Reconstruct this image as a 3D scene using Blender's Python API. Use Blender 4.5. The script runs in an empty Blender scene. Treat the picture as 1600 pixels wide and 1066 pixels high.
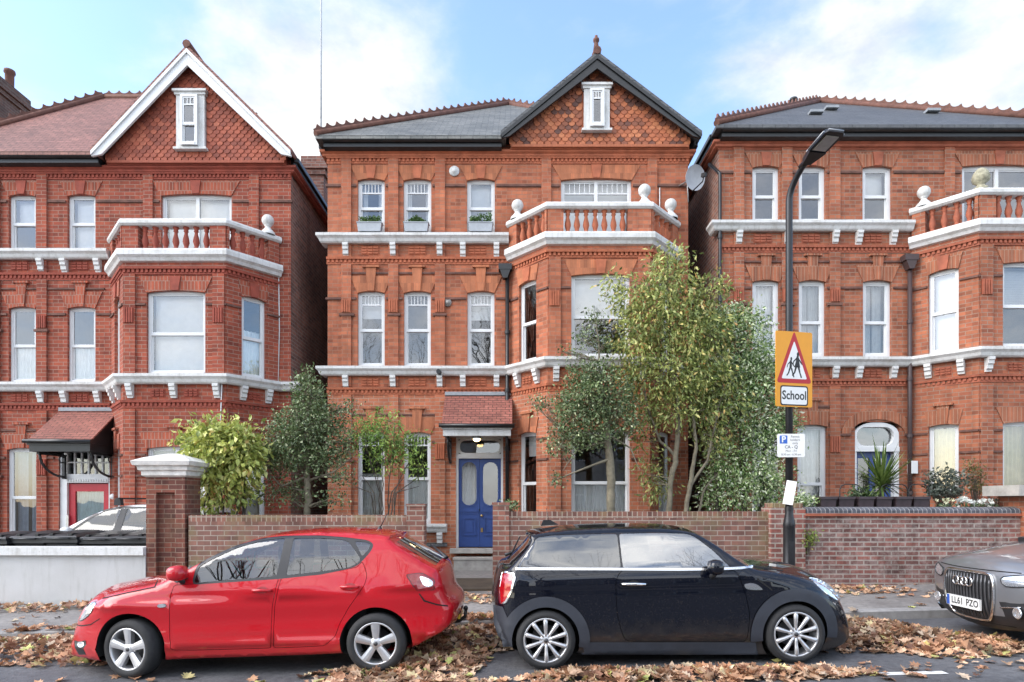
import bpy, math, random
from mathutils import Vector, Matrix, geometry
R=math.radians; PI=math.pi
S=bpy.context.scene; COL=S.collection
F=1000.0; HZ=785.0; CH=1.69; SL=0.025
def at(px,py,Y): return Vector(((px-800)*Y/F, Y, CH+(HZ-py)*Y/F))
def gz(x): return SL*max(-40,min(40,x))
# ------------------------------------------------------------------ mesh helper
class MB:
    def __init__(s,M=None): s.v=[];s.f=[];s.m=[];s.sm=[];s.M=M;s.N=None
    def av(s,p):
        p=Vector(p)
        if s.M is not None: p=s.M@p
        s.v.append(p); return len(s.v)-1
    def fa(s,idx,m=0,sm=False): s.f.append(tuple(idx)); s.m.append(m); s.sm.append(sm)
    def poly(s,pts,m=0,sm=False): s.fa([s.av(p) for p in pts],m,sm)
    def box(s,x0,x1,y0,y1,z0,z1,m=0):
        i=[s.av((x,y,z)) for z in (z0,z1) for y in (y0,y1) for x in (x0,x1)]
        for q in ((0,2,3,1),(4,5,7,6),(0,1,5,4),(2,6,7,3),(0,4,6,2),(1,3,7,5)): s.fa([i[k] for k in q],m)
    def grid(s,rows,m=0,sm=True,cu=False,cv=False):
        n=len(rows);k=len(rows[0]); ids=[[s.av(p) for p in r] for r in rows]
        for a in range(n if cv else n-1):
            for b in range(k if cu else k-1):
                a2=(a+1)%n;b2=(b+1)%k
                s.fa((ids[a][b],ids[a][b2],ids[a2][b2],ids[a2][b]),m,sm)
        return ids
    def tube(s,pts,rad,n=8,m=0,cap=True,sm=True):
        pts=[Vector(p) for p in pts]
        if not hasattr(rad,'__len__'): rad=[rad]*len(pts)
        rows=[];up=None
        for i,p in enumerate(pts):
            t=(pts[min(i+1,len(pts)-1)]-pts[max(i-1,0)])
            t=t.normalized() if t.length>1e-9 else Vector((0,0,1))
            if up is None: up=Vector((1,0,0)) if abs(t.x)<.8 else Vector((0,1,0))
            a=t.cross(up); a=a.normalized() if a.length>1e-6 else t.orthogonal().normalized()
            b=t.cross(a).normalized(); up=a.cross(t)
            rows.append([p+(a*math.cos(2*PI*k/n)+b*math.sin(2*PI*k/n))*rad[i] for k in range(n)])
        ids=s.grid(rows,m,sm,cu=True)
        if cap: s.fa(ids[0][::-1],m); s.fa(ids[-1],m)
    def lathe(s,prof,n=20,c=(0,0,0),ax='z',m=0,sm=True,a0=0,a1=2*PI):
        full=abs(a1-a0-2*PI)<1e-6; k=n if full else n+1
        rows=[]
        for r,h in prof:
            row=[]
            for j in range(k):
                a=a0+(a1-a0)*j/n; x=r*math.cos(a); y=r*math.sin(a)
                p={'z':(x,y,h),'y':(x,h,-y),'x':(h,x,y)}[ax]
                row.append(Vector(p)+Vector(c))
            rows.append(row)
        s.grid(rows,m,sm,cu=full)
    def prism(s,pl,d0,d1,ax='y',m=0):
        f={'y':lambda p,d:(p[0],d,p[1]),'x':lambda p,d:(d,p[0],p[1]),'z':lambda p,d:(p[0],p[1],d)}[ax]
        a=[s.av(f(p,d0)) for p in pl]; b=[s.av(f(p,d1)) for p in pl]; n=len(pl)
        s.fa(a,m); s.fa(b[::-1],m)
        for i in range(n): s.fa((a[i],b[i],b[(i+1)%n],a[(i+1)%n]),m)
    def mould(s,path,prof,m=0):
        # path left to right in plan (outside is -y side), profile [(out,z)] from top to bottom
        n=len(path); rows=[]
        for i,p in enumerate(path):
            ns=[]
            for a,b in ((i-1,i),(i,i+1)):
                if a<0 or b>=n: continue
                d=Vector((path[b][0]-path[a][0],path[b][1]-path[a][1])).normalized(); ns.append(Vector((d.y,-d.x)))
            q=sum(ns,Vector((0,0))); q=q/(q.dot(ns[0]))
            rows.append([(p[0]+q.x*o,p[1]+q.y*o,z) for o,z in prof])
        ids=s.grid(rows,m,False)
        s.fa(ids[0],m); s.fa(ids[-1][::-1],m)
    def build(s,name,mats,par=None,loc=None,fix=False,uvs=1.0):
        me=bpy.data.meshes.new(name); me.from_pydata([tuple(v) for v in s.v],[],s.f)
        if not isinstance(mats,(list,tuple)): mats=[mats]
        for m in mats: me.materials.append(m)
        if fix:
            import bmesh
            bm=bmesh.new(); bm.from_mesh(me); bmesh.ops.recalc_face_normals(bm,faces=bm.faces); bm.to_mesh(me); bm.free()
        me.polygons.foreach_set('material_index',s.m); me.polygons.foreach_set('use_smooth',s.sm)
        uv=me.uv_layers.new(name='UVMap').data
        me.update()
        for p in me.polygons:
            nn=p.normal
            if abs(nn.z)>.985: U=Vector((1,0,0));V=Vector((0,1,0))
            else:
                U=Vector((-nn.y,nn.x,0)).normalized(); V=nn.cross(U)
            for li in p.loop_indices:
                co=me.vertices[me.loops[li].vertex_index].co
                uv[li].uv=(co.dot(U),co.dot(V))
        o=bpy.data.objects.new(name,me); COL.objects.link(o)
        if par is not None: o.parent=par
        if loc is not None: o.location=loc
        return o
def tag(o,label=None,cat=None,group=None,kind=None):
    for k,v in (('label',label),('category',cat),('group',group),('kind',kind)):
        if v: o[k]=v
    return o
def empty(name,loc=(0,0,0),label=None,cat=None,group=None):
    o=bpy.data.objects.new(name,None); COL.objects.link(o); o.location=loc; o.empty_display_size=.2
    return tag(o,label,cat,group)
def dup(o,par=None,loc=None,rz=None):
    c=o.copy(); COL.objects.link(c)
    if par is not None: c.parent=par
    if loc is not None: c.location=loc
    if rz is not None: c.rotation_euler=(0,0,rz)
    return c
def copy_tree(o,par=None):
    c=dup(o,par)
    for ch in list(o.children): copy_tree(ch,c)
    return c
def text_mesh(mb,txt,size,M,m=0,align='CENTER',bold=0.0,sx=1.0,depth=0.0):
    cu=bpy.data.curves.new('t','FONT'); cu.body=txt; cu.size=size; cu.align_x=align; cu.align_y='CENTER'; cu.offset=bold; cu.resolution_u=3
    o=bpy.data.objects.new('t',cu); COL.objects.link(o)
    me=bpy.data.meshes.new_from_object(o.evaluated_get(bpy.context.evaluated_depsgraph_get()))
    old=mb.M; mb.M=M
    base=len(mb.v)
    for v in me.vertices: mb.av((v.co.x*sx,v.co.y,0))
    for p in me.polygons: mb.fa([base+i for i in p.vertices],m)
    mb.M=old
    bpy.data.objects.remove(o); bpy.data.curves.remove(cu); bpy.data.meshes.remove(me)
# ------------------------------------------------------------------ materials
class NT:
    def __init__(s,name):
        s.mat=bpy.data.materials.new(name); s.mat.use_nodes=True; s.t=s.mat.node_tree
        s.b=s.t.nodes['Principled BSDF']; s.out=s.t.nodes['Material Output']
    def n(s,ty,**k):
        n=s.t.nodes.new('ShaderNode'+ty)
        for a,v in k.items():
            if a.startswith('_'): setattr(n,a[1:],v)
            else:
                key=int(a[1:]) if a[0]=='i' and a[1:].isdigit() else a.replace('__',' ')
                if isinstance(v,bpy.types.NodeSocket): s.t.links.new(v,n.inputs[key])
                else: n.inputs[key].default_value=v
        return n
    def l(s,a,b): s.t.links.new(a,b)
    def mix(s,fac,a,b,mode='MIX'):
        n=s.t.nodes.new('ShaderNodeMix'); n.data_type='RGBA'; n.blend_type=mode
        for key,v in ((0,fac),(6,a),(7,b)):
            if isinstance(v,bpy.types.NodeSocket): s.t.links.new(v,n.inputs[key])
            else: n.inputs[key].default_value=(v if key==0 else c4(v))
        return n.outputs[2]
    def ramp(s,fac,stops,interp='LINEAR'):
        n=s.t.nodes.new('ShaderNodeValToRGB'); s.l(fac,n.inputs[0]); e=n.color_ramp.elements; n.color_ramp.interpolation=interp
        while len(e)<len(stops): e.new(.5)
        for i,(p,c) in enumerate(stops): e[i].position=p; e[i].color=c4(c)
        return n.outputs[0]
    def math(s,op,a,b=0.0,c=None):
        n=s.t.nodes.new('ShaderNodeMath'); n.operation=op
        for k,v in enumerate((a,b,c)):
            if v is None: continue
            if isinstance(v,bpy.types.NodeSocket): s.l(v,n.inputs[k])
            else: n.inputs[k].default_value=v
        return n.outputs[0]
    def obj(s): return s.n('TexCoord').outputs['Object']
    def uv(s): return s.n('TexCoord').outputs['UV']
    def noise(s,vec,scale,detail=4,rough=.6): return s.n('TexNoise',Vector=vec,Scale=float(scale),Detail=float(detail),Roughness=rough).outputs[0]
    def bump(s,h,st=.3,d=.02):
        b=s.n('Bump',Strength=st,Distance=d,Height=h); s.l(b.outputs[0],s.b.inputs['Normal'])
    def base(s,c):
        if isinstance(c,bpy.types.NodeSocket): s.l(c,s.b.inputs['Base Color'])
        else: s.b.inputs['Base Color'].default_value=c4(c)
    def rough(s,r):
        if isinstance(r,bpy.types.NodeSocket): s.l(r,s.b.inputs['Roughness'])
        else: s.b.inputs['Roughness'].default_value=r
def c4(c):
    if hasattr(c,'__len__'): return tuple(c) if len(c)==4 else (c[0],c[1],c[2],1)
    return (c,c,c,1)
def mul(c,k): return tuple(x*k for x in c)
def plain(name,c,rough=.6,metal=0,coat=0,var=.12,scale=8,bump=0):
    t=NT(name); o=t.obj(); n=t.noise(o,scale)
    t.base(t.ramp(n,[(.3,mul(c,1-var)),(.7,mul(c,1+var))])); t.rough(rough); t.b.inputs['Metallic'].default_value=metal
    t.b.inputs['Coat Weight'].default_value=coat; t.b.inputs['Coat Roughness'].default_value=.03
    if bump: t.bump(t.noise(o,scale*6),bump,.01)
    return t.mat
def emis(name,c,st):
    t=NT(name); t.base(c); t.b.inputs['Emission Color'].default_value=c4(c); t.b.inputs['Emission Strength'].default_value=st
    return t.mat
def brick(name,c1,c2,mort,bw=.235,rh=.085,ms=.011,soot=.45,sootc=(.35,.3,.28),pale=0,bias=0,stain=None,off=.5):
    t=NT(name); uv=t.uv(); o=t.obj()
    b=t.n('TexBrick',Vector=uv,Color1=c4(c1),Color2=c4(c2),Mortar=c4(mort),Scale=1.0,Mortar__Size=ms,Mortar__Smooth=.15,Bias=float(bias),Brick__Width=bw,Row__Height=rh,_offset=off)
    col=b.outputs[0]
    # per brick tone: white noise on the brick cell
    sp=t.n('SeparateXYZ',Vector=uv)
    row=t.math('FLOOR',t.math('DIVIDE',sp.outputs[1],rh)); cx=t.math('FLOOR',t.math('ADD',t.math('DIVIDE',sp.outputs[0],bw),t.math('MULTIPLY',t.math('MODULO',row,2),off)))
    wn=t.n('TexWhiteNoise',_noise_dimensions='2D',Vector=t.n('CombineXYZ',X=cx,Y=row).outputs[0]).outputs[0]
    tone=t.ramp(wn,[(0,(.62,.6,.62)),(.15,(.86,.86,.86)),(.7,(1.06,1.06,1.06)),(1,(1.22,1.15,1.1))])
    notm=t.math('SUBTRACT',1.0,b.outputs[1])
    col=t.mix(notm,col,t.mix(1.0,col,tone,'MULTIPLY'))
    n1=t.noise(o,.9,5,.65); n2=t.noise(o,5,5,.7)
    f=t.ramp(n1,[(.42,0),(.68,1)])
    col=t.mix(t.math('MULTIPLY',f,soot),col,t.mix(1.0,col,sootc,'MULTIPLY'))
    col=t.mix(.5,col,t.mix(1.0,col,t.ramp(n2,[(.3,(.72,.72,.72)),(.7,(1.25,1.25,1.25))]),'MULTIPLY'))
    mp=t.n('Mapping',Vector=o); mp.inputs['Scale'].default_value=(3.2,3.2,.35); ns=t.noise(mp.outputs[0],1.6,5,.7)
    col=t.mix(t.math('MULTIPLY',t.ramp(ns,[(.50,0),(.70,1)]),.38),col,t.mix(1.0,col,(.45,.42,.42),'MULTIPLY'))
    if pale:
        n3=t.noise(o,5.5,7,.75); col=t.mix(t.math('MULTIPLY',t.ramp(n3,[(.45,0),(.7,1)]),pale*.6),col,(.55,.47,.42))
    if stain:
        n4=t.noise(o,1.7,4,.6); col=t.mix(t.math('MULTIPLY',t.ramp(n4,[(.5,0),(.65,1)]),.55),col,stain)
    t.base(col); t.rough(.88); t.bump(t.math('ADD',t.math('MULTIPLY',notm,1.0),t.math('MULTIPLY',n2,.4)),.55,.008)
    return t.mat
def roofmat(name,cs,bw,rh,rough=.75):
    t=NT(name); uv=t.uv(); o=t.obj()
    b=t.n('TexBrick',Vector=uv,Color1=c4(cs[0]),Color2=c4(cs[1]),Mortar=c4(cs[2]),Scale=1.0,Mortar__Size=.006,Mortar__Smooth=.2,Bias=0.0,Brick__Width=bw,Row__Height=rh)
    sp=t.n('SeparateXYZ',Vector=uv); fr=t.math('FRACT',t.math('DIVIDE',sp.outputs[1],rh))
    n=t.noise(o,1.3,5,.7); n2=t.noise(o,14,3,.6)
    col=t.mix(.6,b.outputs[0],t.mix(1.0,b.outputs[0],t.ramp(n,[(.35,(.65,.66,.64)),(.65,(1.3,1.28,1.25))]),'MULTIPLY'))
    col=t.mix(.45,col,t.mix(1.0,col,t.ramp(n2,[(.35,(.6,.6,.6)),(.65,(1.4,1.4,1.4))]),'MULTIPLY'))
    t.base(col); t.rough(rough); t.bump(t.math('SUBTRACT',t.math('SUBTRACT',1.0,fr),t.math('MULTIPLY',b.outputs[1],.6)),.9,.02)
    return t.mat
def islandmat(name,stops,rough=.6,trans=0,spec=.5,bump=0):
    t=NT(name); g=t.n('NewGeometry'); r=g.outputs['Random Per Island']
    n=t.noise(t.obj(),18,3,.6); nb=t.noise(t.obj(),2.6,3,.6)
    c=t.ramp(r,stops)
    if trans: c=t.mix(.8,c,t.mix(1.0,c,t.ramp(nb,[(.33,(.55,.6,.6)),(.66,(1.4,1.38,1.3))]),'MULTIPLY'))
    c=t.mix(0.0,c,c); c=t.mix(.5,c,t.mix(1.0,c,t.ramp(n,[(.3,(.65,.65,.65)),(.7,(1.35,1.35,1.35))]),'MULTIPLY'))
    t.base(c); t.rough(rough); t.b.inputs['Specular IOR Level'].default_value=spec
    if trans:
        tr=t.n('BsdfTranslucent',Color=c); mx=t.n('MixShader',Fac=trans); t.l(t.b.outputs[0],mx.inputs[1]); t.l(tr.outputs[0],mx.inputs[2]); t.l(mx.outputs[0],t.out.inputs[0])
    return t.mat
def glass(name,tint=(.96,.97,.965),ior=1.55,k=1.7,wav=.0,base=.03,refl=(1,1,1)):
    t=NT(name); fr=t.n('Fresnel',IOR=ior); f=t.math('ADD',t.math('MULTIPLY',fr.outputs[0],k),base)
    f=t.math('MINIMUM',f,1.0)
    tr=t.n('BsdfTransparent',Color=c4(tint)); gl=t.n('BsdfGlossy',Color=c4(refl),Roughness=.01)
    if wav:
        b=t.n('Bump',Strength=wav,Distance=.02,Height=t.noise(t.obj(),1.6,2,.5)); t.l(b.outputs[0],gl.inputs['Normal'])
    mx=t.n('MixShader',Fac=f); t.l(tr.outputs[0],mx.inputs[1]); t.l(gl.outputs[0],mx.inputs[2]); t.l(mx.outputs[0],t.out.inputs[0])
    return t.mat
m_brC=brick('brick_orange',(0.445,0.150,0.074),(0.370,0.113,0.057),(0.343,0.168,0.106),ms=.008,soot=.5,sootc=(.55,.46,.43))
m_brCg=brick('brick_orange_repointed',(0.454,0.158,0.079),(0.395,0.127,0.065),(0.400,0.257,0.180),ms=.008,soot=.25)
m_brL=brick('brick_red',(0.333,0.079,0.040),(0.266,0.057,0.032),(0.317,0.184,0.138),ms=.0075,soot=.45,sootc=(.55,.5,.5))
m_brR=brick('brick_russet',(0.396,0.136,0.068),(0.313,0.097,0.051),(0.302,0.199,0.144),ms=.008,soot=.45)
m_side=brick('brick_sooty',(0.324,0.142,0.101),(0.216,0.108,0.084),(0.303,0.227,0.193),soot=.6)
m_sideR=brick('brick_side_russet',(.34,.14,.09),(.23,.10,.07),(.36,.29,.25),soot=.5)
m_gaugeC=brick('gauged_brick_orange',(0.443,0.160,0.077),(0.411,0.146,0.068),(0.395,0.155,0.083),bw=.075,rh=.42,ms=.003,soot=.2)
m_gaugeL=brick('gauged_brick_red',(0.361,0.086,0.044),(0.311,0.074,0.038),(0.337,0.198,0.149),bw=.078,rh=.20,ms=.007,soot=.2)
m_gaugeR=brick('gauged_brick_russet',(0.347,0.125,0.064),(0.306,0.107,0.056),(0.377,0.226,0.151),bw=.078,rh=.36,ms=.006,soot=.2)
m_terC=plain('terracotta_orange',(.40,.118,.055),.8,var=.25,scale=5,bump=.2)
m_terL=plain('terracotta_red',(.28,.058,.034),.8,var=.25,scale=5,bump=.2)
m_terR=plain('terracotta_russet',(.33,.095,.05),.8,var=.25,scale=5,bump=.2)
m_string=plain('weathered_string_brick',(.13,.062,.046),.85,var=.4,scale=6,bump=.3)
def stucco():
    t=NT('white_masonry_paint'); o=t.obj(); n=t.noise(o,3.5,6,.7); n2=t.noise(o,22,3)
    mp=t.n('Mapping',Vector=o); mp.inputs['Scale'].default_value=(7,7,.7); n3=t.noise(mp.outputs[0],2.0,5,.65)
    c=t.ramp(n,[(.28,(.46,.45,.42)),(.5,(.63,.63,.615)),(.75,(.67,.67,.66))])
    c=t.mix(t.ramp(n2,[(.60,0),(.70,.55)]),c,(.40,.385,.35))
    c=t.mix(t.ramp(n3,[(.50,0),(.74,.55)]),c,(.34,.33,.295))
    t.base(c); t.rough(.7); t.bump(n2,.15,.01); return t.mat
m_white=stucco()
m_wood=plain('white_window_paint',(.66,.67,.67),.4,var=.05,scale=4)
m_black=plain('black_gloss_paint',(.012,.013,.014),.35,var=.3)
m_iron=plain('black_iron',(.015,.015,.016),.45,var=.2)
m_slate=roofmat('slate',((.165,.165,.155),(.10,.105,.10),(.045,.045,.045)),.28,.15,.6)
m_slateN=roofmat('dark_slate',((.085,.088,.092),(.068,.07,.075),(.035,.035,.035)),.28,.15,.6)
m_tile=roofmat('brown_clay_tile',((.24,.105,.082),(.18,.075,.06),(.07,.032,.028)),.19,.11,.7)
m_tileP=roofmat('porch_clay_tile',((.31,.115,.085),(.25,.085,.065),(.05,.028,.022)),.19,.085,.7)
m_scaleC=islandmat('scale_tile_orange',[(0,(.10,.045,.034)),(.25,(.22,.075,.04)),(.5,(.34,.105,.048)),(.8,(.42,.13,.055)),(1,(.47,.17,.075))],.75)
m_scaleL=islandmat('scale_tile_red',[(0,(.19,.048,.028)),(.4,(.27,.066,.036)),(.8,(.33,.082,.042)),(1,(.38,.11,.06))],.75)
m_ridge=plain('ridge_terracotta',(.13,.055,.038),.8,var=.35,scale=7)
m_glass=glass('window_glass',wav=.12,k=2.2,base=.04)
m_blind=plain('blind_cloth',(.88,.88,.87),.8,var=.04)
m_dimback=plain('dim_grey_backing',(.20,.21,.22),.9,var=.25)
m_net=plain('net_curtain',(.84,.85,.84),.9,var=.06)
m_curtB=plain('blue_grey_curtain',(.30,.36,.45),.9,var=.1)
m_curtG=plain('grey_curtain',(.52,.53,.52),.9,var=.1)
m_curtY=plain('beige_curtain',(.60,.54,.34),.9,var=.1)
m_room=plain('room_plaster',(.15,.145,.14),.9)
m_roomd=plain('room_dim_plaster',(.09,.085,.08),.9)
m_doorB=plain('blue_door_paint',(.026,.062,.22),.38,var=.12,scale=3,bump=.1)
m_doorR=plain('red_door_paint',(.45,.02,.035),.35,var=.1)
m_stone=plain('worn_stone',(.36,.34,.31),.85,var=.25,scale=5,bump=.4)
m_lead=plain('lead_flashing',(.28,.30,.32),.6,var=.15)
# ------------------------------------------------------------------ facade pieces
def plane_M(p0,p1):
    d=Vector((p1[0]-p0[0],p1[1]-p0[1])); L=d.length; d/=L
    return Matrix(((d.x,-d.y,0,p0[0]),(d.y,d.x,0,p0[1]),(0,0,1,0),(0,0,0,1))),L
def wall(mb,M,u0,u1,z0,z1,ops,dep=.16,m=0,m2=None):
    mb.M=M
    us=sorted({u0,u1,*[q for o in ops for q in o[:2] if u0<q<u1]}); zs=sorted({z0,z1,*[q for o in ops for q in o[2:4] if z0<q<z1]})
    for a,b in zip(us,us[1:]):
        for c,d in zip(zs,zs[1:]):
            uc=(a+b)/2; zc=(c+d)/2
            if any(o[0]<uc<o[1] and o[2]<zc<o[3] for o in ops): continue
            mb.poly([(a,0,c),(b,0,c),(b,0,d),(a,0,d)],m)
    for o in ops:
        if len(o)>4: continue
        a,b,c,d=o[:4]
        mb.poly([(a,0,c),(a,0,d),(a,dep,d),(a,dep,c)],m); mb.poly([(b,0,d),(b,0,c),(b,dep,c),(b,dep,d)],m)
        mb.poly([(a,0,d),(b,0,d),(b,dep,d),(a,dep,d)],m); mb.poly([(b,0,c),(a,0,c),(a,dep,c),(b,dep,c)],m)
    mb.M=None
def folds(mb,u0,u1,y,z0,z1,rng,amp=.025,wl=.09,gather=0):
    n=max(6,int((u1-u0)/.018)); ph=rng.random()*6
    rows=[]
    for z in (z1,(z0+z1)/2,z0):
        row=[]
        for k in range(n+1):
            t=k/n; row.append((u0+(u1-u0)*t,y+amp*math.sin(2*PI*(u1-u0)*t/wl+ph+.8*math.sin(5*t+ph)),z))
        rows.append(row)
    mb.grid(rows,0,True)
def window(par,M,u0,u1,z0,z1,rng,top=0,mid=.49,drape=None,fw=.055,cols=1,upvc=False,y0=.07,topz=.24,label=None,name='window',mat=None):
    fr=MB(M); y1=y0+.09; mat=mat or m_wood
    fr.box(u0,u0+fw,y0,y1,z0,z1); fr.box(u1-fw,u1,y0,y1,z0,z1)
    fr.box(u0+fw,u1-fw,y0,y1,z1-fw,z1); fr.box(u0+fw,u1-fw,y0-.012,y1,z0,z0+fw*1.25)
    zb=z0+fw*1.25; zt=z1-fw; zm=z0+(z1-z0)*mid; ui0=u0+fw; ui1=u1-fw
    pn=MB(M); sw=.032
    cw=(ui1-ui0)/cols
    for c in range(cols):
        a=ui0+c*cw; b=a+cw
        if c: fr.box(a-.04,a+.04,y0-.004,y1,zb,zt)
        spans=((zb,zm,y0+.055),(zm,zt,y0+.025)) if mid else ((zb,zt,y0+.03),)
        if mid: fr.box(a,b,y0+.01,y1-.005,zm-.026,zm+.026)
        for c0,c1,y in spans:
            fr.box(a,a+sw,y-.012,y+.022,c0,c1); fr.box(b-sw,b,y-.012,y+.022,c0,c1)
            fr.box(a+sw,b-sw,y-.011,y+.021,c1-sw,c1); fr.box(a+sw,b-sw,y-.011,y+.021,c0,c0+sw*1.3)
            pn.poly([(a+sw,y+.004,c0+sw),(b-sw,y+.004,c0+sw),(b-sw,y+.004,c1-sw),(a+sw,y+.004,c1-sw)])
        if top:
            y=y0+.025; zc=zt-topz
            fr.box(a+sw,b-sw,y-.013,y+.02,zc-.016,zc+.016)
            for k in range(1,top):
                u=a+sw+(b-a-2*sw)*k/top; fr.box(u-.009,u+.009,y-.0125,y+.02,zc+.016,zt-sw)
    o=fr.build(name,mat,par)
    if label: o['label']=label
    pn.build('pane',m_glass,o)
    d=MB(M); y=y1+.09
    if drape:
        kind,frac=drape[0],drape[1] if len(drape)>1 else 1
        if kind=='blind': d.box(ui0+.01,ui1-.01,y,y+.006,zt-(zt-zb)*frac,zt); d.build('blind',m_blind,o)
        elif kind=='dim': d.box(ui0-.02,ui1+.02,y1-.01,y1-.004,zb-.02,zt+.02); d.build('blind',m_dimback,o)  # not a blind: grey backing sheet standing in for the dark room behind the panes
        elif kind=='venetian':
            n=int((zt-zb)*frac/.05)
            for k in range(n):
                z=zt-k*.05; d.poly([(ui0,y,z),(ui1,y,z),(ui1,y+.02,z-.042),(ui0,y+.02,z-.042)])
            d.build('blind',m_blind,o)
        elif kind=='half':
            folds(d,ui0,ui1,y-.07,zb,zb+(zt-zb)*frac,rng); d.build('curtain',m_net,o)
        else:
            mt={'net':m_net,'blue':m_curtB,'grey':m_curtG,'beige':m_curtY}[kind]
            if frac>=1: folds(d,ui0,ui1,y,zb,zt,rng)
            else:
                w=(ui1-ui0)*frac/2; folds(d,ui0,ui0+w,y,zb,zt,rng); folds(d,ui1-w,ui1,y,zb,zt,rng)
            d.build('curtain',mt,o)
    return o
def lintel(mb,M,uc,w,z,h,key=.18,splay=.17,arch=.045,pr=.022,m=0,mk=1):
    mb.M=M; n=8
    lo=[(uc-w/2+w*k/n, z-arch+arch*(1-(2*k/n-1)**2)) for k in range(n+1)]
    pl=lo+[(uc+w/2+splay,z+h),(uc-w/2-splay,z+h)]
    mb.prism(pl,-pr,.05,'y',m)
    mb.prism([(uc-.075,z-.004),(uc+.075,z-.004),(uc+.12,z+h+key),(uc-.12,z+h+key)],-pr-.03,.04,'y',mk)
    if key>.08: mb.box(uc-.19,uc+.19,-pr-.055,.04,z+h+key,z+h+key+.045,mk)
    mb.M=None
def dentils(mb,path,z,d=.05,h=.07,step=.095,m=0):
    d*=.75
    mb.mould(path,[(0,z+h+.05),(d+.03,z+h+.05),(d+.02,z+h),(0,z+h)],m)
    mb.mould(path,[(0,z),(d*.5,z),(d*.5,z-.04),(0,z-.04)],m)
    mb.mould(path,[(0,z+h),(.012,z+h),(.012,z),(0,z)],m)
    for a,b in zip(path,path[1:]):
        M,L=plane_M(a,b); mb.M=M
        k=int(L/step)
        for i in range(k):
            u=(i+.5)*L/k; mb.box(u-step*.28,u+step*.28,-d,.02,z,z+h,m)
        mb.M=None
def panel(mb,M,u0,u1,z0,z1,m=0):
    mb.M=M; mb.box(u0-.01,u1+.01,-.008,.02,z0-.01,z1+.01,m); nx=max(3,int((u1-u0)/.1)); nz=3; dx=(u1-u0)/nx; dz=(z1-z0)/nz
    for i in range(nx):
        for j in range(nz):
            a=u0+i*dx+.012; b=a+dx-.024; c=z0+j*dz+.012; d=c+dz-.02
            mb.prism([(a,c),(b,c),(b,d-.03 if d-c>.05 else d),(a,d)],-.03,.01,'y',m)
    mb.M=None
BALUSTER=[(.065,0),(.065,.05),(.04,.06),(.045,.10),(.07,.19),(.06,.26),(.035,.36),(.035,.40),(.055,.42),(.04,.44),(.055,.48),(.065,.49),(.065,.54)]
BALL=[(.16,0),(.16,.05),(.12,.09),(.07,.15),(.055,.19),(.08,.21)]+[(.135*math.cos(a),.33+.135*math.sin(a)) for a in [R(-60+15*k) for k in range(10)]]+[(.001,.466)]
def crest(mb,p,q,step=.27,m=0,hh=.11):
    p=Vector(p);q=Vector(q); L=(q-p).length; n=max(1,int(L/step)); d=(q-p)/n; u=d.normalized(); sd=u.cross(Vector((0,0,1))).normalized(); up=sd.cross(u)
    mb.tube([p,q],.07,8,m)
    for i in range(n):
        c=p+d*(i+.5); w=step*.5
        prof=[(-w,.06),(-w,.1),(-w*.75,.075+hh*.25),(-w*.35,.06+hh*.6),(0,.07+hh),(w*.35,.06+hh*.6),(w*.75,.075+hh*.25),(w,.1),(w,.06)]
        f=[c+u*a+up*b+sd*.02 for a,b in prof]; g=[c+u*a+up*b-sd*.02 for a,b in prof]
        mb.poly(f,m); mb.poly(g[::-1],m)
        for k in range(len(f)-1): mb.poly([f[k],g[k],g[k+1],f[k+1]],m)
def hip_roof(mb,x0,x1,y0,y1,ze,tan,rise,th=.08,m=0,notch=None):
    d=min(rise/tan,(x1-x0)/2-.02,(y1-y0)/2-.02); zt=ze+d*tan
    a=[(x0,y0,ze),(x1,y0,ze),(x1,y1,ze),(x0,y1,ze)]; b=[(x0+d,y0+d,zt),(x1-d,y0+d,zt),(x1-d,y1-d,zt),(x0+d,y1-d,zt)]
    if notch:
        yn=.05; zn=ze+(yn-y0)*tan; h=(x1-(yn-y0),yn,zn)
        mb.poly([a[0],(notch,y0,ze),(notch,yn,zn),h,b[1],b[0]],m); mb.poly([(x1,yn,ze),a[2],b[2],b[1],h],m)
        for i in (2,3): mb.poly([a[i],a[(i+1)%4],b[(i+1)%4],b[i]],m)
        mb.poly(b,m); a2=[a[0],(notch,y0,ze),(notch,yn,ze),(x1,yn,ze),a[2],a[3]]; lo=[(p[0],p[1],ze-th) for p in a2]
        for i in range(6): mb.poly([lo[i],lo[(i+1)%6],a2[(i+1)%6],a2[i]],m)
        mb.poly(lo[::-1],m); return a,b
    for i in range(4): mb.poly([a[i],a[(i+1)%4],b[(i+1)%4],b[i]],m)
    mb.poly(b,m)
    lo=[(p[0],p[1],ze-th) for p in a]
    for i in range(4): mb.poly([lo[i],lo[(i+1)%4],a[(i+1)%4],a[i]],m)
    mb.poly(lo[::-1],m)
    return a,b
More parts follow.
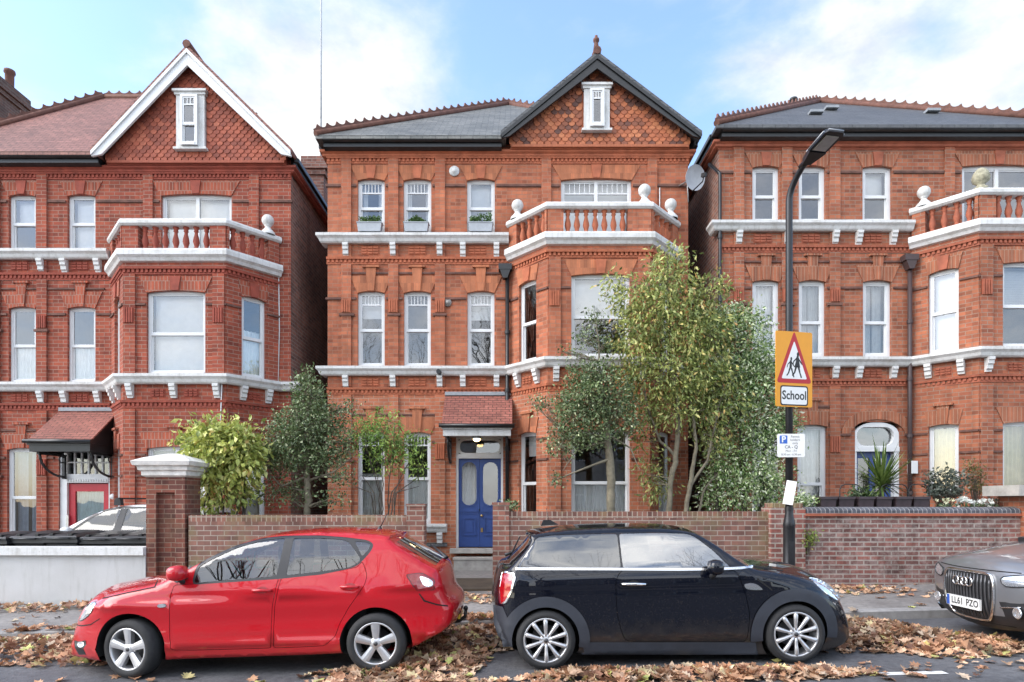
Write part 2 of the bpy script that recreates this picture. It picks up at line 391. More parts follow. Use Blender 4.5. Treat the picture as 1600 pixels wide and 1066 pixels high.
# ------------------------------------------------------------------ one Victorian house
def house(cfg):
    rng=random.Random(cfg['seed']); X0,Y0,Z0=cfg['at']
    h=empty('brick_house',(X0,Y0,Z0),cfg['label'],'house','red brick Victorian villas along the street')
    mB,mBg,mS,mG,mT=cfg['brick'],cfg['brick_low'],cfg['side'],cfg['gauge'],cfg['ter']
    W=8.28; D=11.0; s=cfg.get('bs',0); g=cfg['ground']
    bx=[4.16+s,5.0+s,7.22+s,8.03+s*.5]; bp=.95
    I=Matrix.Identity(4); ZT=cfg.get('ze',9.92)-.02
    # --- main wall
    wins=cfg['wins']      # (uc,w,z0,z1,options)
    ops=[(u-w/2,u+w/2,a,b) for u,w,a,b,_ in wins]
    dz0,dz1=cfg['door_z']; dx0,dx1=cfg['door_x']; ops.append((dx0,dx1,dz0,dz1))
    bd=cfg['balcony_door']; ops.append(bd[:4])
    mb=MB(); lowtop=4.25
    wall(mb,I,0,W,lowtop,ZT,[o for o in ops if o[3]>lowtop]+[(bx[0]+.02,bx[3]-.02,-1,7.3,1)],m=0)
    wall(mb,I,0,W,-.6,lowtop,[o for o in ops if o[2]<lowtop]+[(bx[0]+.02,bx[3]-.02,-1,7.3,1)],m=1)
    # bay faces
    bpts=[(bx[0],0),(bx[1],-bp),(bx[2],-bp),(bx[3],0)]
    bm=[plane_M(bpts[i],bpts[i+1]) for i in range(3)]
    bops=[[],[],[]]
    for i in range(3):
        M,L=bm[i]; w=1.26 if i==1 else .56; uc=L/2+(.03 if i==1 else 0)
        bops[i]=[(uc-w/2,uc+w/2,cfg.get('bay_low',.95),3.25),(uc-w/2,uc+w/2,4.8,6.6)]
        wall(mb,M,0,L,lowtop,7.3,[bops[i][1]],m=0); wall(mb,M,0,L,-.6,lowtop,[bops[i][0]],m=1)
    # sides and back
    for x,sg in ((0,-1),(W,1)):
        q=[(x,0,-.6),(x,0,ZT),(x,D,ZT),(x,D,-.6)]
        mb.poly(q if sg>0 else q[::-1],2)
    mb.poly([(0,D,-.6),(0,D,ZT),(W,D,ZT),(W,D,-.6)],2)
    # side chimney breasts
    if cfg.get('breast'):
        for ya,yb in cfg['breast']: mb.box(W-.01,W+.22,ya,yb,-.6,ZT,2)
    o=mb.build('wall',[mB,mBg,mS],h)
    # rooms behind the windows
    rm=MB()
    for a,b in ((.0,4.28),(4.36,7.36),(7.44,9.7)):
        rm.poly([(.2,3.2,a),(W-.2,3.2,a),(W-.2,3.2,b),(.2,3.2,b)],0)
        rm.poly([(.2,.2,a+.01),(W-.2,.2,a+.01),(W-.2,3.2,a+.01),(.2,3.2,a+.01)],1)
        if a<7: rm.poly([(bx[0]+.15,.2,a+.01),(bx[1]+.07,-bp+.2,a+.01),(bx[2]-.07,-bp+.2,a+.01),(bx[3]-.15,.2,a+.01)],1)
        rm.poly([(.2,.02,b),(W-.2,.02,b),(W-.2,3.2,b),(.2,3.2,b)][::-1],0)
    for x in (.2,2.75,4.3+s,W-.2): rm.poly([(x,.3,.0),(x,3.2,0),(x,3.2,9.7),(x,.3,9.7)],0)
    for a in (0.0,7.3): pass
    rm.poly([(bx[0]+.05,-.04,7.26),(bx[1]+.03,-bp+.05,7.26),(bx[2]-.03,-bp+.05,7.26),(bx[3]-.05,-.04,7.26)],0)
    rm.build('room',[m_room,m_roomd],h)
    # --- windows
    for u,w,a,b,op in wins: window(h,I,u-w/2,u+w/2,a,b,rng,**op)
    for i in range(3):
        for k,key in ((0,'bay_lo'),(1,'bay_hi')):
            q=bops[i][k]; window(h,bm[i][0],*q,rng,**cfg[key][i])
    window(h,I,*bd[:4],rng,**bd[4])
    # --- dressings
    def lint(*a,**k):
        li=MB(); lintel(li,*a,**k); li.build('lintel',[mG,mG if a[5]>.08 else mT],h)
    for u,w,a,b,_ in wins: lint(I,u,w,b,.34 if b<8 else .30,.19 if b<8 else -.005)
    lint(I,(bd[0]+bd[1])/2,bd[1]-bd[0],bd[3],.30,-.005,splay=.2)
    for i in range(3):
        for q in bops[i]: lint(bm[i][0],(q[0]+q[1])/2,q[1]-q[0],q[3],.3,.1 if q[3]<4 else -.005,splay=.08 if i!=1 else .16)
    def string(z,segs,d=.035,hh=.05,M=None):
        for a,b in segs: st=MB(M); st.box(a,b,-d,.03,z,z+hh); st.build('string_course',m_string,h)
    def gaps(z,a0,a1,ex=()):
        c=sorted([(o[0]-.03,o[1]+.03) for o in ops if o[2]-.02<z<o[3]+.02]+list(ex)); r=[];x=a0
        for p,q in c:
            if p>x: r.append((x,min(p,a1)))
            x=max(x,q)
        if x<a1: r.append((x,a1))
        return [t for t in r if t[1]-t[0]>.03]
    string(6.34,gaps(6.34,-.04,bx[0])); string(8.93,gaps(8.93,-.04,W+.04)); string(3.05,gaps(3.05,-.04,bx[0],[(dx0-.1,dx1+.1)])); 
    for z,b in ((6.93,6.52),(3.68,3.3)):
        ex=[(u-.1,u+.1) for u,w,a,bb,_ in wins if abs(bb-b)<.12]
        if z<4: ex.append((2.66,4.3))
        string(z,gaps(z,.3,bx[0]-.15,ex),d=.03,hh=.04)
    for z in (5.96,2.62):
        string(z,[(.28,.62),(1.38,1.68),(2.42,2.74)] if z>4 else [(.28,.62),(1.38,1.68)],d=.075,hh=.05)
    for i in range(3):
        M,L=bm[i]
        for z in (6.28,3.05,2.6):
            for q in bops[i]:
                if q[2]<z<q[3]: string(z,[(.0,q[0]-.02),(q[1]+.02,L)],d=.03,hh=.045,M=M)
    dn=MB(); full=[(-.02,0),(W+.02,0)]; left=[(-.02,0),(bx[0],0)]
    bpath=[(bx[0]+.04,0)]+bpts[1:3]+[(bx[3]-.04,0)]
    for pa,z,d in ((left,7.19,.05),(full,9.5,.05),(left,4.2,.05),(bpath,4.12,.05),(bpath,6.98,.06)):
        dn=MB(); dentils(dn,pa,z,d); dn.build('dentil_course',mT,h)
    dn=MB(); dn.mould([(-.02,D*.5),(-.02,0),(W+.02,0),(W+.02,D*.5)],[(0,ZT-.17),(.13,ZT-.17),(.13,ZT-.22),(.08,ZT-.25),(.08,ZT-.29),(.04,ZT-.31),(0,ZT-.32)])
    dn.build('brick_cornice',mT,h)
    def pbox(*a,M=None): pl=MB(M); pl.box(*a); pl.build('pilaster',mBg if a[4]<4.2 else mB,h)
    for a,b in ((.32,.55),(1.40,1.63),(2.47,2.70)):
        for q in ((-.05,.03,4.78,7.15),(-.049,.03,7.3,7.6),(-.05,.03,7.82,9.66),(-.05,.03,1.2,4.15),(-.049,.03,4.34,4.57)): pbox(a,b,*q)
    for a,b in ((bx[0]+.75,bx[0]+.97),(bx[2]+.12,bx[2]+.34)): pbox(a,b,-.05,.03,7.5,9.66)
    M,L=bm[1]
    for a,b in ((.03,.28),(L-.28,L-.03)): pbox(a,b,-.04,.03,4.8,6.95,M=M); pbox(a,b,-.04,.03,.3,4.05,M=M)
    def flute(a,y,z0,z1,M=None):
        fl=MB(M); fl.box(a,a+.23,y-.006,y+.02,z0,z1)
        for k in range(4): fl.box(a+.02+k*.052,a+.055+k*.052,y-.03,y-.006,z0,z1)
        fl.build('fluted_block',mT,h)
    for a in (.32,1.40,2.47): flute(a,-.05,6.04,6.32); flute(a,-.05,2.68,3.03)
    M,L=bm[1]
    for a in (.03,L-.28): flute(a,-.04,5.9,6.22,M)
    def pan(*a): fl=MB(); panel(fl,*a); fl.build('terracotta_panel',mT,h)
    for z0,z1 in ((7.38,7.56),(4.36,4.53)):
        for a,b in ((.78,1.18),(1.86,2.26),(3.24,3.64)): pan(I,a,b,z0,z1)
    for i in range(3):
        M,L=bm[i]
        for c in ((.75,L-.75) if i==1 else (L/2,)): pan(M,c-.15,c+.15,4.32,4.48)
    # --- white sill courses
    SP=[(0,.20),(.20,.20),(.20,.14),(.155,.09),(.13,.03),(.10,.0),(0,0)]
    sc=MB(); P=lambda z:[(o,z+q) for o,q in SP]
    sc.mould([(-.02,D*.02),(-.02,0)]+[(bx[0],0)],P(7.61))
    o=sc.build('sill_course',m_white,h)
    sc=MB(); sc.mould([(-.02,.2),(-.02,0)]+bpts+[(W+.02,0),(W+.02,.2)],P(4.585)); sc.build('sill_course',m_white,h)
    for a,b in ((-.02,2.75),):
        sc=MB(); sc.mould([(a,.2),(a,0),(b,0)],P(1.0)); sc.build('sill_course',m_white,h)
    sc=MB(); sc.mould([(-.02,.2),(-.02,0),(dx0-.2,0)],[(0,.76),(.06,.76),(.06,.68),(0,.68)]); sc.build('plinth_band',m_slateN,h)
    cb=MB(); cb.prism([(-.0,0),(-.15,0),(-.15,-.06),(-.125,-.075),(-.12,-.14),(-.09,-.16),(-.085,-.24),(-.05,-.26),(-.045,-.30),(0,-.30)],-.062,.062,'x')
    c0=cb.build('corbel',m_white,h); first=True
    cz=[(u,0,7.61,0) for u in (.43,1.51,2.58,3.11,3.88)]+[(u,0,4.585,0) for u in (.43,1.51,2.58,3.11,3.88)]+[(u,0,1.0,0) for u in (.43,1.51,2.58)]
    for i in range(3):
        M,L=bm[i]; an=math.atan2(M[1][0],M[0][0])
        for u in ((.18,L/2,L-.18) if i==1 else (.36,L-.3)):
            p=M@Vector((u,0,4.585)); cz.append((p.x,p.y,p.z,an))
    for x,y,z,an in cz:
        c=c0 if first else dup(c0,h); first=False; c.location=(x,y,z); c.rotation_euler=(0,0,an)
    # --- balcony
    bl=MB(); off=.13
    rim=[(bx[0]-.0,.0)]+bpts[1:3]+[(bx[3]+.0,0)]
    bl.mould(rim,[(0,7.46),(.13,7.46),(.14,7.42),(.14,7.33),(.09,7.28),(.06,7.22),(0,7.20)])
    bl.poly([(bx[0],0,7.43),(bx[1],-bp,7.43),(bx[2],-bp,7.43),(bx[3],0,7.43)])
    bal=bl.build('balcony',m_white,h)
    rl=MB(); rl.mould(rim,[(-.17,8.12),(.06,8.12),(.09,8.08),(.09,8.02),(.05,7.98),(-.17,7.98),(-.17,8.0)]); rl.build('rail',m_white,bal)
    kb=MB(); kb.mould(rim,[(-.15,7.505),(.02,7.505),(.02,7.44),(-.15,7.44)]); kb.build('kerb',mT,bal)
    bl0=MB(); bl0.lathe(BALUSTER,10); b0=bl0.build('baluster',cfg['balu'],bal); first=True
    for i in range(3):
        M,L=bm[i]
        pw=[(0.0,.34),(L-.34-cfg.get('wide',0)*(i==1),L)] if i==1 else ([(.04,.3),(L-.06,L+.0)] if i==0 else [(0,.06),(L-.3,L-.04)])
        for a,b in pw: pr=MB(M); pr.box(a,b,-.035,.16,7.5,7.985); pr.build('pier',mB,bal)
        a,b=pw[0][1],pw[1][0]; n=7 if i==1 else 4
        for k in range(n):
            p=M@Vector((a+(b-a)*(k+.5)/n,.06,7.47)); c=b0 if first else dup(b0,bal); first=False; c.location=p
    fb=MB(); fb.lathe(BALL,14)
    fb0=fb.build('ball_finial',m_white,bal); first=True
    for k in cfg['balls']:
        p={'l':(bx[0]+.2,-.16),'fl':(bx[1]+.05,-bp+.1),'fr':(bx[2]-.12,-bp+.09),'r':(bx[3]-.2,-.2)}[k]
        c=fb0 if first else dup(fb0,bal); first=False; c.location=(p[0],p[1],8.10)
    # --- roof
    tan=cfg['tan']; rf=MB(); ze=cfg.get('ze',9.92)
    a,b=hip_roof(rf,-.17,W+.17,-.36,D+.3,ze,tan,cfg['rise'],notch=cfg['gable'][0] if 'gable' in cfg else None)
    roof=rf.build('roof',cfg['roofm'],h)
    cr=MB()
    crest(cr,Vector(a[0])+Vector((0,0,.03)),Vector(b[0])+Vector((0,0,.03)))
    if 'gable' not in cfg: crest(cr,Vector(a[1])+Vector((0,0,.03)),Vector(b[1])+Vector((0,0,.03)))
    else:
        p=Vector(b[1]).lerp(Vector(a[1]),.5); crest(cr,b[1],p)
    crest(cr,Vector(b[0]),Vector(b[1])); crest(cr,Vector(b[0]),Vector(b[3]))
    cr.build('ridge_tiles',m_ridge,roof)
    gu=MB(); gx=cfg['gutter']
    prof=[(0,ze-.01),(.34,ze-.01),(.34,ze-.095),(.29,ze-.115),(.25,ze-.115),(.25,ze-.20),(.16,ze-.235),(0,ze-.235)]; side=[(o*.55,z) for o,z in prof]
    gu.mould([(-.02,0),(gx,0)],prof); gu.mould([(-.02,D),(-.02,-.0)],side)
    gu.mould([(gx if gx>8 else W-.01,0),(W+.02,0),(W+.02,D)] if gx>8 else [(W+.0,.0),(W+.02,.02),(W+.02,D)],side)
    gu.build('gutter',m_black,h)
    # --- gable
    if 'gable' in cfg:
        xa,xb,xm,zb,zp=cfg['gable']; yg=-.16; gm=MB()
        tg=(zp-zb)/(xm-xa)
        gm.prism([(xa+.1,9.72),(xb-.1,9.72),(xb-.1,zb),(xm,zp-.1),(xa+.1,zb)],yg,.1,'y',0)
        gb=gm.build('gable',[mT],h)
        ti=MB(); wx0,wx1,wz0,wz1=cfg['gwin']
        sx=.158; sz=.088; z=9.80; r=0
        ti.box(xa+.12,xb-.12,yg-.055,yg-.005,9.74,9.80)
        while z<zp-.25:
            x=xa+.15+(sx/2 if r%2 else 0)
            while x<xb-.1:
                lim=min((x-sx/2-xa),(xb-x-sx/2))*tg+zb-.02
                if z+.1<lim and not (wx0-.03<x<wx1+.03 and wz0-.06<z+.06<wz1+.06):
                    j=rng.uniform(-.004,.004); e=rng.uniform(0,.006); hw=sx/2-.006; pts=[]
                    yb=yg-.032-e; yt=yg-.008
                    lo=[(hw*math.cos(R(180+a)),.07+hw*math.sin(R(180+a))) for a in range(0,181,30)]
                    P2=[(x+j+u,yb,z+v-.02) for u,v in lo]+[(x+j+hw,yt,z+.17),(x+j-hw,yt,z+.17)]
                    q=[ti.av(p) for p in P2]; ti.fa(q)
                    P3=[(x+j+u,yg-.001,z+v-.02) for u,v in lo]; q2=[ti.av(p) for p in P3]
                    for k in range(len(lo)-1): ti.fa((q[k],q2[k],q2[k+1],q[k+1]))
                x+=sx
            z+=sz; r+=1
        ti.build('hung_tiles',cfg['scale'],gb)
        # gable roof slopes
        gr=MB(); th=.09; yf=-.42; yb_=min(3.2,(zp+.1-ze)/tan+.1)
        for sg,x in ((-1,xa-.12),(1,xb+.12)):
            zl=zb-.12*tg
            p=[(x,yf,zl),(xm,yf,zp),(xm,yb_,zp),(x,yb_,zl)]; up=Vector((0,0,.1))
            q=[Vector(k)+up for k in p]
            gr.poly(q if sg<0 else q[::-1]); gr.poly(p[::-1] if sg<0 else p)
            gr.poly([p[0],p[1],q[1],q[0]] if sg<0 else [q[0],q[1],p[1],p[0]]); gr.poly([p[0],q[0],q[3],p[3]])
        gr.build('gable_roof',cfg['groof'],gb)
        bb=MB(); bw=cfg['bargew']
        for sg,x in ((-1,xa-.1),(1,xb+.1)):
            zl=zb-.1*tg
            pl_=[(x,zl),(xm,zp),(xm,zp-bw*1.35),(x+(-sg)*bw*.9,zl-bw*.35+.05),(x,zl-bw*.35)]
            bb.prism(pl_ if sg<0 else pl_[::-1],yf+.02,yf+.075,'y')
            pl2=[(x,zl+.02),(xm,zp+.02),(xm,zp-.07),(x,zl-.07)]
            bb.prism(pl2 if sg<0 else pl2[::-1],yf-.015,yf+.02,'y')
        bb.build('bargeboard',cfg['barge'],gb,fix=True)
        rc=MB(); rc.tube([(xm,yf-.02,zp+.12),(xm,yb_,zp+.12)],.09,8)
        if cfg.get('finial'):
            rc.lathe([(.10,0),(.10,.06),(.075,.12),(.062,.2),(.05,.30),(.045,.33),(.07,.36),(.07,.41),(.03,.44),(.035,.48),(.001,.50)],10,(xm,yf+.2,zp+.1))
        rc.build('ridge_tiles',m_ridge,gb)
        Mg=Matrix.Translation((0,yg,0))
        fw=MB(Mg)
        fw.box(wx0-.0,wx1+.0,-.10,-.005,wz0,wz1-.06); fw.box(wx0-.06,wx1+.06,-.17,-.005,wz1-.06,wz1-.01); fw.box(wx0-.03,wx1+.03,-.13,-.005,wz1-.12,wz1-.06); fw.box(wx0-.05,wx1+.05,-.14,-.005,wz0-.05,wz0)
        wo=fw.build('window_surround',m_white,gb)
        window(gb,Matrix.Translation((0,yg-.18,0)),wx0+.13,wx1-.13,wz0+.02,wz1-.15,rng,top=3,mid=cfg['gmid'],fw=.05,topz=.17,drape=('dim',),y0=.0)
    # --- porch
    pc=cfg.get('porch')
    if pc:
        x0,x1,pj=pc; z1=4.16; z0=3.38; pm=MB()
        pm.poly([(x0,-pj,z0),(x1,-pj,z0),(x1,0,z1),(x0,0,z1)]); pm.poly([(x0,-pj,z0-.04),(x0,-.01,z1-.04),(x1,-.01,z1-.04),(x1,-pj,z0-.04)])
        pm.poly([(x0,-pj,z0-.04),(x1,-pj,z0-.04),(x1,-pj,z0),(x0,-pj,z0)]); pm.poly([(x0,0,z1),(x0,0,z1-.04),(x0,-pj,z0-.04),(x0,-pj,z0)]); pm.poly([(x1,0,z1-.04),(x1,0,z1),(x1,-pj,z0),(x1,-pj,z0-.04)])
        po=pm.build('porch_roof',m_tileP,h)
        t=MB(); t.box(x0-.0,x1+.0,-.06,.02,z1-.02,z1+.06); t.build('flashing',m_lead,po)
        t=MB(); t.box(x0+.03,x1-.03,-pj+.02,-pj+.09,z0-.24,z0-.05); t.box(x0,x1,-pj-.01,-pj+.02,z0-.10,z0-.05)
        t.box(x0+.03,x0+.1,-pj+.09,-.01,z0-.24,z0-.06); t.box(x1-.1,x1-.03,-pj+.09,-.01,z0-.24,z0-.06); t.poly([(x0+.05,-pj+.05,z0-.2),(x0+.05,-.02,z0-.2),(x1-.05,-.02,z0-.2),(x1-.05,-pj+.05,z0-.2)])
        t.build('fascia',cfg['fascia'],po)
        for x in (x0+.02,x1-.06): t=MB(); t.prism([(-.02,z0-.06),(-.02,z1-.06),(-pj+.02,z0-.06)],x,x+.04,'x'); t.build('cheek',m_black if cfg.get('darkcheek') else mB,po)
        t=MB(); t.tube([(x0-.05,-pj-.05,z0-.02),(x1+.05,-pj-.05,z0-.03)],.045,8); t.build('porch_gutter',m_black,po)
        for x in (x0+.12,x1-.12):
            t=MB(); t.box(x-.03,x+.03,-.07,-.0,z0-.8,z0-.24); t.box(x-.03,x+.03,-pj+.15,-.07,z0-.29,z0-.24)
            n=7; t.tube([(x,-.05-(pj-.25)*math.sin(R(90*k/n)),z0-.75+.48*(1-math.cos(R(90*k/n)))) for k in range(n+1)],.028,6)
            t.tube([(x,-.12-.09*math.cos(R(a)),z0-.36+.07*math.sin(R(a))) for a in range(0,361,45)],.014,5)
            t.build('bracket',m_iron,po)
    return h,roof
# ------------------------------------------------------------------ the three houses
def uw(drape=None,**k): return dict(drape=drape,**k)
U1,U2,U3=1.0,2.06,3.52
B=dict
cC=B(seed=1,at=(-4.235,14.7,0),ground=.25,label='middle brick house with black gable edging, blue double front door and three window boxes',
 brick=m_brC,brick_low=m_brCg,side=m_side,gauge=m_gaugeC,ter=m_terC,balu=m_terC,breast=[(2,3.2),(6,7.4)],
 wins=[(U1,.62,7.83,9.12,uw(('net',.5),top=6)),(U2,.64,7.83,9.12,uw(('net',.4),top=6)),(U3,.64,7.83,9.12,uw(('blind',.66))),
       (U1,.62,4.80,6.54,uw(('blind',.32),top=6)),(U2,.62,4.80,6.54,uw(None,top=6)),(U3,.62,4.80,6.54,uw(('blind',.34),top=6)),
       (U1,.62,1.20,3.30,uw(('half',.55),top=6)),(U2,.62,1.20,3.30,uw(('half',.5),top=6))],
 door_x=(2.95,4.03),door_z=(.64,3.22),balcony_door=(5.36,6.98,7.5,9.13,uw(('venetian',.7),top=6,cols=2,mid=0,topz=.26)),
 bay_low=1.0,bay_lo=[uw(('blind',.22)),uw(('half',.47)),uw(('half',.5))],bay_hi=[uw(),uw(('blind',.5)),uw()],
 balls='l fr r'.split(),wide=.16,tan=.78,rise=9,roofm=m_slate,gutter=4.0,
 gable=(4.10,8.36,6.14,9.98,11.66),gwin=(5.86,6.44,10.12,11.14),gmid=0,scale=m_scaleC,groof=m_slateN,barge=m_black,bargew=.2,finial=1,
 porch=(2.70,4.24,.78),fascia=m_white)
cC['balls']=['l','fr','r']
cL=B(seed=2,at=(-13.36,14.7,-.36),ground=.3,label='deep red brick house at left with white bargeboards, red front door and brown tiled roof',
 brick=m_brL,brick_low=m_brL,side=m_side,gauge=m_gaugeL,ter=m_terL,balu=m_terL,breast=[(3.0,4.6)],
 wins=[(U1,.62,7.83,9.12,uw()),(U2+.05,.62,7.83,9.12,uw(('blind',.5))),(U3-.05,.64,7.83,9.12,uw(('blind',1))),
       (U1,.62,4.80,6.54,uw()),(U2+.05,.62,4.80,6.54,uw(('half',.5))),(U3-.05,.64,4.80,6.54,uw(('half',.52))),
       (U1,.62,1.05,3.30,uw()),(U2+.05,.70,1.05,3.30,uw(('blue',.9)))],
 door_x=(2.95,4.12),door_z=(.62,3.3),balcony_door=(5.30,6.92,7.5,9.13,uw(('blind',1),cols=2,mid=0)),
 bay_low=1.2,bay_lo=[uw(('blind',1)),uw(('venetian',.5),cols=2,mid=.0),uw(('blind',1))],bay_hi=[uw(('blind',1)),uw(('blind',1)),uw(('half',.6))],
 balls=['r'],tan=1.08,rise=2.9,roofm=m_tile,gutter=4.02,
 gable=(4.06,8.32,6.10,9.98,12.16),gwin=(5.78,6.42,10.06,11.36),gmid=.42,scale=m_scaleL,groof=m_tile,barge=m_wood,bargew=.25,
 porch=(2.98,4.34,1.0),fascia=m_black,darkcheek=1)
cR=B(seed=3,at=(4.64,14.35,.13),ground=.45,label='russet brick house at right under a dark slate hipped roof, with white framed blue door',
 brick=m_brR,brick_low=m_brR,side=m_sideR,gauge=m_gaugeR,ter=m_terR,balu=m_terR,bs=.13,
 wins=[(U1+.05,.60,7.83,9.10,uw(fw=.075,mid=.48)),(U2+.03,.60,7.83,9.10,uw(fw=.075,mid=.48)),(U3+.03,.66,7.83,9.10,uw(('blind',.45),fw=.075,mid=.48)),
       (U1+.05,.60,4.80,6.54,uw(('net',1),fw=.075,mid=.46)),(U2+.03,.60,4.80,6.54,uw(('grey',.95),fw=.075,mid=.46)),(U3+.03,.64,4.80,6.54,uw(('grey',.95),fw=.075,mid=.46)),
       (U1+.05,.60,1.20,3.30,uw(('net',1),fw=.075,mid=.42)),(U2+.03,.66,1.0,3.30,uw(('net',1),fw=.075,mid=.42))],
 door_x=(3.05,4.05),door_z=(.7,3.36),balcony_door=(5.45,7.1,7.5,9.13,uw(None,cols=2,mid=0,fw=.08)),
 bay_low=1.75,bay_lo=[uw(('beige',1),mid=0,fw=.05),uw(('beige',1),mid=0,cols=2),uw(('beige',1),mid=0)],bay_hi=[uw(('blind',.98)),uw(('venetian',.5)),uw(('blind',.5))],
 balls=['l'],tan=.737,rise=9,ze=9.82,roofm=m_slateN,gutter=8.3)
hC,rC=house(cC); hL,rL=house(cL); hR,rR=house(cR)
def part(mb,name,mats,par,label=None):
    o=mb.build(name,mats,par)
    if label: o['label']=label
    return o
def roundrect(x0,x1,z0,z1,r,n=5):
    out=[]
    for cx,cz,a in ((x1-r,z1-r,0),(x0+r,z1-r,90),(x0+r,z0+r,180),(x1-r,z0+r,270)):
        for k in range(n+1): out.append((cx+r*math.cos(R(a+90*k/n)),cz+r*math.sin(R(a+90*k/n))))
    return out
# blue double door, fanlight and steps of the middle house
x0,x1=2.95,4.03; t=MB()
t.box(x0,x0+.05,.04,.16,.64,3.22); t.box(x1-.05,x1,.04,.16,.64,3.22); t.box(x0+.05,x1-.05,.04,.16,3.15,3.22); t.box(x0+.05,x1-.05,.02,.16,2.70,2.80)
for k in range(17): t.box(x0+.07+k*.057,x0+.10+k*.057,.005,.02,2.72,2.765)
fo=part(t,'door_frame',m_wood,hC)
t=MB(); rr=roundrect(x0+.08,x1-.08,2.83,3.12,.12); 
def ringplate(mb,outer,inner,y0,y1,m=0):
    # frame plate with one hole: quads between matching rings
    def res(pl,n=48):
        c=(sum(p[0] for p in pl)/len(pl),sum(p[1] for p in pl)/len(pl)); out=[]
        for k in range(n):
            a=2*PI*k/n+.0131; d=(math.cos(a),math.sin(a)); best=None
            for i in range(len(pl)):
                p=pl[i];q=pl[(i+1)%len(pl)]; ex=(q[0]-p[0],q[1]-p[1]); den=d[0]*ex[1]-d[1]*ex[0]
                if abs(den)<1e-9: continue
                px,pz=p[0]-c[0],p[1]-c[1]; tt=(px*ex[1]-pz*ex[0])/den; uu=(px*d[1]-pz*d[0])/den
                if tt>0 and -1e-6<=uu<=1+1e-6 and (best is None or tt<best): best=tt
            out.append((c[0]+d[0]*best,c[1]+d[1]*best))
        return out
    A=res(outer);Bq=res(inner)
    rows=[[(p[0],y1,p[1]) for p in A],[(p[0],y0,p[1]) for p in A],[(p[0],y0,p[1]) for p in Bq],[(p[0],y1,p[1]) for p in Bq]]
    mb.grid(rows,m,False,cu=True)
ringplate(t,[(x0+.05,2.80),(x1-.05,2.80),(x1-.05,3.15),(x0+.05,3.15)],rr,.07,.12); o=part(t,'fanlight',m_wood,hC)
t=MB(); t.poly([(p[0],.1,p[1]) for p in rr[::-1]]); part(t,'pane',m_glass,o)
for k,(a,b) in enumerate(((x0+.052,x0+.537),(x0+.543,x1-.052))):
    t=MB(); ov=roundrect(a+.07,b-.07,1.62,2.62,.165,6)
    ringplate(t,[(a,1.5),(b,1.5),(b,2.7),(a,2.7)],ov,.09,.14); t.box(a,b,.09,.14,.66,1.5)
    ringplate(t,roundrect(a+.045,b-.045,1.595,2.645,.18,6),ov,.075,.1)
    t.box(a+.02,b-.02,.07,.09,1.47,1.53)
    for q in range(8): t.box(a+.04+q*.052,a+.07+q*.052,.075,.09,1.42,1.47)
    ringplate(t,[(a+.09,.92),(b-.09,.92),(b-.09,1.34),(a+.09,1.34)],[(a+.12,.95),(b-.12,.95),(b-.12,1.31),(a+.12,1.31)],.07,.1)
    t.prism([(a+.16,1.0),(b-.16,1.0),(b-.16,1.26),(a+.16,1.26)],.075,.1,'y')
    d=part(t,'front_door',m_doorB,hC)
    t=MB(); t.poly([(p[0],.115,p[1]) for p in ov[::-1]]); part(t,'pane',m_glass,d)
    if k:
        t=MB(); t.lathe([(.001,-.05),(.028,-.045),(.032,-.02),(.014,0),(.014,.03)],12,(a+.045,.06,1.38),'y'); t.box(a+.02,a+.07,.075,.095,1.0,1.1); part(t,'door_handle',plain('brass',(.45,.33,.14),.3,1),d)
    t=MB(); folds(t,a+.07,b-.07,.3,1.6,2.66,random.Random(k),.02,.06); 
    if k==0: part(t,'curtain',m_net,d)
t=MB(); t.box(x0-.12,x1+.14,-.28,.06,.54,.64); t.box(x0,x1+.14,-.6,-.0,.18,.42); t.box(x0-.02,x1+.16,-.62,-.0,.42,.46); part(t,'door_step',m_stone,hC)
m_lamp=emis('lit_bulb',(1,.70,.32),5)
t=MB(); t.lathe([(.07,.0),(.075,-.04),(.10,-.07),(.11,-.12)],16,(3.46,-.62,3.2)); po=part(t,'porch_lamp',plain('lamp_casing',(.25,.25,.24),.5),hC)
t=MB(); t.lathe([(.08,-.115),(.07,-.15),(.04,-.17),(.001,-.175)],16,(3.46,-.62,3.2)); part(t,'lit_globe',m_lamp,po)
def pipe(par,pts,r=.045,hop=None,mat=None):
    t=MB(); t.tube(pts,r,8)
    for p,q in zip(pts,pts[1:]):
        n=int((Vector(q)-Vector(p)).length/1.5)
        for k in range(1,n+1):
            c=Vector(p).lerp(Vector(q),k/(n+1)); t.lathe([(r*1.35,-.04),(r*1.35,.04)],8,c)
    if hop: x,y,z=hop; t.box(x-.15,x+.15,y-.1,y+.1,z-.03,z+.1); t.prism([(x-.12,z-.03),(x+.12,z-.03),(x+.05,z-.22),(x-.05,z-.22)],y-.09,y+.08,'y')
    return part(t,'drainpipe',mat or m_black,par)
pipe(hC,[(4.13,-.1,6.9),(4.13,-.1,.25)],.048,(4.08,-.12,7.0))
pipe(hR,[(4.22,-.1,6.85),(4.22,-.1,.5)],.048,(4.2,-.12,6.95),plain('brown_pipe_paint',(.055,.035,.035),.5))
pipe(hR,[(-.12,.3,9.3),(.0,-.07,8.9),(.0,-.07,.4)],.04)
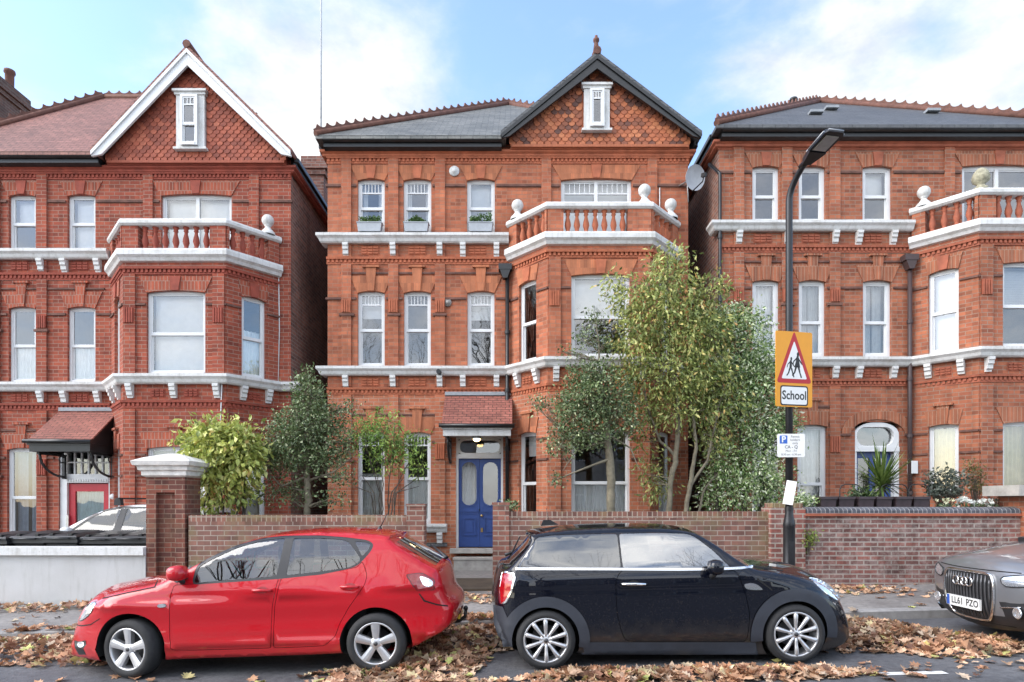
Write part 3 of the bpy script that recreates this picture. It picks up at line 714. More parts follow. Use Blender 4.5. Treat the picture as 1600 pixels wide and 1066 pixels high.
# small fittings on the middle house
t=MB(); t.lathe([(.001,-.05),(.05,-.05),(.06,-.02),(.11,-.02),(.12,0)],16,(2.91,-.02,9.29),'y'); part(t,'wall_vent',m_white,hC)
t=MB(); t.lathe([(.001,-.06),(.035,-.06),(.04,-.01),(.09,-.01),(.09,0)],14,(2.76,-.02,6.27),'y'); part(t,'flue_outlet',plain('grey_plastic',(.3,.28,.26),.6),hC)
t=MB(); t.tube([(2.58,-.28,4.64),(2.58,.0,4.64)],.055,10); part(t,'overflow_pipe',m_black,hC)
t=MB(); t.tube([(7.62,-.03,8.9),(7.62,-.03,8.0)],.012,5); part(t,'cable',m_wood,hC)
# left house: red door, white frame, lattice fanlight, security light, cables
x0,x1=2.95,4.12; t=MB()
t.box(x0,x0+.16,.04,.2,.62,3.3); t.box(x1-.05,x1,.04,.2,.62,3.3); t.box(x0+.16,x1-.05,.02,.2,2.5,2.7); t.box(x0+.16,x1-.05,.05,.2,3.24,3.3)
for k in range(1,6): u=x0+.16+k*(x1-.05-x0-.16)/6; t.box(u-.018,u+.018,.06,.1,2.7,3.24)
t.box(x0+.16,x1-.05,.055,.1,2.955,2.985)
for k in range(16): t.box(x0+.18+k*.058,x0+.215+k*.058,.0,.02,2.53,2.58)
f=part(t,'door_frame',m_wood,hL)
t=MB(); t.poly([(x0+.16,.09,2.7),(x1-.05,.09,2.7),(x1-.05,.09,3.24),(x0+.16,.09,3.24)]); part(t,'pane',m_glass,f)
a,b=x0+.17,x1-.06; t=MB(); t.box(a,a+.14,.1,.15,.62,2.48); t.box(b-.14,b,.1,.15,.62,2.48); t.box(a+.14,b-.14,.1,.15,2.3,2.48); t.box(a+.14,b-.14,.1,.15,.62,1.22); t.box(a+.14,b-.14,.085,.1,1.16,1.2)
d=part(t,'front_door',m_doorR,hL)
t=MB(); t.poly([(a+.14,.13,1.22),(b-.14,.13,1.22),(b-.14,.13,2.3),(a+.14,.13,2.3)]); part(t,'pane',m_glass,d)
t=MB(); folds(t,a+.14,b-.14,.18,1.22,2.3,random.Random(5),.016,.075); part(t,'curtain',plain('aqua_net',(.45,.56,.58),.9),d)
t=MB(); t.box(a-.03,a+.03,.03,.09,.95,1.75); part(t,'pull_handle',plain('steel',(.5,.5,.5),.3,1),d)
t=MB(); t.lathe([(.001,-.13),(.06,-.12),(.075,-.05),(.05,0)],12,(4.28,-.05,2.18),'y'); part(t,'security_light',m_wood,hL)
t=MB(); t.tube([(8.0,-.03,8.05),(8.03,-.03,6),(8.0,-.03,4.8)],.011,5); t.tube([(7.15,-1.0,4.6),(7.1,-.98,3.4)],.012,5); part(t,'cable',m_wood,hL)
# right house: recessed arched door surround
x0,x1=3.05,4.05; t=MB()
arch=[(x0,3.1)]+[((x0+x1)/2-(x1-x0)/2*math.cos(R(a)),3.1+.26*math.sin(R(a))) for a in range(15,166,15)]+[(x1,3.1)]
ringplate(t,[(x0,2.75),(x1,2.75)]+arch[::-1],roundrect(x0+.05,x1-.11,2.83,3.25,.19),.02,.14)
t.box(x0,x0+.05,.02,.2,.7,2.70); t.box(x1-.11,x1,.02,.2,.7,2.70); t.box(x0,x1,-.0,.2,2.70,2.80)
f=part(t,'door_frame',m_wood,hR)
t=MB(); t.poly([(p[0],.12,p[1]) for p in roundrect(x0+.05,x1-.11,2.83,3.25,.19)[::-1]]); part(t,'pane',m_glass,f)
t=MB(); a,b=x0+.05,x1-.11; t.box(a,b,.15,.2,.7,1.5); t.box(a,a+.09,.15,.2,1.5,2.7); t.box(b-.13,b,.15,.2,1.5,2.7); t.box(a+.09,b-.13,.15,.2,2.56,2.7); t.box((a+b)/2-.06,(a+b)/2+.06,.15,.2,1.5,2.56)
ringplate(t,[(a+.08,.85),(b-.08,.85),(b-.08,1.38),(a+.08,1.38)],[(a+.12,.89),(b-.12,.89),(b-.12,1.34),(a+.12,1.34)],.13,.16)
d=part(t,'front_door',m_doorB,hR)
t=MB(); t.poly([(a,.18,1.5),(b,.18,1.5),(b,.18,2.7),(a,.18,2.7)]); part(t,'pane',m_glass,d)
t=MB(); n=12; cx=(x0+x1)/2
lo=[(cx-.62*math.cos(R(180*k/n))*1.0, 3.06+.36*math.sin(R(180*k/n))) for k in range(n+1)]; hi=[(cx-.82*math.cos(R(180*k/n)), 3.06+.60*math.sin(R(180*k/n))) for k in range(n+1)]
for k in range(n): t.prism([lo[k],lo[k+1],hi[k+1],hi[k]],-.03,.05,'y')
t2=[(x0-.12,3.06)]
part(t,'door_arch',m_gaugeR,hR)
t=MB(); t.box(4.22,4.36,-.16,-.0,2.2,2.48); part(t,'meter_box',m_wood,hR)
t=MB(); t.tube([(4.3,-.03,2.2),(4.3,-.03,.5)],.014,5); part(t,'cable',m_wood,hR)
for i in (0,1,2):
    p=[(4.29,0),(5.13,-.95),(7.35,-.95),(8.095,0)]; M,L=plane_M(p[i],p[i+1]); w=1.26 if i==1 else .56
    t=MB(M); u0=L/2-w/2+(.03 if i==1 else 0); t.box(u0,u0+w,.06,.12,.7,1.75); t.box(u0-.02,u0+w+.02,-.05,.1,1.72,1.82,1)
    part(t,'boarded_panel',[plain('peeling_white_board',(.55,.54,.48),.8,var=.35,scale=3),plain('grey_green_sill',(.15,.18,.15),.7)],hR)
for x,y,z in ((2.6,1.25,.0),(3.4,2.1,.0),(5.6,1.5,.0)):
    t=MB(); zz=9.82+(y+.36)*.737; t.prism([(x,zz+.02),(x+.32,zz+.02),(x+.32,zz+.08),(x,zz+.08)],y-.1,y+.1,'y'); part(t,'roof_vent',m_lead,rR)
t=MB(); t.lathe([(.09,-.9),(.09,.1),(.13,.12),(.13,.2),(.09,.22),(.08,.42),(.12,.44),(.1,.5),(.001,.5)],10,(3.3,3.7,12.45)); part(t,'vent_pot',m_iron,rR)
# side chimney and rear stack of the left house, stack beyond the left edge
m_pstk=brick('brick_stack',(.14,.07,.05),(.10,.055,.045),(.15,.12,.10),soot=.6)
def stack(par,x0,x1,y0,y1,z0,z1,mat,pots):
    t=MB(); t.box(x0,x1,y0,y1,z0,z1-.5); 
    for k,(o,a,b) in enumerate(((.06,-.5,-.36),(.12,-.36,-.2),(.05,-.2,0))): t.box(x0-o,x1+o,y0-o,y1+o,z1+a,z1+b)
    c=part(t,'chimney',mat,par)
    for x,y in pots:
        t=MB(); t.lathe([(.16,0),(.15,.1),(.12,.15),(.125,.55),(.16,.6),(.15,.68),(.1,.68),(.1,.3)],12,(x,y,z1)); part(t,'chimney_pot',m_ridge,c)
    return c
stack(hL,7.62,8.18,2.9,4.0,9.6,11.55,m_side,[])
c=stack(None,-16.8,-15.42,19,20.4,-.4,14.5,m_pstk,[(-15.75,19.4),(-15.7,20.0),(-16.3,19.5)])
tag(c,'sooty brick chimney stack with clay pots beyond the brown roof at far left','chimney')
t=MB(); t.tube([(-5.28,17.7,10.4),(-5.28,17.7,24)],[.03,.012],6); t.tube([(-5.42,17.7,11.0),(-5.28,17.7,11.0)],.012,5); t.tube([(-5.42,17.7,10.5),(-5.28,17.7,10.5)],.012,5)
tag(part(t,'aerial_mast',plain('pale_steel',(.62,.64,.66),.5),None),'tall thin pale mast rising behind the gap between left and middle houses','mast')
# satellite dish on the right corner of the middle house
sd=empty('satellite_dish',(3.95,14.62,8.95),'round grey satellite dish fixed to the right corner of the middle house','satellite dish')
Md=Matrix.Rotation(R(25),4,'Z')@Matrix.Rotation(R(14),4,'X'); t=MB(Md)
t.lathe([(.001,.02)]+[(0.265*k/8,.02-.06*(k/8)**2) for k in range(1,9)]+[(.27,-.045),(.265,-.03),(.15,.025),(.001,.035)],24,(0,-.3,.08),'y'); part(t,'dish',plain('dish_grey',(.42,.43,.45),.5),sd)
t=MB(Md); t.tube([(0,-.3,-.2),(0,-.62,-.05),(0,-.62,.05)],.014,6); t.box(-.03,.03,-.68,-.56,.04,.12); part(t,'feed_arm',m_iron,sd)
t=MB(); t.tube([(0,-.22,.05),(0,-.12,.0),(-.12,.08,.0)],.022,6); t.tube([(.0,-.2,.0),(.02,-.2,-.5)],.016,6); part(t,'mount',plain('mount_grey',(.3,.3,.3),.5,.6),sd)
# window boxes on the top sill of the middle house
m_zinc=plain('zinc_trough',(.33,.35,.37),.5,.3)
m_boxleaf=islandmat('box_plant_leaf',[(0,(.03,.07,.02)),(.6,(.06,.14,.03)),(1,(.14,.22,.05))],.6,.2)
for k,(u,lb) in enumerate(((U1,'zinc window box below the leftmost top window of the middle house'),(U2,'zinc window box with a rounded plant below the second top window of the middle house'),(U3,'zinc window box with the bushiest greenery, nearest the white balcony'))):
    e=empty('window_box',(-4.235+u,14.58,7.81),lb,'window box','zinc window boxes on the top sill')
    t=MB(); t.prism([(-.25,.02),(.25,.02),(.28,.22),(-.28,.22)],-.09,.09,'y'); t.prism([(-.29,.215),(.29,.215),(.29,.235),(-.29,.235)],-.1,.1,'y'); part(t,'trough',m_zinc,e)
    rr=random.Random(k); t=MB()
    for i in range(260):
        a=rr.uniform(-.24,.24) if k!=1 else rr.gauss(0,.1); hgt=.05+(.13 if k!=1 else .16*math.exp(-(a/.12)**2)+.0)*rr.random()*(1.35 if k==2 and a>-.05 else .8)
        p=Vector((a,rr.uniform(-.07,.07),.2+hgt)); d=Vector((rr.uniform(-1,1),rr.uniform(-1,.3),rr.uniform(.1,1))).normalized()*.06; sd_=d.cross(Vector((rr.random(),rr.random(),rr.random()))).normalized()*.014
        t.poly([p,p+d*.5+sd_,p+d,p+d*.5-sd_])
    part(t,'plant',m_boxleaf,e)
# ------------------------------------------------------------------ ground, road, pavement
def asphalt(name,a,b,scale,crack=True,damp=0):
    t=NT(name); o=t.obj(); n=t.noise(o,scale*14,4,.7); n2=t.noise(o,.7,5,.6); v=t.n('TexVoronoi',Vector=o,Scale=float(scale*45))
    c=t.ramp(n,[(.3,a),(.72,b)]); c=t.mix(.6,c,t.mix(1.0,c,t.ramp(n2,[(.35,(.6,.6,.62)),(.65,(1.3,1.3,1.3))]),'MULTIPLY'))
    t.base(c); t.rough(t.ramp(n2,[(.35,(.45,.45,.45) if damp else (.8,.8,.8)),(.65,(.9,.9,.9))])); t.bump(t.math('ADD',v.outputs[0],n),.5,.006); return t.mat
m_road=asphalt('road_asphalt',(.065,.066,.07),(.135,.135,.14),1.0,damp=1)
m_pave=asphalt('pavement_asphalt',(.15,.142,.132),(.27,.25,.232),.8,damp=1)
m_soil=plain('garden_soil',(.07,.052,.035),.95,var=.4,scale=3,bump=.5)
m_kerb=plain('kerb_granite',(.27,.26,.25),.8,var=.2,scale=9,bump=.2)
def sheet(x0,x1,y0,y1,dz,nx=60,mat=None,name='sheet',f=gz,y_n=2):
    t=MB(); t.grid([[(x0+(x1-x0)*i/nx,y0+(y1-y0)*j/y_n,f(x0+(x1-x0)*i/nx)+dz) for i in range(nx+1)] for j in range(y_n+1)],0,False)
    return tag(t.build(name,mat),kind='structure')
t=MB(); xs=[-600,-200,-80,-40,-20,0,20,40,80,200,600]
t.grid([[(x,y,gz(x)-.06) for x in xs] for y in (-600,-150,-40,-10,0,10,30,100,600)],0,False); tag(t.build('ground',m_soil),kind='structure')
KY=8.55; WY=10.98
sheet(-80,80,-3.5,KY,0,mat=m_road,name='road')
t=MB()
nx=160
t.grid([[(-80+160*i/nx,y,gz(-80+160*i/nx)+z) for i in range(nx+1)] for y,z in ((KY,-.02),(KY,.105),(KY+.02,.12),(KY+.15,.125))],0,False); tag(t.build('kerb',m_kerb),kind='structure')
sheet(-80,80,KY+.15,WY+.4,.121,mat=m_pave,name='pavement')
# garden terraces step with the houses
t=MB()
for a,b,z in ((-14.3,-5.0,-.02),(-5.0,4.5,.17),(4.5,16,.42)):
    t.box(a,b,WY+.25,30,-1.5,z)
tag(t.build('garden_ground',m_soil),kind='structure')
t=MB(); t.grid([[(x,y,z) for x,z in ((-1.9,.0),(-.25,.0))] for y,z in ((0,0),)] if 0 else [[(-1.62,WY-.1,.10),(-.22,WY-.1,.13)],[(-1.62,12,.16),(-.22,12,.16)],[(-1.72,14.1,.185),(.0,14.1,.185)]],0,False)
tag(t.build('path',m_pave),kind='structure')
t=MB(); t.grid([[(-14,WY+.1,-.02),(-5.05,WY+.1,-.02)],[(-14,14.6,.0),(-5.05,14.6,.0)]],0,False); 
m_lineW=plain('worn_road_paint',(.62,.62,.60),.7,var=.2,scale=6)
def marking(x0,x1,y0,y1):
    t=MB(); t.grid([[(x,y,gz(x)+.004) for x in (x0,(x0+x1)/2,x1)] for y in (y0,y1)],0,False); return tag(t.build('road_marking',m_lineW),kind='structure')
a=at(1365,1050,5.95); marking(a.x,a.x+.68,5.92,6.02)
# ------------------------------------------------------------------ front walls
m_gw=brick('garden_wall_brick',(.24,.115,.085),(.17,.085,.068),(.33,.27,.225),bw=.235,rh=.086,ms=.0085,soot=.5,sootc=(.6,.55,.5),stain=(.20,.17,.085))
m_gwcap=brick('soldier_brick',(.27,.12,.085),(.18,.085,.066),(.36,.29,.23),bw=.086,rh=.24,ms=.010,soot=.5,stain=(.22,.19,.08),off=0)
m_pier=brick('gate_pier_brick',(.27,.115,.085),(.22,.095,.07),(.33,.26,.21),rh=.086,soot=.5)
m_pierL=brick('old_pier_brick',(.25,.075,.045),(.15,.055,.042),(.29,.19,.14),rh=.083,ms=.008,soot=.7,stain=(.16,.10,.06))
m_rw=brick('old_wall_brick',(.25,.095,.075),(.15,.075,.066),(.34,.29,.25),rh=.078,ms=.012,soot=.7,pale=.7)
m_rp=brick('right_pier_brick',(.28,.09,.068),(.19,.078,.064),(.36,.31,.26),rh=.083,ms=.012,soot=.4,pale=.35)
m_blueb=brick('blue_coping_brick',(.10,.105,.125),(.065,.068,.082),(.27,.26,.26),bw=.075,rh=.5,ms=.008,soot=.3,off=0)
def rend():
    t=NT('white_wall_render'); o=t.obj(); n=t.noise(o,1.8,5,.6); mp=t.n('Mapping',Vector=o); mp.inputs['Scale'].default_value=(5,5,.6); n3=t.noise(mp.outputs[0],2.2,5,.65)
    c=t.ramp(n,[(.3,(.45,.45,.44)),(.7,(.52,.52,.515))]); c=t.mix(t.ramp(n3,[(.52,0),(.75,.45)]),c,(.34,.335,.31))
    sp=t.n('SeparateXYZ',Vector=o); zz=t.math('ADD',sp.outputs[2],t.math('MULTIPLY',t.noise(o,6,4,.7),.25))
    c=t.mix(t.ramp(zz,[(.0,.55),(.16,0)]),c,(.20,.185,.15)); t.base(c); t.rough(.8); t.bump(t.noise(o,60,3),.25,.01); return t.mat
m_render=rend()
def slopewall(name,x0,x1,y0,y1,z1,mat,label,cat='wall',zb=-.35,cap=None,group=None):
    t=MB(); t.box(x0,x1,y0,y1,gz(min(x0,x1))+zb,z1); o=t.build(name,mat); tag(o,label,cat,group)
    return o
g='brick front boundary walls of the middle house'
w1=slopewall('garden_wall',-5.55,-1.80,10.98,11.21,1.36,m_gw,'brown brick garden wall between the white capped pier and the open gateway')
t=MB(); t.box(-5.55,-1.80,10.98,11.21,1.36,1.47); part(t,'coping',m_gwcap,w1)
w2=slopewall('garden_wall',-.05,4.40,10.98,11.21,1.42,m_gw,'long brown brick garden wall behind the dark blue car')
t=MB(); t.box(-.05,4.40,10.98,11.21,1.42,1.53); part(t,'coping',m_gwcap,w2)
for x0,x1,z,lb in ((-1.80,-1.50,1.615,'slim brown brick gate pier left of the blue front door gateway'),(-.33,-.05,1.64,'slim brown brick gate pier right of the gateway, by the dark blue car')):
    o=slopewall('gate_pier',x0,x1,10.95,11.24,z,m_pier,lb,'gate pier',group='slim brick gate piers at the middle gateway')
    t=MB(); t.box(x0-.012,x1+.012,10.938,11.252,z,z+.05); part(t,'coping',m_pier,o)
# white rendered wall at far left
o=slopewall('white_wall',-13.5,-6.26,10.93,11.16,.79,m_render,'low white rendered wall at left, in front of the black bins')
t=MB(); t.box(-13.5,-6.26,10.86,11.2,.79,.925); part(t,'coping',m_white,o)
# capped pier
px0,px1=-6.26,-5.60; t=MB(); zt=2.12
t.box(px0,px1,10.95,11.5,-.5,.42); t.box(px0,px0+.17,10.95,11.5,.42,zt); t.box(px1-.17,px1,10.95,11.5,.42,zt); t.box(px0+.17,px1-.17,10.95,11.5,1.86,zt); t.box(px0+.17,px1-.17,11.03,11.42,.42,1.86)
t.box(px0-.03,px1+.03,10.92,11.53,-.5,.25)
o=part(t,'gate_pier',m_pierL,None); tag(o,'tall old red brick gate pier with recessed panel and chunky white stone cap','gate pier')
t=MB()
def ringbox(t,cx,cy,hx,hy,prof):
    rows=[[(cx-hx-o,cy-hy-o,z),(cx+hx+o,cy-hy-o,z),(cx+hx+o,cy+hy+o,z),(cx-hx-o,cy+hy+o,z)] for o,z in prof]; t.grid(rows,0,False,cu=True); 
    t.poly(rows[-1]); t.poly(rows[0][::-1])
ringbox(t,(px0+px1)/2,11.22,.33,.28,[(.0,zt),(.05,zt+.03),(.05,zt+.1),(.09,zt+.12),(.10,zt+.18),(.15,zt+.2),(.17,zt+.27),(.02,zt+.34),(-.25,zt+.42)])
part(t,'pier_cap',plain('chipped_white_cap',(.66,.64,.60),.75,var=.2,scale=7,bump=.5),o)
# right-hand walls
o=slopewall('gate_pier',4.40,4.98,10.86,11.3,1.60,m_rp,'squat brick pier behind the street lamp, joining the two garden walls','gate pier')
t=MB(); t.box(4.44,4.95,10.9,11.26,1.6,1.68); part(t,'coping',m_gwcap,o)
o=slopewall('garden_wall',4.98,8.66,10.9,11.24,1.45,m_rw,'weathered pale patched brick wall at right topped with blue coping bricks')
t=MB(); t.box(4.98,8.66,10.86,11.28,1.455,1.50); part(t,'brick_ledge',m_terR,o)
t=MB(); n=6; pl=[(10.87,1.50)]+[(11.07-.2*math.cos(R(180*k/n)),1.55+.06*math.sin(R(180*k/n))) for k in range(n+1)]+[(11.27,1.50)]
t.prism(pl,5.0,8.64,'x'); part(t,'coping',m_blueb,o)
o=slopewall('gate_pier',8.66,9.6,10.8,11.4,1.80,m_brR,'orange brick pier with flat stone slab at the right edge','gate pier')
t=MB(); t.box(8.45,9.75,10.66,11.5,1.80,1.98); part(t,'pier_cap',m_stone,o)
# ------------------------------------------------------------------ cars
def inpoly(p,pl):
    x,y=p; c=False; n=len(pl); j=n-1
    for i in range(n):
        a=pl[i];b=pl[j]
        if (a[1]>y)!=(b[1]>y) and x<(b[0]-a[0])*(y-a[1])/(b[1]-a[1])+a[0]: c=not c
        j=i
    return c
def lerp_tab(tab,z):
    if z<=tab[0][0]: return tab[0][1]
    for (a,va),(b,vb) in zip(tab,tab[1:]):
        if z<=b:
            t=(z-a)/(b-a); return va+(vb-va)*t
    return tab[-1][1]
def segd(p,a,b):
    ex=b[0]-a[0];ey=b[1]-a[1]; L=ex*ex+ey*ey
    t=max(0,min(1,((p[0]-a[0])*ex+(p[1]-a[1])*ey)/L)) if L>1e-12 else 0
    return math.hypot(p[0]-a[0]-t*ex,p[1]-a[1]-t*ey)
def smooth_poly(pl,it=2,closed=True,keep=()):
    for _ in range(it):
        n=len(pl); out=[]
        for i in range(n if closed else n-1):
            a=pl[i];b=pl[(i+1)%n]
            out+= [tuple(a[k]*.75+b[k]*.25 if isinstance(a[k],(int,float)) else a[k] for k in range(len(a))),tuple(a[k]*.25+b[k]*.75 if isinstance(a[k],(int,float)) else a[k] for k in range(len(a)))]
        if not closed: out=[pl[0]]+out+[pl[-1]]
        pl=out
    return pl
def inset(pl,d):
    n=len(pl); ar=sum(pl[i][0]*pl[(i+1)%n][1]-pl[(i+1)%n][0]*pl[i][1] for i in range(n)); s=1 if ar>0 else -1
    out=[]
    for i in range(n):
        a=Vector(pl[i-1]);b=Vector(pl[i]);c=Vector(pl[(i+1)%n])
        u=(b-a);v=(c-b)
        if u.length<1e-9 or v.length<1e-9: out.append(tuple(b)); continue
        u.normalize();v.normalize()
        n1=Vector((-u.y,u.x))*s;n2=Vector((-v.y,v.x))*s; m=n1+n2
        m=m/max(.35,m.dot(n1)) if m.length>1e-6 else n1
        out.append((b.x+m.x*d,b.y+m.y*d))
    return out
def rnd(pl,r=.02,n=4):
    out=[];N=len(pl)
    for i in range(N):
        a=Vector(pl[i-1]);b=Vector(pl[i]);c=Vector(pl[(i+1)%N]); u=a-b;v=c-b
        ru=min(r,u.length*.45);rv=min(r,v.length*.45); A=b+u.normalized()*ru; C=b+v.normalized()*rv
        for k in range(n+1):
            t=k/n; q=A*(1-t)**2+b*2*t*(1-t)+C*t*t; out.append((q.x,q.y))
    return out
def dens(pl,L=.05):
    out=[];N=len(pl)
    for i in range(N):
        a=pl[i];b=pl[(i+1)%N]; k=max(1,int(math.hypot(b[0]-a[0],b[1]-a[1])/L))
        for j in range(k): out.append((a[0]+(b[0]-a[0])*j/k,a[1]+(b[1]-a[1])*j/k))
    return out
class Car:
    def __init__(s,root_name,label,loc,tab,taper,mats,px=True,creases=(),yaw=0):
        s.X0,s.Yc=loc[0],loc[1]; s.Z0=loc[2] if len(loc)>2 else gz(loc[0]); s.th=math.atan(SL) if len(loc)<3 else 0
        s.root=empty(root_name,(s.X0,s.Yc,s.Z0),label,'car'); s.root.rotation_euler=(0,-s.th,0)
        s.tab=tab; s.taper=taper; s.mats=mats; s.px=px; s.cr=creases; s.out=None; s.arch=[]
    def W0(s,x,z):
        w=lerp_tab(s.tab,z)
        xa,xe,k=s.taper[0]
        if x<xa: w*=1-k*((xa-x)/(xa-xe))**2
        xa,xe,k=s.taper[1]
        if x>xa: w*=1-k*((x-xa)/(xe-xa))**2
        for zc,sg,a,sl in s.cr:
            q=(z-zc-sl*x)/sg; w+=a*math.exp(-q*q)
        return w
    def W(s,x,z):
        w=s.W0(x,z)
        if s.out:
            best=1e9;br=.05;bd=1e9;bi=0
            for i in range(len(s.edge)):
                dx=s.edge[i][0]-x; dz=s.edge[i][1]-z
                if abs(dx)>.3 or abs(dz)>.3: continue
                r=s.er[i]; q=(dx*dx+dz*dz)/(r*r)
                if dx*dx+dz*dz<bd: bd=dx*dx+dz*dz; bi=i
                if q<best: best=q;br=r
            if bd<1e8 and -(s.edge[bi][0]-x)*s.en[bi].x-(s.edge[bi][1]-z)*s.en[bi].y>0: best=0;br=s.er[bi]
            if best<1:
                q=math.sqrt(best); w-=br*(1-math.sqrt(max(0,1-(1-q)**2)))*.9
        return max(.05,w)
    def pt(s,p):
        if not s.px: return (p[0],p[1])
        w=s.tab[2][1]
        for _ in range(6):
            Y=s.Yc-w; X=(p[0]-800)*Y/F-s.X0; Z=CH+(HZ-p[1])*Y/F-s.Z0
            x=X*math.cos(s.th)+Z*math.sin(s.th); z=-X*math.sin(s.th)+Z*math.cos(s.th)
            w=s.W(x,z)
        return (x,z)
    def pts(s,pl): return [s.pt(p) for p in pl]
    def outline(s,ol,it=2):
        q=[]
        for o in ol:
            x,z=s.pt(o); q.append((x,z,o[2],o[3],o[4] if len(o)>4 else 'body'))
        q=smooth_poly(q,it); n=len(q)
        ar=sum(q[i][0]*q[(i+1)%n][1]-q[(i+1)%n][0]*q[i][1] for i in range(n)); sg=-1 if ar>0 else 1
        s.nrm=[]
        for i in range(n):
            a=q[i-1];b=q[(i+1)%n]; t=Vector((b[0]-a[0],b[1]-a[1])).normalized(); s.nrm.append(Vector((-t.y,t.x))*sg)
        s.out=q; e=[(q[i][0]-s.nrm[i].x*min(.035,q[i][3]),q[i][1]-s.nrm[i].y*min(.035,q[i][3])) for i in range(n)]
        # dense edge samples for the fillet
        s.poly=e; s.edge=[];s.er=[];s.en=[]
        for i in range(n):
            a=e[i];b=e[(i+1)%n]; L=math.hypot(b[0]-a[0],b[1]-a[1]); k=max(1,int(L/.012))
            for j in range(k):
                t=j/k; s.edge.append((a[0]+(b[0]-a[0])*t,a[1]+(b[1]-a[1])*t)); s.er.append(max(.012,q[i][2]*(1-t)+q[(i+1)%n][2]*t)); s.en.append(s.nrm[i])
        s.ring=[]
        for i in range(n):
            r=q[i][2]
            for f in (.06,.16,.32,.55,.85):
                s.ring.append((e[i][0]-s.nrm[i].x*r*f,e[i][1]-s.nrm[i].y*r*f))
    def tri(s,outer,holes,step=.06):
        pts=[];edges=[]
        def add(pl):
            b=len(pts); n=len(pl)
            for p in pl: pts.append(Vector(p))
            for i in range(n): edges.append((b+i,b+(i+1)%n))
        add(outer)
        for h in holes: add(h)
        x0=min(p[0] for p in outer);x1=max(p[0] for p in outer);z0=min(p[1] for p in outer);z1=max(p[1] for p in outer)
        loops=[outer]+list(holes)
        segs=[(l[i],l[(i+1)%len(l)]) for l in loops for i in range(len(l))]
        def ok(p,m):
            if not inpoly(p,outer) or any(inpoly(p,h) for h in holes): return False
            for a,b in segs:
                if min(a[0],b[0])-m>p[0] or max(a[0],b[0])+m<p[0] or min(a[1],b[1])-m>p[1] or max(a[1],b[1])+m<p[1]: continue
                if segd(p,a,b)<m: return False
            return True
        z=z0+step*.4
        k=0
        while z<z1:
            x=x0+step*(.3+.5*(k%2))
            while x<x1:
                if ok((x,z),.016): pts.append(Vector((x,z)))
                x+=step
            z+=step; k+=1
        for p in s.ring:
            if x0<p[0]<x1 and z0<p[1]<z1 and ok(p,.004): pts.append(Vector(p))
        v,e,f,*_=geometry.delaunay_2d_cdt(pts,edges,[],0,1e-5)
        F_=[]
        for t in f:
            c=((v[t[0]].x+v[t[1]].x+v[t[2]].x)/3,(v[t[0]].y+v[t[1]].y+v[t[2]].y)/3)
            if inpoly(c,outer) and not any(inpoly(c,h) for h in holes): F_.append(tuple(t))
        par=list(range(len(v)))
        def fd(a):
            while par[a]!=a: par[a]=par[par[a]]; a=par[a]
            return a
        for t in F_: a=fd(t[0]); par[fd(t[1])]=a; par[fd(t[2])]=a
        ar={}
        for t in F_:
            a,b,c=(v[k] for k in t); ar[fd(t[0])]=ar.get(fd(t[0]),0)+abs((b-a).cross(c-a))/2
        mxa=max(ar.values()) if ar else 0
        F_=[t for t in F_ if ar[fd(t[0])]>min(mxa*.5,.004)]
        used=sorted({k for t in F_ for k in t}); mp={k:i for i,k in enumerate(used)}
        return [(v[k].x,v[k].y) for k in used],[tuple(mp[k] for k in t) for t in F_]
    def nn(s,x,z,sd):
        h=.004; wx=(s.W(x+h,z)-s.W(x-h,z))/(2*h); wz=(s.W(x,z+h)-s.W(x,z-h))/(2*h)
        return Vector((-wx,sd,-wz)).normalized()
    def surf(s,polys,name,mats,side,off=0,par=None,extra=None,step=.06,thick=0):
        # polys: list of (outer,holes,matindex); side -1 near, +1 far, 0 both
        V=[];N=[];FC=[];MI=[]
        for outer,holes,mi in polys:
            v,f=s.tri(outer,holes,step)
            for sd in ((-1,1) if side==0 else (side,)):
                b=len(V)
                for x,z in v:
                    n=s.nn(x,z,sd); p=Vector((x,sd*s.W(x,z),z))+n*off; V.append(p);N.append(n)
                for t in f:
                    q=t if True else t
                    a,b_,c=(V[b+k] for k in q); fn=(b_-a).cross(c-a)
                    if fn.y*sd<0: q=q[::-1]
                    FC.append(tuple(b+k for k in q)); MI.append(mi)
                if thick:
                    cnt={}
                    for t in f:
                        for a,b2 in ((t[0],t[1]),(t[1],t[2]),(t[2],t[0])): cnt[(min(a,b2),max(a,b2))]=cnt.get((min(a,b2),max(a,b2)),0)+1
                    low={}
                    for (a,b2),k in cnt.items():
                        if k>1: continue
                        for q in (a,b2):
                            if q not in low: low[q]=len(V); V.append(V[b+q]-N[b+q]*(.02+off)); N.append(N[b+q])
                        FC.append((b+a,b+b2,low[b2],low[a])); MI.append(mi)
        me=bpy.data.meshes.new(name); 
        if extra:
            b=len(V); V+=extra[0]; N+=[None]*len(extra[0])
            for f,m in zip(extra[1],extra[2]): FC.append(tuple(b+k for k in f)); MI.append(m)
        me.from_pydata([tuple(p) for p in V],[],FC)
        for m in (mats if isinstance(mats,(list,tuple)) else [mats]): me.materials.append(m)
        me.polygons.foreach_set('material_index',MI); me.polygons.foreach_set('use_smooth',[True]*len(FC)); me.update()
        vn=[tuple(N[i]) if N[i] is not None else tuple(me.vertices[i].normal) for i in range(len(V))]
        if extra and len(extra)>3:
            b=len(V)-len(extra[0])
            for i,n in extra[3].items(): vn[b+i]=tuple(n)
        me.normals_split_custom_set_from_vertices(vn)
        o=bpy.data.objects.new(name,me); COL.objects.link(o); o.parent=par or s.root
        return o
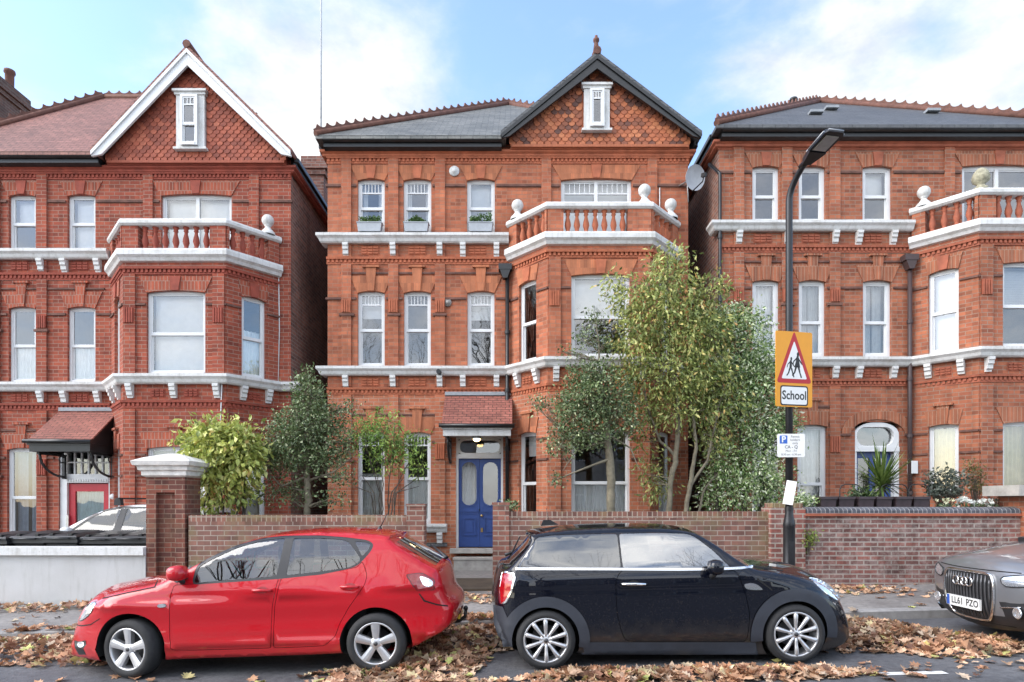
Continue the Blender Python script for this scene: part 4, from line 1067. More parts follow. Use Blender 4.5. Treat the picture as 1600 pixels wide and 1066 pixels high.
    def strip(s,tags,vlim=None,m=7):
        # the skin that joins the two sides along the outline; returns verts, faces, mats, normals
        V=[];Fc=[];MI=[];NR={}; n=len(s.out); js=[-1,-.93,-.84]+[k*.84/m for k in range(-m+1,m)]+[.84,.93,1]
        idx={}
        def vid(i,j):
            if (i,j) in idx: return idx[(i,j)]
            x,z,r,c,_=s.out[i]; v=js[j]; we=s.W(*s.poly[i]); nx=s.nrm[i]
            k=c*(1-v*v); e=s.poly[i]
            V.append(Vector((e[0]+nx.x*k,v*we,e[1]+nx.y*k))); q=len(V)-1; idx[(i,j)]=q
            nr=Vector((nx.x,2*c*v/max(we,.1),nx.y)); NR[q]=nr.normalized()
            return q
        for i in range(n):
            tg=s.out[i][4]; i2=(i+1)%n
            for j in range(len(js)-1):
                mid=abs((js[j]+js[j+1])/2)
                if tg in ('ws','rw'):
                    isglass=mid<.885
                    mt_=('glass_'+tg) if isglass else ('body' if tg=='ws' else s.mats.get('rwside','body'))
                else: mt_=tg
                if mt_ not in tags: continue
                f=(vid(i,j),vid(i2,j),vid(i2,j+1),vid(i,j+1))
                a,b,c=V[f[0]],V[f[1]],V[f[2]]; fn=(b-a).cross(c-a); nx=s.nrm[i]
                if fn.x*nx.x+fn.z*nx.y<0: f=f[::-1]
                Fc.append(f); MI.append(tags[mt_])
        return V,Fc,MI,NR
    def glass_strip(s,tag_,name,label=None):
        V,Fc,MI,NR=s.strip({'glass_'+tag_:0})
        me=bpy.data.meshes.new(name); me.from_pydata([tuple(v) for v in V],[],Fc); me.materials.append(s.mats['glass']); me.polygons.foreach_set('use_smooth',[True]*len(Fc)); me.update()
        me.normals_split_custom_set_from_vertices([tuple(NR[i]) for i in range(len(V))])
        o=bpy.data.objects.new(name,me); COL.objects.link(o); o.parent=s.root; return o
    def box_part(s,name,mat,fn,par=None):
        t=MB(); fn(t); return t.build(name,mat,par or s.root)
def circ(c,r,n=40,a0=0,a1=360): return [(c[0]+r*math.cos(R(a0+(a1-a0)*k/n)),c[1]+r*math.sin(R(a0+(a1-a0)*k/n))) for k in range(n if a1-a0>=360 else n+1)]
m_tyre=plain('tyre_rubber',(.022,.022,.023),.8,var=.2,scale=20)
m_dark=plain('dark_underside',(.008,.008,.008),.9)
m_alloy=plain('alloy_silver',(.62,.62,.63),.34,.75,var=.06,scale=10)
m_disc=plain('brake_steel',(.09,.09,.095),.5,.8)
m_trim=plain('black_trim',(.018,.018,.02),.45,var=.15)
m_clad=plain('navy_grey_cladding',(.030,.034,.045),.62,var=.15)
m_chrome=plain('chrome',(.80,.80,.80),.12,1,var=.02)
m_carglass=glass('car_glass',tint=(.50,.56,.57),k=1.7,base=.035,ior=1.55)
m_carglassB=glass('bright_car_glass',tint=(.55,.6,.6),k=2.4,base=.16,ior=1.55)
m_darkglass=glass('tinted_glass',tint=(.12,.14,.15),k=2.2,base=.06,ior=1.55)
m_lens=NT('clear_lens'); m_lens.base((.75,.77,.8)); m_lens.rough(.08); m_lens.b.inputs['Metallic'].default_value=.75; m_lens.b.inputs['Coat Weight'].default_value=1; m_lens=m_lens.mat
m_redlens=plain('red_lens',(.33,.004,.008),.12,0,1,var=.25,scale=30)
m_fab=plain('dark_seat_fabric',(.03,.03,.033),.9)
def wheel(par,x,y,z,r,rr,w,style,par_loc=None,steer=0):
    wd=MB(); sg=-1 if y<0 else 1
    wd.lathe([(.001,0),(rr*.62,0),(rr*.62,-.02*1)],24,(0,.05,0),'y')
    o=wd.build('wheel',m_disc,par,(x,y,z)); o.rotation_euler=(0,0,steer if sg<0 else PI+steer)
    t=MB(); h=w/2
    t.lathe([(rr-.01,h*.9),(rr-.005,-h*.86),(rr+.004,-h*.93),(rr+.012,-h*.97),(rr+(r-rr)*.45,-h*1.03),(r-.03,-h*.93),(r-.008,-h*.80),(r,-h*.6),(r,h*.7),(r-.02,h*.95),(rr,h)],48,(0,0,0),'y'); t.build('tyre',m_tyre,o)
    t=MB()
    t.lathe([(rr,-h*.9),(rr-.004,-h*.93),(rr-.014,-h*.92),(rr-.018,-h*.86),(rr-.022,-h*.6),(rr-.03,h*.6)],48,(0,0,0),'y')
    def spoke(a,pl,y0,y1):
        M=Matrix.Rotation(a,4,'Y'); t.M=M; t.prism(pl,y0,y1,'y'); t.M=None
    ye=-h*.87; yh=-h*.74
    if style=='five':
        for k in range(5):
            a=2*PI*k/5-PI/2
            M=Matrix.Rotation(a,4,'Y'); t.M=M
            for sgn in (1,):
                r0=.045;r1=rr-.012
                w0=.030;w1=.046
                A=[t.av((r0,yh,-w0)),t.av((r0,yh,w0)),t.av((r1,ye,w1)),t.av((r1,ye,-w1))]
                C=[t.av((r0,yh-.006,-w0*.3)),t.av((r0,yh-.006,w0*.3)),t.av((r1,ye-.006,w1*.35)),t.av((r1,ye-.006,-w1*.35))]
                Bk=[t.av((r0,yh+.05,-w0)),t.av((r0,yh+.05,w0)),t.av((r1,ye+.05,w1)),t.av((r1,ye+.05,-w1))]
                t.fa((A[0],C[0],C[3],A[3]));t.fa((C[0],C[1],C[2],C[3]));t.fa((C[1],A[1],A[2],C[2]))
                t.fa((A[1],Bk[1],Bk[2],A[2]));t.fa((A[0],A[3],Bk[3],Bk[0]))
            t.M=None
        nb=5
    elif style=='ten':
        for k in range(10):
            a=2*PI*(k+.5)/10; c=Vector((math.cos(a),0,math.sin(a)))
            pts=[c*q+Vector((0,yq,0)) for q,yq in ((.03,yh),(.07,yh+.004),(rr*.6,(yh+ye)/2+.002),(rr-.03,ye+.004),(rr-.012,ye+.012))]
            t.tube(pts,[.012,.016,.0205,.0245,.018],8)
        nb=5
    else:
        for k in range(7):
            spoke(2*PI*k/7,[(.04,-.015),(rr-.012,-.02),(rr-.012,.02),(.04,.015)],ye,ye+.03)
        nb=5
    t.lathe([(.001,yh-.012),(.035,yh-.012),(.045,yh-.006),(.062,yh-.002),(.066,yh+.03)],24,(0,0,0),'y')
    rim=t.build('rim',m_alloy,o)
    t=MB()
    for k in range(nb):
        a=2*PI*(k+.5)/nb-PI/2; t.lathe([(.001,-.0),(.010,-.0),(.010,.02)],8,(.055*math.cos(a),yh-.006,.055*math.sin(a)),'y')
    t.lathe([(.001,-.004),(.022,-.003),(.024,.01)],14,(0,yh-.012,0),'y')
    t.build('wheel_bolts',m_disc,o)
    return o
def interior(c,xs,zseat,facing,hw=.36,dash=None,mat=None):
    for x in xs[:1]:
        for y in (-hw,hw):
            t=MB(); f=facing
            t.prism([(x-.25*f,zseat-.1),(x+.28*f,zseat-.06),(x+.28*f,zseat+.06),(x-.18*f,zseat+.05),(x-.33*f,zseat+.62),(x-.43*f,zseat+.60),(x-.34*f,zseat)],y-.23,y+.23,'y')
            t.prism([(x-.36*f,zseat+.64),(x-.45*f,zseat+.64),(x-.47*f,zseat+.84),(x-.39*f,zseat+.84)],y-.13,y+.13,'y'); t.tube([(x-.40*f,y,zseat+.6),(x-.41*f,y,zseat+.66)],.02,6)
            t.build('seat',mat or m_fab,c.root,fix=True)
    x=xs[1]; f=facing; t=MB()
    t.prism([(x-.25*f,zseat-.1),(x+.25*f,zseat-.06),(x+.25*f,zseat+.08),(x-.2*f,zseat+.05),(x-.33*f,zseat+.55),(x-.43*f,zseat+.5),(x-.34*f,zseat)],-.62,.62,'y')
    for y in (-.36,.36): t.prism([(x-.33*f,zseat+.5),(x-.43*f,zseat+.5),(x-.45*f,zseat+.68),(x-.37*f,zseat+.68)],y-.12,y+.12,'y')
    t.build('rear_seat',mat or m_fab,c.root,fix=True)
    x=dash; t=MB(); t.prism([(x,zseat-.2),(x+.45*f,zseat-.2),(x+.45*f,zseat+.42),(x+.12*f,zseat+.48),(x,zseat+.36)],-.66,.66,'y'); t.build('dashboard',m_trim,c.root,fix=True)
    # right-hand drive steering wheel
    yw=.36*(-f) ; t=MB(); cx=x-.12*f; pts=[(cx+.08*math.sin(a)*f,yw+.18*math.cos(a),zseat+.36+.165*math.sin(a)) for a in [2*PI*k/20 for k in range(21)]]
    t.tube(pts,.014,6); t.tube([(cx,yw,zseat+.36),(x+.05*f,yw,zseat+.3)],.03,6); t.box(cx-.012,cx+.012,yw-.17,yw+.17,zseat+.34,zseat+.375); t.build('steering_wheel',m_trim,c.root)
def carshell(c,holes_win,doors,arches,tags,mats,gap=.0055,win=m_carglass,label_doors=True):
    # body = side sheets minus windows, arches and doors, plus the joining strip
    dh=[c.pts(d) if c.px else d for d in doors]; dh=[rnd(d,.05) for d in dh]
    hs=[rnd(c.pts(w) if c.px else w,.035) for w in holes_win]
    allh=hs+dh+arches
    tgs={k:i for i,k in enumerate(tags)}
    ex=c.strip(tgs)
    body=c.surf([(c.poly,allh,0)],'body',mats,0,extra=ex)
    for d in dh:
        inner=inset(d,gap)
        for sd in (-1,1): c.surf([(inner,hs+arches,0)],'door',[mats[0]],sd,thick=1)
    # wheel arch liners and floor
    for a in arches:
        cx=sum(p[0] for p in a)/len(a); cz=sum(p[1] for p in a)/len(a); r=max(p[0] for p in a)-cx
        for sd in (-1,1):
            rows=[]
            a2=circ((cx,cz),r,36,-14,194)
            for yy in (.985,.6):
                rows.append([(p[0],sd*c.W(p[0],max(p[1],.25))*yy,p[1]) for p in a2])
            t=MB(); ids=t.grid(rows,0,True); t.fa(ids[1]); t.build('wheel_arch',m_dark,c.root)
    return body,hs,dh
# ---- dark blue three-door hatchback (faces right)
def paint(name,base,spec=.08,metal=0,rough=.42,dirt=(.16,.13,.10)):
    t=NT(name); o=t.obj(); sp=t.n('SeparateXYZ',Vector=o)
    n=t.noise(o,9,6,.7); n2=t.noise(o,2.4,4,.6); n3=t.noise(o,70,2,.5)
    f=t.math('MULTIPLY',t.ramp(t.math('ADD',sp.outputs[2],t.math('MULTIPLY',n,.35)),[(.26,1),(.66,0)]),.26)
    f2=t.math('MULTIPLY',t.ramp(n3,[(.62,0),(.70,1)]),t.math('MULTIPLY',n2,.22))
    f=t.math('ADD',f,f2)
    t.base(t.mix(f,base,dirt)); t.rough(rough); t.b.inputs['Metallic'].default_value=metal; t.b.inputs['Specular IOR Level'].default_value=spec
    cw=t.math('SUBTRACT',1.0,t.math('MULTIPLY',f,.9)); t.l(cw,t.b.inputs['Coat Weight'])
    t.l(t.math('ADD',t.math('MULTIPLY',f,.35),.025),t.b.inputs['Coat Roughness']); return t.mat
m_navy=paint('navy_paint',(.002,.003,.008),.05); m_redp=paint('red_paint',(.45,.006,.013),.1,dirt=(.26,.09,.07))
mini=Car('parked_car','dark blue three-door hatchback with chrome waistline and ten-spoke wheels, behind the red car',(1.59,7.26),
 [(.12,.80),(.28,.845),(.45,.862),(.72,.862),(.90,.845),(1.0,.81),(1.2,.715),(1.36,.635),(1.45,.60)],((-1.3,-1.95,.16),(1.2,1.9,.20)),dict(glass=m_carglass,rwside='body'),creases=((.86,.05,.006,0),))
mini.root['label']='dark blue three-door hatchback with chrome waistline and ten-spoke wheels, in front of the street lamp'
mini.outline([(806,1021,.03,.0),(790,1006,.07,.03),(776,986,.16,.06),(771,960,.2,.08),(771,938,.2,.08),(775,912,.2,.08),(782,891,.17,.08),(791,884,.09,.05),
 (799,878,.05,.05,'rw'),(828,843,.05,.04),(819,836,.03,.03),(838,830,.05,.03),(868,825.5,.07,.03),(930,821.5,.08,.03),(1000,820,.08,.03),(1055,821.5,.08,.03),(1086,826,.07,.04,'ws'),
 (1115,842,.05,.05,'ws'),(1160,873,.05,.06,'ws'),(1178,884,.06,.06),(1205,887,.12,.07),(1240,892,.15,.09),(1278,902,.17,.11),(1307,917,.18,.13),(1326,938,.19,.15),(1336,962,.19,.15),(1339,985,.15,.13),(1334,1006,.1,.1),(1308,1021,.04,.05,'under'),(1250,1024,.03,.0,'under'),(1050,1023,.03,0,'under'),(880,1022,.03,0,'under')])
wr=mini.pt((853,1000)); wf=mini.pt((1243,996)); RA=.365; RT=.298
ar=[circ((wr[0],RT),RA-.02),circ((wf[0],RT),RA-.02)]
win=[[(808,886),(822,864),(840,839),(865,836),(905,834.5),(964,833.5),(970,884),(969,887)],[(967,833.5),(1020,832.5),(1072,833),(1084,837),(1114,860),(1142,887),(1060,887.5),(974,887.5),(973,884)]]
door=[(964.5,834),(972,886),(970,893),(962,905),(962,930),(964,960),(970,985),(977,1002),(1060,1003),(1166,1003),(1172,985),(1180,960),(1166,925),(1158,905),(1147,890),(1142,884),(1112,858),(1084,835.5),(1072,831.5),(1020,831)]
door=[(971,890),(962,905),(962,930),(964,960),(970,985),(977,1002),(1060,1003),(1166,1003),(1170,985),(1172,960),(1166,930),(1158,908),(1150,891),(1060,890)]
body,hs,dh=carshell(mini,win,[door],ar,['body','under'],[m_navy,m_dark])
for i,h in enumerate(hs):
    for sd in (-1,1): mini.surf([(inset(h,.001),[],0)],'side_window',[m_darkglass if i==0 else m_carglassB],sd,off=-.004)
mini.glass_strip('ws','windscreen'); mini.glass_strip('rw','rear_window')
mp_=mini.pts
def strip_line(pl,w): # polyline with width in px -> polygon
    up=[(x,y-w/2) for x,y in pl]; lo=[(x,y+w/2) for x,y in pl]; return dens(up+lo[::-1],7)
for sd in (-1,1):
    mini.surf([(mp_(strip_line([(806,889),(860,889.2),(964,889.5),(1060,890),(1120,889.5),(1160,887.5),(1176,885)],3.6)),[],0)],'chrome_waistline',[m_chrome],sd,off=.006,step=.2,thick=1)
    for cx,rr in ((wr[0],.44),(wf[0],.455)):
        ring=circ((cx,RT),rr,48,-8 if cx>0 else -12,188 if cx>0 else 190)+circ((cx,RT),RA-.03,48,-8 if cx>0 else -12,190)[::-1]
        ring=[(max(-1.88,min(1.80,p[0])),max(.13,p[1])) for p in ring]
        mini.surf([(ring,[],0)],'wheel_arch_flare',[m_clad],sd,off=.014,step=.06,thick=1)
    mini.surf([(mp_([(913,1004),(1180,1004),(1184,1022),(908,1022)]),[],0)],'sill_trim',[m_clad],sd,off=.010,thick=1)
    mini.surf([(mp_([(771,945),(786,948),(796,972),(786,990),(790,1008),(778,992),(772,975)]),[],0)],'bumper_trim',[m_clad],sd,off=.006)
    tl=rnd(mp_([(785,893),(803,894),(806,903),(800,926),(791,943),(782,944),(780,920)]),.03)
    o=mini.surf([(inset(tl,.012),[],0)],'tail_light',[m_redlens],sd,off=.012,step=.03,thick=1)
    mini.surf([(tl,[inset(tl,.014)],0)],'chrome_surround',[m_chrome],sd,off=.016,step=.05,thick=1,par=o)
    hl=smooth_poly(mp_([(1266,901),(1284,906),(1304,922),(1316,940),(1305,938),(1286,924),(1272,910)]),2)
    o=mini.surf([(hl,[],0)],'headlight',[m_lens],sd,off=.008,step=.03,thick=1)
    sc=smooth_poly(mp_([(1163,912),(1180,911),(1192,921),(1190,922),(1168,922),(1163,917)]),2)
    mini.surf([(sc,[],0)],'side_scuttle',[m_chrome],sd,off=.008,step=.03,thick=1)
# bonnet shut line
mini.surf([(mp_([(1172,893),(1174,893),(1186,905),(1207,921),(1206,923),(1184,907)]),[],0)],'bonnet_shut_line',[m_dark],0,off=.001,step=.1)
def handle(c,px0,px1,py,mat,sd=-1):
    a=c.pt((px0,py));b=c.pt((px1,py)); t=MB()
    for s_ in (-1,1):
        m=((a[0]+b[0])/2,(a[1]+b[1])/2); w=s_*c.W(*m)
        t.tube([(a[0],w,a[1]),(a[0]+.02,w+s_*.03,a[1]),(m[0],w+s_*.042,m[1]+.003),(b[0]-.02,w+s_*.03,b[1]),(b[0],w,b[1])],[.011,.014,.016,.014,.011],8)
        o=t.build('door_handle',mat,c.root); t=MB()
        hp=smooth_poly([(m[0]-.05,m[1]-.03),(m[0]+.05,m[1]-.03),(m[0]+.06,m[1]+.02),(m[0],m[1]+.04),(m[0]-.06,m[1]+.02)],2)
        c.surf([(hp,[],0)],'handle_recess',[m_dark if mat!=m_redp else m_redd],s_,off=.002,par=o,step=.1)
m_redd=plain('shadowed_red_recess',(.25,.008,.012),.5)
handle(mini,970,1010,912.5,m_chrome)
def mirror(c,ptc,size,mat,face,stalk):
    x,z=c.pt(ptc)
    for sd in (-1,1):
        w=c.W(x,z); t=MB(); L,H,D=size
        rows=[]
        for k in range(9):
            v=-1+2*k/8; r=math.sqrt(max(0,1-v*v))**.6
            row=[]
            for j in range(16):
                a=2*PI*j/16; ca,sa=math.cos(a),math.sin(a)
                pw=lambda q:(1 if q>0 else -1)*abs(q)**.7
                row.append((x+face*L*v*.5*1.0,sd*(w+.04+D/2+D/2*pw(ca)*r),z+H/2*pw(sa)*r*(1 if sa>0 else .85)))
            rows.append(row)
        t.grid(rows,0,True,cu=True); o=t.build('door_mirror',mat,c.root)
        t=MB(); t.tube([(x-face*.02,sd*(w-.03),z-H*.5-.03),(x,sd*(w+.05),z-H*.45-.02),(x,sd*(w+.11),z-H*.30)],[.03,.028,.035],8); t.build('mirror_arm',m_trim,o)
mirror(mini,(1111,885),(.16,.165,.2),m_navy,1,None)
for sd in (-1,1):
    wheel(mini.root,wr[0],sd*.775,RT,RT,.226,.2,'ten'); wheel(mini.root,wf[0],sd*.775,RT,RT,.226,.2,'ten')
interior(mini,(.25,-.75),.5,1,.36,dash=.78)
a=mini.pt((862,823)); t=MB(); t.prism([(a[0]-.09,a[1]-.01),(a[0]+.11,a[1]-.0),(a[0]+.02,a[1]+.055),(a[0]-.06,a[1]+.055)],-.03,.03,'y'); t.tube([(a[0],0,a[1]+.04),(a[0]-.02,0,a[1]+.19)],[.004,.003],5); t.build('roof_aerial',m_trim,mini.root)
a=mini.pt((797,877)); t=MB(); t.tube([(a[0]-.06,0,a[1]+.01),(a[0]+.02,.02,a[1]+.03),(a[0]+.12,.3,a[1]+.2)],[.022,.012,.007],6); t.build('rear_wiper',m_trim,mini.root)
m_redl2=plain('dark_red_lens',(.20,.003,.007),.1,0,1,var=.3,scale=25)
# ---- red five-door hatchback (faces left)
red=Car('parked_car','bright red five-door hatchback with tow bar, its front wheel turned towards the road',(-2.58,7.29),
 [(.12,.79),(.26,.825),(.45,.845),(.72,.842),(.88,.825),(.97,.79),(1.2,.695),(1.36,.60),(1.45,.55)],((-1.35,-1.95,.26),(1.3,1.98,.13)),dict(glass=m_carglass),creases=((.79,.02,.015,.035),(.33,.028,.022,.02),(.55,.13,-.018,.02)))
red.root['label']='bright red five-door hatchback with a tow bar and five-spoke wheels'
red.outline([(154,1034,.03,.0),(122,1034,.05,.05),(103,1031,.1,.1),(101,1012,.15,.14),(104,990,.18,.17),(108,972,.18,.18),(115,958,.18,.18),(128,943,.16,.17),(142,935,.14,.13),(163,924,.13,.09),(200,915.5,.12,.07),(243,906.5,.10,.06),
 (262,899,.06,.06,'ws'),(275,892.5,.05,.06,'ws'),(307,876,.05,.05,'ws'),(340,859,.05,.04),(377,843.5,.06,.03),(412,835,.07,.03),(440,831,.08,.03),(480,828,.08,.03),(520,827,.08,.03),(570,829,.07,.03),(598,832,.05,.03),(614,835.5,.04,.03),(611,840,.05,.03,'rw'),
 (630,853,.07,.04,'rw'),(674,881,.07,.05),(688,887,.09,.05),(695,908,.11,.05),(699,933,.11,.05),(713,945,.10,.06),(714,960,.10,.06),(706,985,.09,.06),(672,1005,.06,.05),(645,1014,.03,0,'under'),(535,1022,.03,0,'under'),(400,1027,.03,0,'under'),(262,1031,.03,0,'under')])
rf_=red.pt((201.5,1019)); rb_=red.pt((587.5,1006)); RT2=.300
ar=[circ((rf_[0],RT2),.365),circ((rb_[0],RT2),.365)]
wins=[[(303,911),(311,886),(325,877),(372,855),(412,844),(440,841),(446,841),(432,900)],[(459,840.5),(500,840.5),(535,843),(545,847),(564,873),(558,881),(544,887),(500,893),(447,899)],[(554,845.5),(572,847),(579,850),(577,857),(566,870)]]
surr=[(299,914),(309,882),(324,873),(371,851.5),(411,840.5),(445,837),(500,836.5),(540,839.5),(575,844),(584,850),(581,860),(567,876),(556,886),(500,898),(435,905)]
d1=[(272,914),(266,932),(264,960),(265,1000),(268,1016),(300,1016.5),(360,1015),(424,1013),(424.5,975),(425.5,950),(431,920),(436,903)]
d2=[(439,903),(434,921),(428.5,951),(427.5,976),(427.5,1013),(470,1011.5),(507,1009.5),(524,995),(531,975),(545,950),(558,932),(570,914),(574,900),(571,888),(566,876.5),(558,886),(500,897.5)]
sp=[rnd(red.pts(surr),.06)]
dd=[red.pts(d1),red.pts(d2)]
hs=[rnd(red.pts(w),.03) for w in wins]
body=red.surf([(red.poly,ar+sp+[rnd(d,.03) for d in dd],0)],'body',[m_redp,m_dark],0,extra=red.strip({'body':0,'under':1}))
for d in dd:
    d=rnd(d,.03)
    for sd in (-1,1): red.surf([(inset(d,.005),ar+sp,0)],'door',[m_redp],sd,thick=1)
for sd in (-1,1):
    red.surf([(inset(sp[0],-.002),hs,0)],'window_trim',[m_trim],sd,off=-.002,thick=1)
    for h in hs: red.surf([(h,[],0)],'side_window',[m_carglass],sd,off=-.006)
red.glass_strip('ws','windscreen'); red.glass_strip('rw','rear_window')
for a in ar:
    for sd in (-1,1):
        cx=sum(p[0] for p in a)/len(a); rows=[[(p[0],sd*red.W(p[0],max(p[1],.25))*yy,p[1]) for p in circ((cx,RT2),.365,36,-14,194)] for yy in (.985,.6)]; t=MB(); ids=t.grid(rows,0,True); t.fa(ids[1]); t.build('wheel_arch',m_dark,red.root)
for sd in (-1,1):
    tl=rnd(red.pts([(635,898.5),(659,896),(678,906),(679,921),(652,924),(643,911)]),.02)
    o=red.surf([(tl,[],0)],'tail_light',[m_redl2],sd,off=.008,step=.03,thick=1)
    red.surf([(inset(tl,-.007),[inset(tl,.001)],0)],'lamp_seal',[m_trim],sd,off=.002,par=o,step=.05)
    red.surf([(smooth_poly(red.pts([(655,900),(667,903),(676.5,908.5),(675.5,917),(662,916.5),(658,909)]),1),[],0)],'reverse_lens',[m_lens],sd,off=.010,step=.03,thick=1,par=o)
    hl=smooth_poly(red.pts([(153,941),(139,943),(129,955),(121,968),(126,970.5),(136,964),(144,955)]),1)
    o=red.surf([(hl,[],0)],'headlight',[m_lens],sd,off=.004,step=.03,thick=1)
    red.surf([(inset(hl,-.008),[inset(hl,.001)],0)],'headlight_rim',[m_trim],sd,off=.003,par=o,step=.05)
    fg=red.pts([(116,1001),(134,1001),(135,1008),(134,1023),(123,1023),(117,1012)])
    o=red.surf([(fg,[],0)],'fog_lamp_recess',[m_trim],sd,off=.003,step=.03)
    red.surf([(smooth_poly(red.pts([(121,1003),(131,1003),(131,1011),(123,1012)]),2),[],0)],'fog_lamp',[m_lens],sd,off=.008,par=o,step=.03,thick=1)
    red.surf([(smooth_poly(red.pts([(246,944),(259,943.5),(259,949),(246,949.5)]),2),[],0)],'side_repeater',[m_lens],sd,off=.008,step=.03,thick=1)
    red.surf([(red.pts([(272,909),(287,895),(297,884),(300,884),(294,905),(276,911)]),[],0)],'mirror_triangle',[m_trim],sd,off=.004)
handle(red,394,425,922.5,m_redp); handle(red,532,561,917,m_redp)
mirror(red,(289,894),(.19,.17,.21),m_redp,-1,None)
for sd in (-1,1):
    wheel(red.root,rf_[0],sd*.74,RT2,RT2,.216,.205,'five',steer=R(-13)); wheel(red.root,rb_[0],sd*.76,RT2,RT2,.216,.205,'five')
interior(red,(-.25,.72),.5,-1,.35,dash=-.82)
a=red.pt((578,829)); t=MB(); t.tube([(a[0],0,a[1]),(a[0]+.09,0,a[1]+.17)],[.007,.004],5); t.lathe([(.03,0),(.018,.02),(.01,.03)],8,(a[0],0,a[1]-.005)); t.build('roof_aerial',m_trim,red.root)
a=red.pt((681,884)); t=MB(); t.tube([(a[0]-.07,0,a[1]-.02),(a[0]+.05,0,a[1]+.03),(a[0]-.15,.25,a[1]+.16)],[.03,.022,.01],8); t.build('rear_wiper',m_trim,red.root)
a=red.pt((694,985)); t=MB(); t.tube([(a[0]-.15,.0,a[1]-.07),(a[0]+.1,0,a[1]-.03),(a[0]+.165,0,a[1]+.015),(a[0]+.175,0,a[1]+.09)],[.022,.022,.02,.018],8); t.lathe([(.001,-.03),(.022,-.02),(.028,0),(.022,.02),(.001,.03)],10,(a[0]+.175,0,a[1]+.11)); t.build('tow_bar',m_iron,red.root)
m_plateY=plain('yellow_plate',(.62,.44,.03),.4); t=MB(); a=red.pt((700,973)); t.box(a[0]+.065,a[0]+.085,-.26,.26,a[1]-.05,a[1]+.06); t.build('number_plate',m_plateY,red.root)

for sd in (-1,1):
    red.surf([(dens(red.pts([(652,925),(654,925),(664,938),(684,944),(700,946),(700,948),(683,946),(662,940)]),.04),[],0)],'bumper_seam',[m_dark],sd,off=.002,step=.05)
    red.surf([(dens(red.pts([(246,906),(247.5,906),(243,918),(200,927),(160,936),(160,934.5),(200,925.5),(241,917)]),.04),[],0)],'bonnet_shut_line',[m_dark],sd,off=.002,step=.05)
    red.surf([(dens(red.pts([(115,974),(128,977),(142,975),(156,966),(156,967.5),(142,976.8),(128,978.8),(115,975.8)]),.04),[],0)],'bumper_seam',[m_dark],sd,off=.002,step=.05)
# ---- grey SUV at the right edge (faces left), metres from its nose
m_greyp=paint('grey_metallic_paint',(.25,.255,.27),.5,.55,.32,dirt=(.20,.195,.19))
suv=Car('parked_car','grey metallic SUV cut off by the right edge, tall grille and white number plate',(5.28,7.25),
 [(.15,.82),(.3,.89),(.5,.912),(.8,.912),(.97,.89),(1.08,.85),(1.3,.76),(1.52,.65),(1.62,.6)],((.9,-.05,.09),(3.6,4.4,.10)),dict(glass=m_carglass),px=False,creases=((.86,.05,.012,0),(.4,.06,.01,0)))
OLs=[(.42,.19,.03,.05,'dark'),(.12,.22,.05,.13,'dark'),(.03,.31,.08,.15),(.0,.45,.11,.16),(-.01,.62,.12,.16),(.0,.77,.12,.16),(.05,.845,.10,.14),(.2,.915,.10,.08),(.6,.995,.10,.06),(1.05,1.075,.12,.06),(1.22,1.10,.07,.05,'ws'),(1.55,1.32,.06,.05,'ws'),(1.88,1.51,.06,.04),(2.2,1.575,.08,.03),(2.7,1.595,.09,.03),(3.3,1.57,.09,.03),(3.8,1.51,.07,.03),(4.0,1.47,.04,.03,'rw'),(4.12,1.30,.06,.05,'rw'),(4.28,1.06,.1,.07),(4.36,.9,.14,.09),(4.39,.6,.14,.1),(4.33,.32,.1,.08),(4.15,.2,.04,.04,'dark'),(3,.18,.03,0,'dark'),(1.2,.18,.03,0,'dark')]
suv.outline(OLs)
sx0,sx1=.90,3.50
arS=[circ((sx0,.345),.40),circ((sx1,.345),.40)]
winS=[[(1.45,1.06),(1.62,1.2),(1.95,1.43),(2.2,1.49),(2.32,1.50),(2.32,1.07)],[(2.42,1.07),(2.42,1.50),(2.9,1.50),(3.18,1.47),(3.30,1.10),(3.1,1.08)],[(3.38,1.12),(3.28,1.45),(3.6,1.38),(3.85,1.2),(3.7,1.14)]]
dS=[[(1.3,1.03),(1.26,.7),(1.3,.33),(2.36,.30),(2.36,1.05)],[(2.38,1.05),(2.38,.30),(3.0,.32),(3.12,.55),(3.36,.85),(3.34,1.06)]]
carshell(suv,winS,dS,arS,['body','dark'],[m_greyp,m_trim])
for h in winS:
    for sd in (-1,1): suv.surf([(inset(rnd(h,.035),.001),[],0)],'side_window',[m_carglass],sd,off=-.004,step=.1)
suv.glass_strip('ws','windscreen'); suv.glass_strip('rw','rear_window')
for sd in (-1,1):
    suv.surf([(circ((sx0,.345),.455,40,-5,185)+circ((sx0,.345),.392,40,-5,185)[::-1],[],0)],'wheel_arch_flare',[m_trim],sd,off=.01,thick=1)
    suv.surf([(circ((sx1,.345),.455,40,-5,185)+circ((sx1,.345),.392,40,-5,185)[::-1],[],0)],'wheel_arch_flare',[m_trim],sd,off=.01,thick=1)
    suv.surf([([(1.36,.19),(3.05,.19),(3.04,.3),(1.37,.3)],[],0)],'sill_trim',[m_trim],sd,off=.008,thick=1)
for x in (sx0,sx1):
    for sd in (-1,1): wheel(suv.root,x,sd*.79,.345,.345,.235,.23,'seven')
interior(suv,(2.05,2.95),.68,-1,.38,dash=1.45)
mirror(suv,(1.52,1.10),(.18,.16,.22),m_greyp,-1,None)
